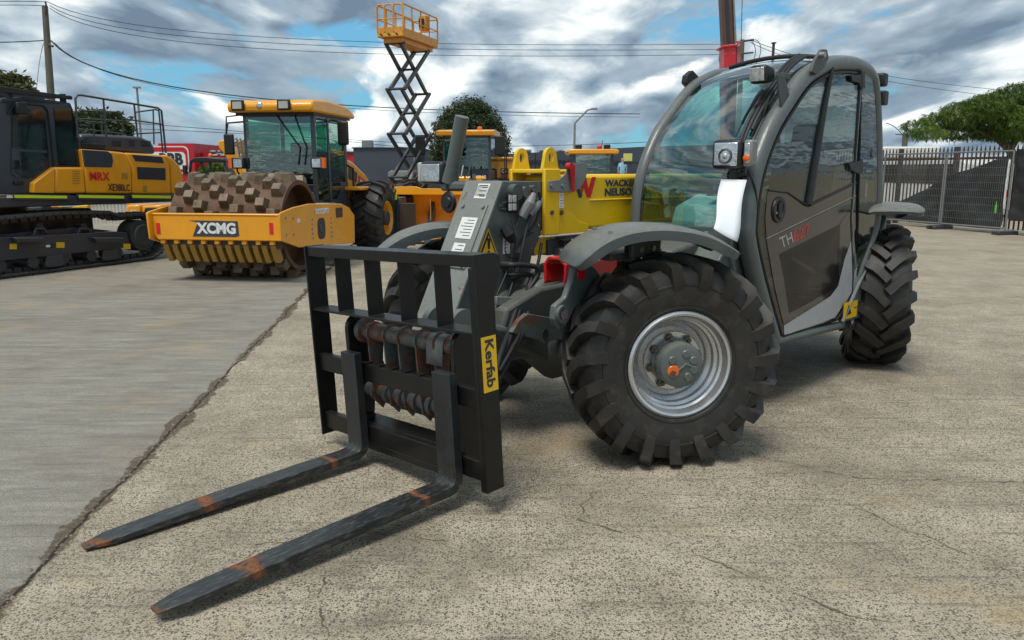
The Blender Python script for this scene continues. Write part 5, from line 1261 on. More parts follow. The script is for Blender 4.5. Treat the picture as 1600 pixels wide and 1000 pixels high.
# ---- excavator at the left edge
E_ = Frame(-6.75, 10.21, 67)
ez = lambda a, b: (a*.32, 120+b*.32)
ex = thing('excavator', 'large charcoal and amber tracked excavator with lime reflective strips at the left edge', 'excavator', E_.o, 67)
def ep(pts, y): return gpoly(E_, ez, pts, y)
def epan(name, pts, y, mat, t=.01, par=None, bevel=0, depth=None):
    return MB().prism(ep(pts, y), 'y', y-(t if depth is None else 0), y+(depth or 0)).build(name, mat, par or ex, bevel=bevel)
def track(y0, y1, name='track'):
    # loop of shoes round idler and sprocket, sagging over the carrier rollers
    x0, x1 = -1.75, 2.72; R_ = .36; pts = []
    for i in range(40): pts.append((x0+(x1-x0-.15)*i/39, .035))
    for i in range(1, 12): a = -90+180*i/12; pts.append((x1-.15-.12+(R_-.02)*math.cos(rad(a))*.95+.12*(1-abs(a)/90), .40+(R_)*math.sin(rad(a))))
    for i in range(40):
        t = i/39; xx = x1-.25-(x1-x0-.35)*t; sag = .0; 
        zz = .75+.075*math.exp(-((xx-1.2)/.9)**2)+.02*math.cos(xx*2.2); zz = zz if xx < 1.9 else .75-.02+.0*(xx-1.9); pts.append((xx, zz))
    for i in range(1, 8): a = 90+180*i/8; pts.append((x0+.1+R_*math.cos(rad(a)), .40+R_*math.sin(rad(a))))
    P_ = [Vector((p[0], p[1])) for p in pts]; L = [0]
    for a, b_ in zip(P_, P_[1:]+P_[:1]): L.append(L[-1]+(b_-a).length)
    tot = L[-1]; nsh = int(tot/.135); m = MB(); lk = MB()
    def pos(d):
        d %= tot
        for i in range(len(P_)):
            if L[i+1] >= d: return P_[i].lerp(P_[(i+1) % len(P_)], (d-L[i])/(L[i+1]-L[i]))
    for k in range(nsh):
        a = pos(k*tot/nsh+.006); b_ = pos((k+1)*tot/nsh-.006); t = (b_-a).normalized(); nn = Vector((t.y, -t.x))
        o = a; 
        def v(u, w_, y): p = a+t*u+nn*w_; return (p.x, y, p.y)
        ll = (b_-a).length
        for (u0, u1, w0, w1) in ((0, ll, -.012, .012), (0, .016, .012, .035), (ll*.45, ll*.45+.016, .012, .030), (ll*.85, ll*.85+.014, .012, .026)):
            m.add([v(u0, w0, y0), v(u1, w0, y0), v(u1, w1, y0), v(u0, w1, y0), v(u0, w0, y1), v(u1, w0, y1), v(u1, w1, y1), v(u0, w1, y1)],
                  [(0, 1, 2, 3), (7, 6, 5, 4), (0, 4, 5, 1), (1, 5, 6, 2), (2, 6, 7, 3), (3, 7, 4, 0)])
        for yy in (y0+.14, y1-.2):
            lk.add([v(.01, -.075, yy), v(ll*.8, -.075, yy), v(ll, -.012, yy), v(0, -.012, yy), v(.01, -.075, yy+.05), v(ll*.8, -.075, yy+.05), v(ll, -.012, yy+.05), v(0, -.012, yy+.05)],
                   [(0, 1, 2, 3), (7, 6, 5, 4), (0, 4, 5, 1), (1, 5, 6, 2), (2, 6, 7, 3), (3, 7, 4, 0)])
    tr = m.build(name, K['track'], ex, smooth=0); lk.build('track_links', K['track'], tr, smooth=0); return tr
t1 = track(.0, .46); t2 = track(2.0, 2.46)
for yy0, yy1 in ((.05, .40), (2.06, 2.40)):
    fb_ = MB(); fb_.prism([(-1.6, .24), (-1.6, .50), (0.07, .545), (.6, .53), (1.90, .50), (2.10, .47), (2.14, .24)], 'y', yy0, yy1)
    fb_.prism([(-1.6, .545), (.0, .57), (1.3, .60), (1.95, .505)], 'y', yy0+.12, yy1)
    fbo = fb_.build('track_frame', K['charcoal'], ex, bevel=.01)
    if yy0 < 1:
        MB().box(.0, 2.0, yy0-.012, yy0-.001, .24, .256).build('frame_lip', K['track'], fbo)
        for px in (150, 540):
            s_ = ep([(px-95, 785), (px+50, 785), (px+50, 805), (px-80, 810)], yy0-.03); MB().prism(s_, 'y', yy0-.10, yy0+.05).build('step', K['track'], fbo, bevel=.008)
        for px in (212, 425):
            a = ep([(px-35, 778), (px-22, 742), (px+18, 742), (px+34, 770)], yy0+.0); rail(fbo, [(x, yy0+.06, z) for x, z in a], .02, 'track', 'guard_loop')
            MB().prism(ep([(px-25, 722), (px-15, 715), (px+5, 715), (px+10, 745), (px-20, 745)], yy0+.1), 'y', yy0+.12, yy0+.3).build('carrier_roller', K['track'], fbo, bevel=.01)
        for i, px in enumerate((62, 295, 617)):
            a = ep([(px-15, 842), (px+20, 842), (px+20, 815), (px-15, 815)], yy0-.004); w_ = 1.0
            MB().prism(a if i != 1 else ep([(275, 835), (315, 835), (315, 808), (275, 808)], yy0-.004), 'y', yy0-.006, yy0-.002).build('warning_sticker', K['stick'], fbo)
        MB().lathe([(0, -.004), (.035, -.004), (.035, 0)], (ep([(256, 825)], yy0)[0][0], yy0-.002, ep([(256, 825)], yy0)[0][1]), 'y', 14, close=False).build('frame_hole', K['ink'], fbo)
        MB().prism(ep([(225, 832), (245, 832), (245, 821), (225, 821)], yy0-.004), 'y', yy0-.006, yy0-.002).build('label_sticker', K['white'], fbo)
        for i in range(8):
            x = -1.3+i*.46
            if i % 2 == 1 or True:
                MB().tube([(x, yy0+.02, .17), (x, yy1, .17)], [.085, .085], 18).build('track_roller', K['track'], fbo)
            if i % 2 == 0: MB().prism([(x+.14, .10), (x+.18, .235), (x+.42, .235), (x+.44, .10), (x+.38, .075), (x+.20, .075)], 'y', yy0-.02, yy0+.01).build('roller_guard', K['charcoal'], fbo, bevel=.006)
    m_ = MB(); m_.lathe([(0, -.02), (.16, -.02), (.18, 0), (.235, 0), (.245, .02), (.245, .3), (0, .3)], (2.40, yy0, .40), 'y', 40, close=False); sp_ = m_.build('sprocket', K['track'], ex)
    for k in range(20):
        a = 2*math.pi*k/20; MB().cyl((2.40+.21*math.cos(a), yy0-.008, .40+.21*math.sin(a)), (2.40+.21*math.cos(a), yy0, .40+.21*math.sin(a)), .012, 6).build('sprocket_bolt', K['track'], sp_)
MB().box(.0, 1.9, .5, 2.0, .45, .85).build('carbody', K['charcoal'], ex, bevel=.04)
MB().lathe([(0, .78), (.62, .78), (.62, .93), (0, .93)], (.55, 1.2, 0), 'z', 40, close=False).build('slew_ring', K['track'], ex)
# upper deck
yd_ = .15
MB().prism([(-2.2, .94), (-2.2, 1.10), (3.36, 1.03), (3.2, .90)], 'y', yd_, 2.45).build('deck', K['charcoal'], ex, bevel=.02)
for a, b_ in ((70, 326), (384, 604), (645, 833)):
    st_ = MB().prism(ep([(a-12, 574), (b_+14, 577), (b_+20, 603), (a-2, 600)], yd_-.02), 'y', yd_-.04, yd_-.001).build('deck_edge', K['charcoal'], ex, bevel=.006)
    MB().prism(ep([(a, 577), (b_, 581), (b_+2, 594), (a+2, 591)], yd_-.042), 'y', yd_-.045, yd_-.041).build('reflective_strip', K['lime'], st_)
MB().prism(ep([(32, 592), (62, 592), (62, 579), (32, 579)], yd_-.01), 'y', yd_-.02, yd_-.015).build('label_sticker', K['white'], ex)
# amber side panels, split by gaps
def body(name, pts, mat=K['amber'], y=yd_, d=2.25, bevel=.03): return MB().prism(ep(pts, y), 'y', y, y+d).build(name, mat, ex, bevel=bevel)
b1 = body('side_panel', [(165, 567), (168, 518), (262, 446), (268, 441), (268, 569)], d=.9)
b2 = body('side_panel', [(271, 569), (271, 441), (410, 441), (421, 570)], d=.9)
b3 = body('side_panel', [(425, 570), (414, 441), (400, 352), (540, 362), (612, 370), (645, 450), (647, 572)])
b4 = body('side_panel', [(651, 572), (648, 450), (615, 371), (800, 383), (832, 430), (838, 574)])
b5 = body('counterweight', [(842, 574), (838, 440), (803, 382), (822, 382), (850, 400), (880, 435), (896, 480), (902, 530), (900, 576)], bevel=.06)
def epq(pts, y=yd_-.001): return ep(pts, y)
MB().prism(epq([(402, 355), (525, 363), (545, 378), (552, 410), (545, 443), (414, 440)]), 'y', yd_-.012, yd_+.02).build('grey_cover', K['charcoal'], b3, bevel=.01)
MB().prism(epq([(645, 380), (788, 391), (800, 422), (660, 412)]), 'y', yd_-.008, yd_-.001).build('vent', K['ink'], b4)
MB().prism(epq([(668, 440), (806, 446), (808, 504), (672, 500)]), 'y', yd_-.008, yd_-.001).build('vent', K['ink'], b4)
MB().prism(epq([(594, 470), (622, 471), (622, 498), (594, 497)]), 'y', yd_-.008, yd_-.001).build('latch', K['ochre'], b3)
MB().prism(epq([(697, 532), (716, 532), (716, 560), (697, 560)]), 'y', yd_-.008, yd_-.001).build('latch', K['ochre'], b4)
for k in range(6): MB().prism(epq([(352, 458+k*12), (390, 459+k*12), (390, 463+k*12), (352, 462+k*12)]), 'y', yd_-.006, yd_-.001).build('louvre', K['ochre'], b2)
def etext(s, a, e, h, mat, par, bold=.04, name='lettering'):
    A_ = ep([a], yd_-.012)[0]; B_ = ep([e], yd_-.012)[0]; H_ = ep([h], yd_-.012)[0]
    text(name, s, (A_[0], yd_-.014, A_[1]), (B_[0]-A_[0], 0, B_[1]-A_[1]), (0, 0, H_[1]-A_[1]), mat, par, bold, .002)
etext('MRX', (441, 505), (538, 508), (441, 463), K['inkred'], b3, .015); etext('XE380LC', (530, 556), (636, 559), (530, 521), K['ink'], b3, .01)
etext('XCMG', (857, 554), (884, 555), (857, 543), K['white'], b5, .05)
# hood
MB().prism(ep([(395, 325), (395, 282), (440, 278), (690, 292), (740, 315), (757, 345), (760, 378), (520, 358)], .65), 'y', .65, 1.9).build('engine_hood', K['charcoal'], ex, bevel=.04)
for (a, b_) in ((550, 596), (632, 658), (692, 735)):
    for r_ in range(2):
        for k in range(5 if b_-a > 40 else 3):
            x = a+k*9.5; MB().prism(ep([(x, 325+r_*16), (x+6, 325+r_*16), (x+6, 312+r_*16), (x, 312+r_*16)], .64), 'y', .642, .649).build('hood_slot', K['ink'], ex)
MB().prism(ep([(395, 350), (395, 322), (520, 330), (520, 352)], .40), 'y', .40, .66).build('step_box', K['blackm'], ex, bevel=.01)
# cab
yc_ = .25
cabp = [(-20, 575), (-20, 120), (20, 108), (120, 100), (240, 118), (345, 128), (358, 160), (395, 340), (410, 440), (275, 440), (262, 446), (168, 515), (163, 572)]
cb = MB(); cpp = ep(cabp, yc_); cb.prism(cpp, 'y', yc_, yc_+.035); cb.build('cab_frame', K['charcoal'], ex, bevel=.012)
MB().prism(ep([(20, 110), (345, 128), (358, 160), (395, 340), (410, 440), (10, 440)], yc_), 'y', yc_+.95, yc_+.98).build('cab_frame', K['charcoal'], ex)
MB().prism([(p[0], p[1]) for p in ep([(0, 108), (120, 96), (345, 126), (345, 138), (0, 135)], yc_)], 'y', yc_, yc_+.98).build('cab_roof', K['charcoal'], ex, bevel=.03)
MB().prism(ep([(20, 440), (410, 440), (410, 570), (20, 575)], yc_+.05), 'y', yc_+.05, yc_+.95).build('cab_base', K['interior'], ex)
wn = epan('door_window', [(52, 470), (60, 180), (75, 148), (205, 160), (218, 185), (240, 450), (232, 495), (80, 492)], yc_, K['darkglass'], .012, bevel=0)
MB().prism(ep([(54, 348), (228, 360), (229, 372), (54, 362)], yc_-.013), 'y', yc_-.02, yc_-.013).build('window_bar', K['charcoal'], wn)
MB().prism(ep([(60, 190), (85, 180), (88, 350), (60, 345)], yc_-.013), 'y', yc_-.016, yc_-.0135).build('glass_glare', K['interior'], wn)
MB().prism(ep([(84, 490), (84, 420), (120, 405), (170, 440), (235, 470), (232, 494)], yc_-.013), 'y', yc_-.0145, yc_-.0128).build('seat_seen_inside', K['ochre'], wn) if 0 else None
epan('side_window', [(262, 150), (345, 152), (362, 200), (388, 400), (384, 436), (286, 432), (272, 300)], yc_, K['darkglass'], .012)
MB().tube([(x, yc_-.016, z) for x, z in ep([(40, 180), (70, 128), (210, 140), (232, 165), (250, 300), (266, 446)], yc_-.01)], .012, 6).build('door_seal', K['blackm'], ex)
MB().prism(ep([(65, 125), (118, 122), (118, 185), (70, 182)], yc_-.05), 'y', yc_-.12, yc_-.06).build('side_mirror', K['blackm'], ex, bevel=.015)
MB().box(*[ep([(65, 520)], yc_)[0][0], ep([(108, 520)], yc_)[0][0]], yc_-.04, yc_-.002, ep([(65, 528)], yc_)[0][1], ep([(65, 508)], yc_)[0][1]).build('door_handle', K['blackm'], ex, bevel=.008)
# falling-object guard above the cab
gz = ep([(-10, 45), (350, 95), (350, 112), (-10, 75)], yc_-.02)
fg = MB(); fg.prism(gz, 'y', yc_-.04, yc_+.02); fg.prism(gz, 'y', yc_+.92, yc_+.98); fg.build('roof_guard', K['blackm'], ex, bevel=.008)
m_ = MB()
for k in range(9):
    t = k/8; x = gz[0][0]+(gz[1][0]-gz[0][0])*t; z = gz[3][1]+(gz[2][1]-gz[3][1])*t+.03; m_.box(x-.02, x+.02, yc_+.02, yc_+.92, z, z+.03)
m_.build('roof_guard_slats', K['blackm'], ex)
for px in (60, 320): q = ep([(px, 118)], yc_)[0]; MB().box(q[0]-.03, q[0]+.03, yc_+.02, yc_+.08, q[1]-.12, q[1]+.10).build('guard_mount', K['blackm'], ex)
# handrails
def er(pts, y, r=.017, name='handrail'): return rail(ex, [(x, y, z) for x, z in ep(pts, y)], r, 'track', name)
er([(380, 300), (368, 105), (378, 90), (400, 90), (770, 152), (788, 165), (810, 372)], .2)
er([(505, 112), (523, 350)], .2, .015); er([(655, 137), (672, 292)], .2, .015); er([(748, 165), (752, 330)], .9, .013)
er([(384, 215), (500, 225), (515, 228)], .2, .012); er([(520, 170), (800, 240)], .2, .012) if 0 else er([(600, 205), (795, 232)], .2, .012)
er([(385, 165), (570, 172), (590, 180), (598, 205), (600, 310)], .9, .014); er([(655, 200), (665, 172), (760, 160), (775, 165)], .9, .014)
er([(455, 225), (462, 325)], .2, .014); er([(495, 175), (500, 280)], .9, .013); er([(670, 278), (785, 272)], .5, .013); er([(395, 235), (430, 240)], .9, .012)
er([(775, 160), (795, 370)], .26, .014); er([(385, 205), (600, 215)], 1.3, .011); er([(390, 255), (600, 278)], 1.3, .011)
# excavator boom stub in front of the cab, outside the picture to the left
MB().prism([(-2.2, 1.0), (-1.2, 1.0), (-2.4, 2.9), (-3.6, 3.6), (-3.8, 3.2), (-2.9, 2.6)], 'y', 1.35, 1.85).build('boom', K['amber'], ex, bevel=.03)

# ---- padfoot road roller
R_ = Frame(-3.55, 10.9, 81)
rz = lambda a, b: (220+a*.31, 130+b*.31)
ro = thing('road_roller', 'amber padfoot road roller with studded rusty drum and glazed cab', 'road roller', R_.o, 81)
def rp(pts, y): return gpoly(R_, rz, pts, y)
def rx(pts, x): return R_.px([rz(*q) for q in pts], x)
# drum
dc = Vector((-.24, .02, .69)); DR = .60; y0, y1 = -.76, .78
dm = MB(); dm.lathe([(DR-.06, y0), (DR, y0), (DR, y1), (DR-.06, y1)], (dc.x, 0, dc.z), 'y', 64, close=True)
dm.lathe([(DR-.05, y0+.22), (.1, y0+.22), (.1, y1-.22), (DR-.05, y1-.22)], (dc.x, 0, dc.z), 'y', 40, close=True)
dro = dm.build('drum', K['drumrust'], ro, smooth=40)
rows = 9; per = 11; npad = 0
for r_ in range(rows):
    yy = y0+.10+(y1-y0-.20)*r_/(rows-1)
    for k in range(per):
        a = 2*math.pi*(k+.5*(r_ % 2)+.12*r_)/per; npad += 1
        if npad > 99: break
        ca, sa = math.cos(a), math.sin(a); H_ = .105
        def v(r, t, y): return (dc.x+r*ca-t*sa, y, dc.z+r*sa+t*ca)
        vs = [v(DR-.02, -.085, yy-.085), v(DR-.02, .085, yy-.085), v(DR-.02, .085, yy+.085), v(DR-.02, -.085, yy+.085),
              v(DR+H_, -.055, yy-.058), v(DR+H_, .055, yy-.058), v(DR+H_, .055, yy+.058), v(DR+H_, -.055, yy+.058)]
        MB().add(vs, [(0, 1, 2, 3), (4, 5, 6, 7), (0, 1, 5, 4), (1, 2, 6, 5), (2, 3, 7, 6), (3, 0, 4, 7)]).build('drum_pad', K['padside'], dro, bevel=.006, smooth=0)
# frame round the drum
fy0, fy1, fx = -.88, .85, -1.06
fbp = R_.px([(235, 342), (440, 336), (440, 375), (246, 384), (235, 375)], fx)
zt, zb = R_.sx(438, 337, fx)[1], R_.sx(438, 377, fx)[1]
fr_ = MB(); fr_.prism([(fy0, zb), (fy0, zt), (fy1+.02, zt), (fy1+.02, zb+.08), (fy1-.05, zb)], 'x', fx-.02, fx+.10)
fr_.prism([(fx-.03, zt-.005), (fx-.03, zt+.02), (fx+.10, zt+.02), (fx+.10, zt-.005)], 'y', fy0, fy1+.02)
fro = fr_.build('front_frame', K['amber'], ro, bevel=.018)
sp1 = rp([(688, 660), (700, 650), (760, 625), (840, 607), (1000, 607), (1040, 625), (1068, 665), (1070, 805), (790, 828), (700, 795)], fy0)
spl = MB().prism(sp1, 'y', fy0-.03, fy0).build('side_frame', K['amber'], ro, bevel=.008)
sp2 = [(x, z) for x, z in sp1]; MB().prism(sp2, 'y', fy1, fy1+.03).build('side_frame', K['amber'], ro, bevel=.008)
q = rp([(900, 732)], fy0)[0]
MB().prism([(q[0]+dx, q[1]+dz) for dx, dz in [(-.13, -.06), (-.11, -.12), (-.06, -.145), (.06, -.145), (.11, -.12), (.13, -.06), (.13, .06), (.11, .12), (.06, .145), (-.06, .145), (-.11, .12), (-.13, .06)]], 'y', fy0-.035, fy0-.031).build('access_opening', K['ink'], spl)
MB().lathe([(0, -.006), (.055, -.006), (.06, 0)], (q[0]-.02, fy0-.037, q[1]), 'y', 16, close=False).build('drum_motor', K['track'], spl)
q = rp([(990, 652)], fy0)[0]; MB().box(q[0]-.13, q[0]+.12, fy0-.036, fy0-.031, q[1]-.07, q[1]+.07).build('vent', K['brown'], spl)
for (a, b_) in ((718, 680), (722, 765), (757, 680), (760, 762), (853, 688), (853, 710), (853, 735), (855, 758), (857, 782), (948, 680), (950, 703), (950, 727), (952, 750), (952, 772)):
    q = rp([(a, b_)], fy0)[0]; MB().lathe([(0, -.008), (.016, -.008), (.018, 0)], (q[0], fy0-.031, q[1]), 'y', 8, close=False).build('frame_bolt', K['steel'], spl)
A_ = rp([(865, 662)], fy0)[0]; B_ = rp([(937, 662)], fy0)[0]; H_ = rp([(865, 634)], fy0)[0]
text('frame_lettering', 'XS123PD', (A_[0], fy0-.036, A_[1]), (B_[0]-A_[0], 0, 0), (0, 0, H_[1]-A_[1]), K['white'], spl, .055, .003)
MB().box(rp([(775, 700)], fy0)[0][0], rp([(792, 700)], fy0)[0][0], fy0-.034, fy0-.031, rp([(780, 703)], fy0)[0][1], rp([(780, 683)], fy0)[0][1]).build('label_sticker', K['white'], spl)
# name on the front bar; Y runs to the left of the picture so the text direction is -Y
a = R_.sx(308, 365, fx-.02); e = R_.sx(369, 364, fx-.02); h = R_.sx(310, 347.5, fx-.02)
MB().prism([(a[0]+.06, a[1]-.035), (a[0]-.02, h[1]), (a[0]+.09, h[1]+.025), (e[0]-.03, h[1]+.02), (e[0]-.04, a[1]-.02), (e[0]+.0, a[1]-.035)], 'x', fx-.024, fx-.0205).build('name_backing', K['charcoal'], fro)
text('name_lettering', 'XCMG', (fx-.026, a[0], a[1]), (0, e[0]-a[0], 0), (0, 0, h[1]-a[1]), K['white'], fro, .045, .002)
for px in (247.5, 424):
    q = R_.sx(px, 357, fx-.02); MB().box(fx-.026, fx-.0205, q[0]-.025, q[0]+.025, q[1]-.07, q[1]+.07).build('reflector', K['inkred'], fro)
for k in range(9):
    y = fy0+.15+k*(fy1-fy0-.25)/8; MB().box(fx-.0, fx+.06, y-.03, y+.03, zb-.05, zb-.002).build('scraper_bracket', K['amber'], fro, bevel=.005)
MB().box(fx+.05, fx+.10, fy0+.05, fy1-.05, zb-.10, zb-.003).build('scraper_bar', K['brown'], fro)
for i in range(13): MB().prism([(fx+.04, zb-.06), (fx+.16, zb-.08), (fx+.24, zb-.26), (fx+.15, zb-.29), (fx+.06, zb-.14)], 'y', fy0+.12+i*.122, fy0+.19+i*.122).build('scraper_tooth', K['ochre'], ro)
bx('rear_frame', .72, .95, -.8, .9, .45, .95, K['charcoal'], ro, .02)
# cab
cyr = -.60; cyl_ = .64; cxf = .95
def cx_y(px, py): return R_.sx(px, py, cxf)
zc0 = R_.sx(520, 277, cxf)[1]-.02; zc1 = R_.sx(480, 176, cxf)[1]
yl = R_.sx(383, 176, cxf)[0]; yr = R_.sx(488, 176, cxf)[0]
LL = 1.22
cab = MB()
for (x, y) in ((cxf, yl), (cxf, yr), (cxf+LL, yr), (cxf+LL, yl)): cab.box(x-.03, x+.03, y-.03, y+.03, .75, zc1)
cab.box(cxf-.03, cxf+LL+.03, yr-.03, yr+.03, zc1-.08, zc1); cab.box(cxf-.03, cxf+LL+.03, yl-.03, yl+.03, zc1-.08, zc1); cab.box(cxf-.028, cxf+.028, yr+.02, yl-.02, zc1-.07, zc1-.005); cab.box(cxf+LL-.028, cxf+LL+.028, yr+.02, yl-.02, zc1-.07, zc1-.005)
cab.build('cab_frame', K['charcoal'], ro, bevel=.008)
cbase = MB(); cbase.prism([(cxf+.12, .75), (cxf-.04, 1.22), (cxf+.25, zc0-.35), (cxf+LL, zc0-.35), (cxf+LL, .72)], 'y', yr-.02, yl+.02); cbase.build('cab_base', K['charcoal'], ro, bevel=.02)
MB().obox((cxf-.035, yr+.02, zc0), (0, yl-yr-.04, 0), (0, 0, zc1-zc0-.06), .006).build('windscreen', K['gc'], ro)
MB().obox((cxf+.03, yr-.034, .98), (LL*.30, 0, 0), (0, 0, zc1-1.08), .006).build('side_glass', K['gc'], ro)
MB().obox((cxf+.50, yr-.034, zc0), (LL*.52, 0, 0), (0, 0, zc1-zc0-.1), .006).build('door_glass', K['gc'], ro)
MB().obox((cxf+.03, yl+.034, zc0), (LL-.06, 0, 0), (0, 0, zc1-zc0-.1), .006).build('side_glass', K['gc'], ro)
MB().obox((cxf+LL+.034, yr+.03, zc0), (0, yl-yr-.06, 0), (0, 0, zc1-zc0-.1), .006).build('rear_glass', K['gc'], ro)
m_ = MB(); m_.box(cxf+.44, cxf+.50, yr-.045, yr-.02, .8, zc1-.05); m_.box(cxf+LL-.10, cxf+LL-.04, yr-.045, yr-.02, .8, zc1-.05); m_.box(cxf+.50, cxf+LL-.1, yr-.045, yr-.02, zc1-.12, zc1-.06); m_.box(cxf+.50, cxf+LL-.1, yr-.045, yr-.02, .76, zc0-.06)
m_.build('door', K['charcoal'], ro, bevel=.006)
MB().prism([(cxf+.52, .98), (cxf+.54, 1.28), (cxf+.86, 1.33), (cxf+.88, 1.12), (cxf+.70, .98)], 'y', yr-.05, yr-.046).build('lower_door_glass', K['darkglass'], ro)
ssx = MB(); ssx.box(cxf+.5, cxf+.85, -.12, .28, 1.20, 1.32); ssx.box(cxf+.82, cxf+.95, -.10, .26, 1.32, 1.85); ssx.box(cxf+.15, cxf+.35, -.15, .30, 1.1, 1.42); ssx.build('seat', K['seat'], ro, bevel=.03)
sw = [(cxf+.36+.10*math.sin(2*math.pi*i/20)*.5, .07+.19*math.cos(2*math.pi*i/20), 1.50+.13*math.sin(2*math.pi*i/20)) for i in range(20)]; MB().tube(sw, .014, 6, closed=True).build('steering_wheel', K['blackm'], ro)
# roof
rt = [(cxf-.22, zc1+.0), (cxf-.24, zc1+.10), (cxf-.16, zc1+.17), (cxf+.35, zc1+.20), (cxf+1.2, zc1+.17), (cxf+LL+.28, zc1+.06), (cxf+LL+.28, zc1+.0)]
rof = MB().prism(rt, 'y', yr-.10, yl+.16).build('roof', K['amber'], ro, bevel=.03)
MB().box(cxf-.10, cxf+LL+.15, yr-.06, yl+.1, zc1-.035, zc1-.002).build('roof_lining', K['blackm'], ro)
for y in (yl-.02, yr+.32):
    lb = MB().box(cxf-.27, cxf-.23, y-.10, y+.10, zc1+.02, zc1+.17).build('work_light', K['blackm'], rof, bevel=.012); MB().box(cxf-.276, cxf-.27, y-.07, y+.07, zc1+.045, zc1+.145).build('work_light_lens', K['acwhite'], lb)
MB().ball((cxf-.22, (yl+yr)/2+.18, zc1+.09), .055, 12, (.5, 1, 1)).build('round_lamp', K['lens'], rof)
m_ = MB()
for (x, y) in ((yl, 0),): pass
rail(ro, [(cxf, yl+.03, zc1-.12), (cxf-.08, yl+.24, zc1-.14), (cxf-.08, yl+.28, zc1-.30)], .014); rail(ro, [(cxf, yl+.03, zc1-.02), (cxf-.08, yl+.26, zc1-.05), (cxf-.08, yl+.28, zc1-.30)], .012)
MB().box(cxf-.14, cxf-.08, yl+.15, yl+.30, zc1-.60, zc1-.30).build('side_mirror', K['blackm'], ro, bevel=.02)
q = rp([(1035, 215)], yr-.2)[0]; MB().box(cxf+.62, cxf+.68, yr-.30, yr-.12, 1.98-.18, zc1-.08).build('side_mirror', K['blackm'], ro, bevel=.03); rail(ro, [(cxf+.65, yr, zc1-.06), (cxf+.65, yr-.2, zc1-.1)], .014)
for i in range(2): rail(ro, [(cxf-.05, .0-.28*i+.05, zc1-.02), (cxf-.05, -.30-.1*i, zc1-.50), (cxf-.05, -.26-.1*i, zc1-.75)], .010, name='wiper')
for (y, s) in ((yl+.1, 1), (yr-.08, -1)):
    rail(ro, [(cxf-.0, y, 1.30), (cxf-.10, y+s*.03, 1.40), (cxf-.10, y+s*.03, 1.50)], .014, name='lamp_stalk')
    lb = MB().box(cxf-.14, cxf-.05, y-.10, y+.09, 1.44, 1.60).build('headlamp', K['blackm'], ro, bevel=.015)
    MB().box(cxf-.146, cxf-.14, y-.07, y+.06, 1.46, 1.58).build('headlamp_lens', K['mirrorlens'], lb); MB().box(cxf-.14, cxf-.07, y+s*.11-.02, y+s*.11+.035, 1.45, 1.60).build('indicator', K['orange'], lb)
# engine cover and rear wheel
hz_ = rp([(1062, 362), (1090, 378), (1135, 425), (1200, 490), (1238, 560), (1235, 580), (1150, 560), (1062, 560)], -.62)
hd = MB().prism([(cxf+LL+.06, 1.62), (cxf+LL+.35, 1.58), (cxf+LL+1.0, 1.36), (cxf+LL+1.65, .98), (cxf+LL+1.7, .70), (cxf+LL+.06, .70)], 'y', yr+.0, yl).build('engine_cover', K['amber'], ro, bevel=.05)
MB().prism([(cxf+LL+.14, 1.28), (cxf+LL+.16, 1.48), (cxf+LL+.55, 1.38), (cxf+LL+.50, 1.22)], 'y', yr-.008, yr-.001).build('vent', K['ink'], hd)
MB().prism([(cxf+LL+.60, 1.20), (cxf+LL+.62, 1.34), (cxf+LL+1.0, 1.22), (cxf+LL+.98, 1.09)], 'y', yr-.008, yr-.001).build('badge', K['inkred'], hd)
text('badge_lettering', 'XCMG', (cxf+LL+.64, yr-.011, 1.215), (.32, 0, -.105), (0, 0, .075), K['white'], hd, .05, .001)
bx('fender', cxf+LL-.15, cxf+LL+.80, yr-.32, yr-.01, 1.10, 1.16, K['amber'], ro, .02)
bx('rear_chassis', cxf-.1, cxf+LL+1.6, yr+.05, yl-.05, .45, .72, K['charcoal'], ro, .03)
rail(ro, [(cxf+LL+.1, yr-.1, .85), (cxf+LL+.1, yr-.1, 1.45), (cxf+LL+.0, yr-.04, 1.5)], .018)
for (y, o_s) in ((-.80, -1), (.86, 1)):
    wheel(ro, 2.72, y, .62, 0, .62, .50, .27, K['amber'], out=o_s, n=18, nuts=0, hubmat=K['track'], refl=False, lug=.04, lugw=.06, dirn=-1)

# ---- scissor lift
S_ = Frame(-2.25, 17, 71)
sl_ = thing('scissor_lift', 'amber scissor lift raised high on dark crossed arms', 'scissor lift', S_.o, 71)
pl0 = S_.sx(615, 58, 0)[1]; W_ = S_.sx(590, 57, 0)[0]; LL2 = 1.72
z0 = 4.16
dk = MB(); dk.box(0, LL2, 0, W_, z0, z0+.05); dk.box(-.005, .02, -.005, W_+.005, z0, z0+.20); dk.box(.021, LL2, -.005, .015, z0, z0+.18); dk.box(.021, LL2, W_-.015, W_+.005, z0, z0+.18); dk.box(LL2-.015, LL2+.006, .016, W_-.016, z0, z0+.18); dk.box(.1, LL2-.1, .08, W_-.08, z0-.10, z0-.001)
dko = dk.build('platform', K['platform'], sl_, bevel=.006)
for k in range(7): MB().prism([(.02+k*.09, z0+.02), (.06+k*.09, z0+.075), (.10+k*.09, z0+.075), (.06+k*.09, z0+.02)], 'x', -.010, -.006).build('hazard_stripe', K['ink'] if k % 2 else K['stick'], dko)
rl_z = z0+.64
def rr(pts, r=.018): return MB().tube(pts, r, 8).build('guard_rail', K['platform'], sl_, smooth=50)
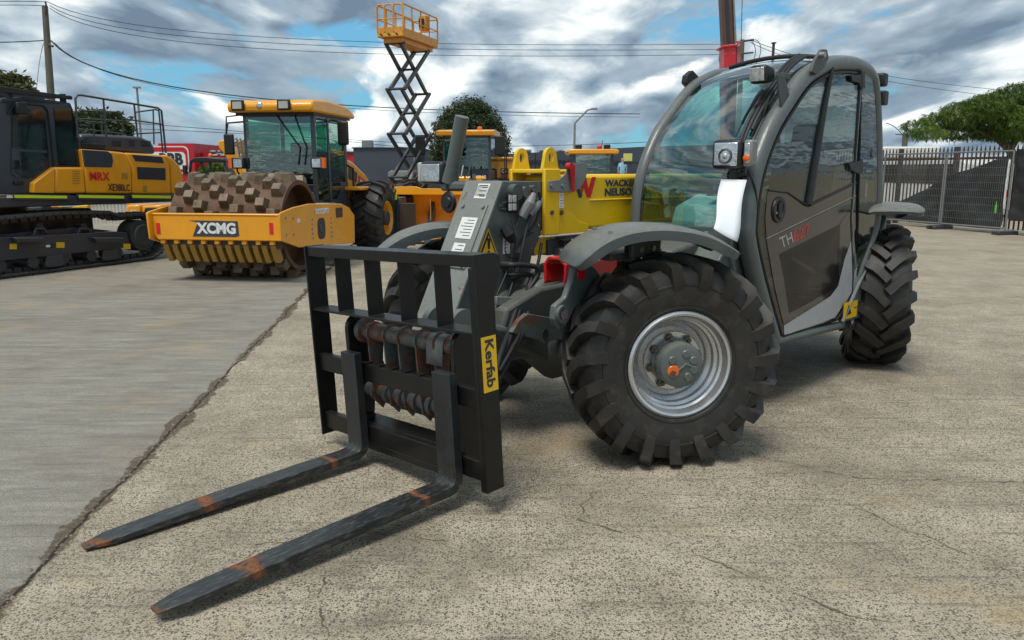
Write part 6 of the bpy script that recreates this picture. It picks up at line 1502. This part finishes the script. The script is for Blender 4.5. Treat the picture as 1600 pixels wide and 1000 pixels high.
rr([(0, 0, z0+.1), (0, 0, rl_z-.05), (0, .05, rl_z), (0, W_*.32, rl_z), (0, W_*.36, rl_z-.05), (0, W_*.36, z0+.1)]); rr([(0, W_*.38, z0+.1), (0, W_*.38, rl_z-.05), (0, W_*.42, rl_z), (0, W_*.66, rl_z), (0, W_*.70, rl_z-.05), (0, W_*.70, z0+.1)]); rr([(0, W_*.72, z0+.1), (0, W_*.72, rl_z-.05), (0, W_*.76, rl_z), (0, W_-.04, rl_z), (0, W_, rl_z-.05), (0, W_, z0+.1)])
for z in (rl_z-.28,): rr([(0, 0, z), (0, W_, z)], .013)
for y in (0, W_):
    rr([(0, y, rl_z), (LL2-.05, y, rl_z-.0), (LL2, y, rl_z-.06), (LL2, y, z0+.1)]); rr([(0, y, rl_z-.28), (LL2, y, rl_z-.28)], .013)
    for x in (.42, .85, 1.28): rr([(x, y, z0+.1), (x, y, rl_z)], .015)
rr([(LL2, 0, rl_z-.03), (LL2, W_, rl_z-.03)]); rr([(LL2, 0, rl_z-.28), (LL2, W_, rl_z-.28)], .013)
MB().box(1.15, 1.35, .03, .20, z0+.30, z0+.62).build('control_box', K['platform'], sl_, bevel=.02); MB().box(1.10, 1.15, .06, .17, z0+.36, z0+.54).build('control_panel', K['blackm'], sl_)
# arms: four crossings on each side, joined by pins
zs = [z0-.10, S_.sx(622, 135, .3)[1], S_.sx(622, 201, .3)[1], S_.sx(622, 267, .3)[1]]; zs = [4.06, 3.13, 2.20, 1.28, .62]
xa, xb = .18, 1.42
for y, yo in ((.13, 0), (W_-.13, 0)):
    for i in range(len(zs)-1):
        zt, zb = zs[i], zs[i+1]; sh_ = .0
        for (x0_, x1_, dy) in ((xa, xb, -.035), (xb, xa, .035)):
            a = Vector((x0_, y+dy, zb+.0)); b_ = Vector((x1_, y+dy, zt)); d = (b_-a).normalized(); n_ = Vector((-d.z, 0, d.x))
            MB().obox(a-n_*.042, b_-a, n_*.084, .055).build('scissor_arm', K['scissor'], sl_, bevel=.006)
for i, z in enumerate(zs):
    for x in (xa, xb):
        MB().cyl((x, .06, z), (x, W_-.06, z), .028, 10).build('pivot_pin', K['scissor'], sl_)
    if i < len(zs)-1: MB().cyl(((xa+xb)/2, .06, (z+zs[i+1])/2), ((xa+xb)/2, W_-.06, (z+zs[i+1])/2), .025, 10).build('pivot_pin', K['scissor'], sl_)
MB().tube([(.5, W_/2, .7), (1.1, W_/2, 1.75)], [.05, .04], 10).build('lift_cylinder', K['steel'], sl_)
bx('base', 0, LL2, 0, W_, .18, .60, K['scissor'], sl_, .02)
for x in (.3, LL2-.3):
    for y in (-.02, W_-.10): MB().lathe([(0, 0), (.17, 0), (.19, .02), (.19, .10), (.17, .12), (0, .12)], (x, y, .19), 'y', 24, close=False).build('wheel', K['tyre'], sl_)

# ---- wheel loader with big amber bucket
L_ = Frame(at(690, 385, 15.6).x, 15.6, 84)
lo = thing('wheel_loader', 'wheel loader with wide amber bucket lowered and a green glazed cab', 'wheel loader', L_.o, 84)
def lp(pts, x): return L_.px(pts, x)
bl_ = lp([(629, 300), (678, 303)], 0); yL = L_.sx(612, 330, 0)[0]; yR = -1.15
zt = L_.sx(640, 303, 0)[1]; zlo = .06
prof = []
bk_ = MB(); N_ = 10; pts_o = []
for i in range(N_+1):
    a = rad(-95+150*i/N_); pts_o.append((.48-.0+.50*math.sin(rad(0))+.55*math.cos(a)*.9, .52+.50*math.sin(a)))
pts_o = [(-.25, .04)]+[(.10, .03)]+pts_o[1:]+[(.30, zt)]
inn = [(x-.03, z+.02) for x, z in pts_o][::-1]
bk_.prism(pts_o+inn[:-1]+[(-.22, .06)], 'y', yR, yL)
for y in (yR, yL-.03): bk_.prism([(-.25, .04), (.1, .03), (.5, .05), (.95, .4), (.85, .8), (.30, zt), (.22, zt-.05)], 'y', y-.001, y+.03)
bko = bk_.build('bucket', K['amber'], lo, bevel=.006)
MB().box(-.30, -.2, yR, yL, .02, .045).build('cutting_edge', K['brown'], bko)
MB().prism(lp([(612, 305), (625, 300), (672, 302), (690, 308), (730, 305), (612, 340)], .3)[:0] or [(yR, zt-.02), (yR, zt+.02), (yR+.7, zt+.02), (yR+.85, zt+.10), (yL-.55, zt+.10), (yL-.45, zt+.14), (yL, zt+.14), (yL, zt-.02)], 'x', .26, .31).build('spill_guard', K['amber'], bko, bevel=.004)
for k in range(4): MB().box(.225, .255, yR+.3+k*.55, yR+.32+k*.55, .45, zt-.1).build('bucket_rib', K['ochre'], bko)
# lift arms, hydraulics and front frame
fa_ = MB()
for y in (-.35, .35): fa_.prism([(.55, .35), (.62, .55), (1.3, 1.15), (2.0, 1.35), (2.1, 1.15), (1.4, .90), (.9, .4)], 'y', y-.05, y+.05)
fa_.build('lift_arm', K['charcoal'], lo, bevel=.01)
m_ = MB(); m_.prism([(.6, .7), (.8, 1.25), (1.2, 1.45), (1.3, 1.3), (1.1, .8)], 'y', -.08, .08); m_.build('tilt_lever', K['blackm'], lo, bevel=.02)
for i in range(6): y = -.35+i*.14; MB().tube([(1.2, y, 1.3), (1.45, y+.03*((i*7) % 3-1), 1.52), (1.7, y, 1.25)], .018, 6).build('hose', K['galv' if i % 2 else 'rubber'], lo)
MB().tube([(.9, .1, .8), (1.7, .12, 1.35)], .05, 10).build('tilt_cylinder', K['steel'], lo)
bx('front_chassis', 1.0, 2.2, -.45, .45, .4, 1.2, K['charcoal'], lo, .03); bx('rear_chassis', 2.2, 4.6, -.6, .6, .4, 1.3, K['amber'], lo, .05)
for x in (1.2, 3.5):
    for (y, o_s) in ((-.85, -1), (.95, 1)): wheel(lo, x, y, .62, 0, .62, .42, .28, K['amber'], out=o_s, n=16, nuts=0, hubmat=K['track'], refl=False)
cx1 = 2.25
y1_ = L_.sx(694, 235, cx1)[0]; y0_ = L_.sx(765, 235, cx1)[0]; ztc = L_.sx(730, 212, cx1)[1]; zbc = L_.sx(730, 264, cx1)[1]
cf = MB()
for (x, y) in ((cx1, y0_), (cx1, y1_), (cx1+1.1, y0_), (cx1+1.1, y1_)): cf.box(x-.03, x+.03, y-.025, y+.025, 1.0, ztc)
cf.box(cx1-.03, cx1+1.13, y0_-.025, y1_+.025, ztc-.06, ztc); cf.build('cab_frame', K['charcoal'], lo)
MB().obox((cx1-.034, y0_+.02, zbc), (0, y1_-y0_-.04, 0), (0, 0, ztc-zbc-.05), .006).build('windscreen', K['gc'], lo)
for y in (y0_-.03, y1_+.03): MB().obox((cx1+.03, y, zbc), (1.04, 0, 0), (0, 0, ztc-zbc-.05), .006).build('side_glass', K['gc'], lo)
MB().obox((cx1+1.134, y0_+.02, zbc), (0, y1_-y0_-.04, 0), (0, 0, ztc-zbc-.05), .006).build('rear_glass', K['gc'], lo)
bx('cab_base', cx1, cx1+1.1, y0_, y1_, .9, zbc-.01, K['charcoal'], lo, .02)
bx('name_plate', cx1-.02, cx1-.004, y0_+.05, y0_+.38, zbc-.26, zbc-.10, K['ink'], lo)
text('name_lettering', 'XCMG', (cx1-.022, y0_+.35, zbc-.23), (0, -.27, 0), (0, 0, .09), K['white'], lo, .05, .001)
rof = MB().prism([(cx1-.12, ztc+.0), (cx1-.14, ztc+.10), (cx1+.2, ztc+.14), (cx1+1.1, ztc+.12), (cx1+1.28, ztc+.03), (cx1+1.28, ztc)], 'y', y0_-.10, y1_+.16).build('roof', K['amber'], lo, bevel=.025)
MB().ball((cx1+.3, (y0_+y1_)/2-.25, ztc+.17), .06, 10, (1, 1, .8)).build('beacon', K['orange'], rof)
st = MB(); st.box(cx1+.45, cx1+.62, (y0_+y1_)/2-.3, (y0_+y1_)/2+.1, zbc-.1, zbc+.55); st.build('seat', K['seat'], lo, bevel=.04)
for (pa, s) in ((y0_-.22, -1), (y1_+.55, 1)):
    MB().box(cx1-.05, cx1+.02, pa-.12, pa+.10, zbc+.30, zbc+.72).build('side_mirror', K['blackm'], lo, bevel=.02)
    rail(lo, [(cx1, y0_ if s < 0 else y1_, ztc-.06), (cx1-.02, pa, ztc-.04), (cx1-.02, pa, zbc+.65)], .014)
for x in (0, .35):
    rail(lo, [(cx1-.1+x, y0_-.35, zbc-.3), (cx1-.1+x, y0_-.35, zbc+.42), (cx1+.1+x, y0_-.35, zbc+.46), (cx1+.1+x, y0_-.12, zbc+.46)], .014)
rail(lo, [(cx1-.1, y0_-.35, zbc+.1), (cx1+.35, y0_-.35, zbc+.1)], .012)
rail(lo, [(cx1+.9, y0_-.62, zbc-.3), (cx1+.9, y0_-.62, zbc+.34), (cx1+1.0, y0_-.95, zbc+.36), (cx1+1.0, y0_-.95, zbc-.3)], .016)
# brown plate carrier standing beside the bucket
pc = thing('steel_plate_rack', 'brown steel plate leaning on a dark rack between roller and bucket', 'rack', (at(625, 350, 13.8).x, 13.8, 0), 84)
MB().box(0, .5, .0, .18, .0, .95).build('rack', K['charcoal'], pc, bevel=.01)
MB().prism([(-.05, .12), (-.05, .85), (.03, .86), (.03, .35)], 'y', -.28, -.02).build('plate', K['brown'], pc); MB().box(-.07, -.05, .03, .09, .92, 1.02).build('yellow_clip', K['lime'], pc)

# ---- smaller machines further back
def cabmachine(name, label, cat, px0, px1, pytop, pybot, Y, roofmat, ang=82, beacon=True, body='amber', group=None, roofh=.14, glass='gc'):
    x0 = at(px0, 300, Y).x; x1 = at(px1, 300, Y).x; zt = at(px0, pytop, Y).z; zb = at(px0, pybot, Y).z; Wd = x1-x0
    t = thing(name, label, cat, (x0, Y, 0), 0, group=group); D = Wd*1.05
    for (x, y) in ((0, 0), (Wd, 0), (0, D), (Wd, D)): MB().box(x-.04, x+.04, y-.03, y+.03, .8, zt-roofh).build('cab_post', K['charcoal'], t)
    gh = zt-roofh-.03-zb
    MB().obox((.05, -.034, zb), (Wd-.1, 0, 0), (0, 0, gh), .006).build('windscreen', K[glass], t)
    for x in (-.045, Wd+.045): MB().obox((x, .04, zb), (0, D-.08, 0), (0, 0, gh), .006).build('side_glass', K[glass], t)
    bx('cab_base', -.05, Wd+.05, 0, D, .5, zb-.01, K['charcoal'], t, .03)
    MB().prism([(-.16, zt-roofh), (-.18, zt-.04), (-.1, zt), (Wd+.1, zt), (Wd+.18, zt-.04), (Wd+.16, zt-roofh)], 'y', -.16, D+.15).build('roof', roofmat, t, bevel=.03)
    if beacon: MB().ball((Wd*.68, .2, zt+.05), .07, 10).build('beacon', K['inkred'], t)
    bx('hood', .0, Wd, D+.05, D+1.6, .5, zb+.25, K[body], t, .06)
    bx('seat', Wd*.3, Wd*.62, D*.4, D*.55, zb-.2, zb+.5, K['seat'], t, .04)
    for x in (-.45, Wd+.05):
        for y in (-.5, D+.9): MB().lathe([(0, 0), (.3, 0), (.55, .02), (.6, .06), (.6, .34), (.55, .4), (0, .4)], (x, y, .6), 'x', 28, close=False).build('wheel', K['tyre'], t)
    return t, Wd, zt, zb, D
t, Wd, zt, zb, D = cabmachine('wheel_loader', 'distant loader cab with amber roof and red beacon beyond the yellow boom', 'wheel loader', 896, 955, 233, 276, 22, K['amber'])
for x in (.12, Wd-.15): MB().box(x-.09, x+.09, -.1, .0, zt+.002, zt+.12).build('work_light', K['blackm'], t, bevel=.02)
rail(t, [(Wd*.75, .3, zt), (Wd*.77, .3, zt+.25)], .01, name='aerial')
t2 = thing('compact_excavator', 'small amber excavator with black and red number badge behind the yellow lifting eye', 'excavator', (at(775, 270, 19).x, 19, 0))
zz_ = at(790, 250, 19).z; x1_ = at(808, 270, 19).x-t2.location.x
MB().prism([(0, .6), (0, at(775, 262, 19).z), (.05, zz_), (x1_*.7, zz_-.02), (x1_+.3, zz_-.2), (x1_+.4, .6)], 'y', 0, .9).build('body', K['amber'], t2, bevel=.04)
bx('roof_panel', -.02, x1_*.8, -.06, .95, zz_+.01, zz_+.07, K['amber'], t2, .02)
pz = at(787, 271, 19).z; bx('badge', at(783, 270, 19).x-t2.location.x, at(794, 270, 19).x-t2.location.x, -.02, -.004, pz-.03, pz+.12, K['ink'], t2)
text('badge_lettering', 'C36', (at(784, 270, 19).x-t2.location.x, -.024, pz+.01), (.13, 0, 0), (0, 0, .09), K['white'], t2, .03, .001)
bx('badge_band', at(783, 270, 19).x-t2.location.x, at(794, 270, 19).x-t2.location.x, -.02, -.004, pz-.09, pz-.035, K['inkred'], t2); bx('track', -.1, x1_+.3, -.2, .3, 0, .55, K['track'], t2, .12)
# amber excavator arm standing behind the roller
t3 = thing('raised_excavator_arm', 'amber digger arm with grey hoses standing behind the roller cab', 'excavator', (at(372, 300, 15.5).x, 15.5, 0)); ox_ = t3.location.x
def apx(px, py): p = at(px, py, 15.5); return (p.x-ox_, p.z)
MB().prism([apx(*q) for q in ((340, 221), (350, 218), (362, 228), (378, 262), (392, 276), (402, 276), (400, 290), (378, 296), (366, 270), (350, 240), (342, 232))]+[], 'y', 0, .28).build('arm', K['amber'], t3, bevel=.02)
MB().prism([apx(*q) for q in ((378, 290), (402, 286), (420, 330), (430, 400), (380, 400))], 'y', .02, .9).build('body', K['amber'], t3, bevel=.03)
MB().prism([apx(*q) for q in ((362, 222), (390, 216), (402, 232), (402, 262), (388, 262), (374, 240))], 'y', .06, .24).build('arm_link', K['ochre'], t3, bevel=.02)
for k in range(4): MB().tube([(*apx(358+k*7, 225+k*2), ), ][:0] or [(apx(356+k*6, 226+k)[0], -.05, apx(356+k*6, 226+k)[1]), (apx(372+k*6, 216+k)[0], -.08, apx(372+k*6, 216+k)[1]), (apx(376+k*5, 246+k*3)[0], -.05, apx(376+k*5, 246+k*3)[1])], .018, 6).build('hose', K['galv'], t3)
MB().tube([(apx(356, 258)[0], -.05, apx(356, 258)[1]), (apx(372, 292)[0], -.05, apx(372, 292)[1])], .07, 10).build('arm_cylinder', K['charcoal'], t3)
bx('track', -.6, 1.0, .2, .7, 0, .5, K['track'], t3, .1)
# black roofed buggy
t4 = thing('utility_buggy', 'black roofed utility buggy parked before the red shop', 'buggy', (at(297, 300, 18).x, 18, 0)); ox_ = t4.location.x
def bpx(px, py): p = at(px, py, 18); return (p.x-ox_, p.z)
zr0 = bpx(300, 250)[1]; xr = bpx(352, 250)[0]
MB().prism([bpx(296, 251), bpx(303, 246), bpx(320, 245), bpx(350, 248), bpx(352, 253), bpx(320, 254), bpx(298, 254)], 'y', 0, 1.3).build('roof', K['blackm'], t4, bevel=.02)
for pts in (((297, 252), (294, 292)), ((312, 253), (322, 278), (323, 290)), ((327, 253), (328, 295)), ((350, 252), (353, 275), (354, 295))):
    MB().tube([(bpx(*q)[0], .04, bpx(*q)[1]) for q in pts], .03, 8).build('roll_bar', K['blackm'], t4)
MB().prism([bpx(292, 345), bpx(292, 292), bpx(318, 286), bpx(325, 292), bpx(352, 290), bpx(360, 345)], 'y', 0, 1.3).build('body', K['charcoal'], t4, bevel=.04)
bx('seat_back', bpx(333, 280)[0], bpx(339, 280)[0], .2, 1.1, bpx(333, 292)[1], bpx(333, 268)[1], K['seat'], t4, .03)
bx('side_mirror', bpx(288, 270)[0], bpx(294, 270)[0], -.1, .0, bpx(290, 272)[1], bpx(290, 258)[1], K['blackm'], t4, .02)
for px in (303, 346): MB().lathe([(0, 0), (.3, 0), (.33, .04), (.33, .2), (0, .22)], (bpx(px, 340)[0], -.05, .33), 'y', 24, close=False).build('wheel', K['tyre'], t4)
MB().ball((bpx(316, 243)[0], .5, bpx(316, 243)[1]), .06, 10).build('beacon', K['orange'], t4)
# row of amber machines seen under the excavator
t5 = thing('mini_excavator', 'small amber mini excavator seen between tracks and deck of the big excavator', 'excavator', (at(196, 330, 17).x, 17, 0)); ox_ = t5.location.x
def mpx(px, py): p = at(px, py, 17); return (p.x-ox_, p.z)
MB().prism([mpx(197, 338), mpx(197, 321), mpx(218, 320), mpx(220, 338)], 'y', 0, .9).build('body', K['amber'], t5, bevel=.03)
MB().prism([mpx(221, 338), mpx(221, 322), mpx(250, 320), mpx(258, 338)], 'y', .02, .9).build('body', K['amber'], t5, bevel=.03)
MB().prism([mpx(225, 331), mpx(227, 325), mpx(246, 325), mpx(247, 332)], 'y', .008, .018).build('window', K['darkglass'], t5)
text('badge_lettering', 'XCMG', (mpx(204, 331)[0], -.004, mpx(204, 331)[1]), (.14, 0, 0), (0, 0, .04), K['white'], t5, .04, .002)
MB().box(0, .9, -.1, 1.0, 0, .45).build('track', K['track'], t5, bevel=.15)
for k, px in enumerate((262, 188)): MB().tube([(mpx(px, 345)[0], .4, mpx(px, 345)[1]), (mpx(px+6, 325)[0], .4, mpx(px+6, 325)[1]), (mpx(px-4, 315)[0], .4, mpx(px-4, 315)[1])], .06, 8).build('dig_arm', K['amber'], t5)
t6 = thing('amber_blade', 'yellow machine blade glimpsed under the deck of the big excavator', 'blade', (at(80, 330, 14.5).x, 14.5, 0)); ox_ = t6.location.x
def m6(px, py): p = at(px, py, 14.5); return (p.x-ox_, p.z)
MB().prism([(m6(82, 332)[0], 0.3), m6(82, 331), m6(120, 322), m6(137, 320), m6(137, 333), (m6(137, 333)[0], .3)], 'y', 0, .12).build('blade', K['yellow'], t6, bevel=.01)
MB().prism([m6(84, 322), m6(95, 331), m6(105, 331), m6(95, 320)], 'y', -.1, -.01).build('arm', K['amber'], t6, bevel=.01); bx('foot', .1, .7, -.1, .3, 0, .295, K['charcoal'], t6, .03)
# pickets / light curtain wall behind the machines on the left
t7 = thing('white_mesh_gate', 'pale barred gate behind the small amber machines', 'gate', (at(135, 330, 20).x, 20, 0)); h = at(140, 318, 20).z
m_ = MB(); m_.tube([(0, 0, .1), (0, 0, h), (1.1, 0, h), (1.1, 0, .1)], .03, 6); m_.build('frame', K['galv'], t7)
for k in range(11): MB().box(.08+k*.09, .105+k*.09, -.01, .01, .1, h).build('bar', K['acwhite'], t7)
# red truck crane mast
YC = 20.0
tc_ = thing('crane_mast', 'red crane mast with brown telescopic column rising behind the telehandler cab', 'crane', (at(1148, 108, YC).x, YC, 0)); ox_ = tc_.location.x
def cpx(px, py): p = at(px, py, YC); return (p.x-ox_, p.z)
MB().prism([(cpx(1133, 110)[0]+.15, .8), cpx(1131, 73), cpx(1150, 71), (cpx(1152, 110)[0]+.15, .8)], 'y', 0, .45).build('lower_column', K['red'], tc_, bevel=.01)
MB().prism([cpx(1132, 70), cpx(1126, -60), cpx(1142, -60), cpx(1148, 68)], 'y', .08, .38).build('telescopic_column', K['mastbrown'], tc_, bevel=.01)
MB().box(cpx(1136, 0)[0], cpx(1141, 0)[0], .070, .079, cpx(1136, 66)[1], cpx(1136, -50)[1]).build('column_groove', K['ink'], tc_) if 0 else MB().prism([cpx(1137, 67), cpx(1131, -58), cpx(1136, -58), cpx(1143, 66)], 'y', .070, .079).build('column_groove', K['ink'], tc_)
MB().prism([cpx(1150, 67), cpx(1145, -60), cpx(1147, -60), cpx(1153, 66)], 'y', .1, .30).build('side_ram', K['galv'], tc_)
MB().prism([cpx(1126, 74), cpx(1128, 71), cpx(1150, 69), cpx(1157, 64), cpx(1158, 66), cpx(1152, 72), cpx(1131, 75)], 'y', -.05, .5).build('column_collar', K['red'], tc_, bevel=.01)
MB().prism([cpx(1152, 112), cpx(1152, 72), cpx(1157, 70), cpx(1158, 112)], 'y', .05, .40).build('side_guide', paint('pink_red_steel', (.45, .10, .12), .4), tc_)
for (a, b_) in ((1135, 76), (1147, 76), (1135, 85), (1147, 84)): q = cpx(a, b_); MB().ball((q[0], -.003, q[1]), .012, 8).build('rivet', K['steel'], tc_)
MB().tube([(cpx(1162, 62)[0], .2, cpx(1162, 62)[1]), (cpx(1164, -30)[0], .2, cpx(1164, -30)[1])], .009, 6).build('hoist_rope', K['wire'], tc_)
bx('truck_bed', -1.2, 2.6, -.2, 1.2, .7, .795, K['red'], tc_, .02); bx('truck_chassis', -1.2, 2.6, 0, 1.0, .45, .69, K['charcoal'], tc_, .02)
for x in (-.7, 1.9): MB().lathe([(0, 0), (.42, 0), (.45, .04), (.45, .26), (0, .28)], (x, -.15, .45), 'y', 24, close=False).build('wheel', K['tyre'], tc_)
# lime yellow sign box near the warehouse and a person beside it
sg = thing('lime_board', 'square lime yellow board on a dark stand in front of the warehouse', 'sign', (at(983, 246, 26).x, 26, 0)); p = at(974, 252, 26); e = at(988, 240, 26)
MB().box(p.x-sg.location.x, e.x-sg.location.x, -.02, .02, p.z, e.z).build('board', paint('lime_board_paint', (.60, .62, .16), .5), sg, bevel=.01)
MB().box(p.x-sg.location.x+.02, e.x-sg.location.x+.02, .025, .09, p.z-.10, p.z-.005).build('bracket', K['charcoal'], sg)
MB().tube([(0.05, .06, 0), (.05, .06, p.z-.1)], .035, 8).build('stand', K['charcoal'], sg)
YQ = 43.0; px_ = at(972.5, 255, YQ); zh = at(972, 246.5, YQ).z
def person(x, y, z0, H, label):
    sk = bpy.data.meshes.new('person'); k = H/1.75
    J = [(0, 0, .95), (0, 0, 1.15), (0, 0, 1.40), (0, -.01, 1.50), (0, -.02, 1.62), (0, -.02, 1.73),
         (.18, 0, 1.40), (.23, .02, 1.13), (.22, -.06, .88), (-.18, 0, 1.40), (-.23, .02, 1.13), (-.22, -.06, .88),
         (.10, 0, .90), (.11, -.03, .50), (.12, 0, .08), (.12, -.12, .04), (-.10, 0, .90), (-.11, .03, .50), (-.12, .08, .08), (-.12, -.04, .04)]
    Rr = [.14, .13, .15, .055, .085, .06, .06, .045, .035, .06, .045, .035, .09, .06, .045, .035, .09, .06, .045, .035]
    Ed = [(0, 1), (1, 2), (2, 3), (3, 4), (4, 5), (2, 6), (6, 7), (7, 8), (2, 9), (9, 10), (10, 11), (0, 12), (12, 13), (13, 14), (14, 15), (0, 16), (16, 17), (17, 18), (18, 19)]
    sk.from_pydata([(a*k, b_*k, c_*k) for a, b_, c_ in J], Ed, []); o = bpy.data.objects.new('person', sk); COL.objects.link(o); o.location = (x, y, z0)
    sm = o.modifiers.new('skin', 'SKIN'); sm.use_smooth_shade = True
    for v, r in zip(sk.skin_vertices[0].data, Rr): v.radius = (r*k, r*k*.8)
    sk.skin_vertices[0].data[0].use_root = True; sk.materials.append(K['skin'])
    bpy.context.view_layer.update(); me = bpy.data.meshes.new_from_object(o.evaluated_get(bpy.context.evaluated_depsgraph_get())); 
    o.modifiers.clear(); o.data = me; me.materials.clear()
    for m in (K['skin'], K['cloth'], K['pants'], K['ink']): me.materials.append(m)
    for f in me.polygons:
        c = f.center/k; f.material_index = 2 if c.z < .97 and abs(c.x) < .2 else (1 if c.z < 1.47 and not (abs(c.x) > .18 and c.z < 1.15) else (3 if c.z > 1.68 else 0))
    return tag(o, label, 'person')
o = MB().box(px_.x-1.5, px_.x+1.5, YQ-.6, YQ+.9, 0, zh-1.722).build('loading_dock', K['charcoal'], None, bevel=.02); tag(o, 'low dark loading dock in front of the slate warehouse', 'dock')
person(px_.x, YQ, zh-1.72, 1.72, 'person in a light blue shirt standing by the lime board')
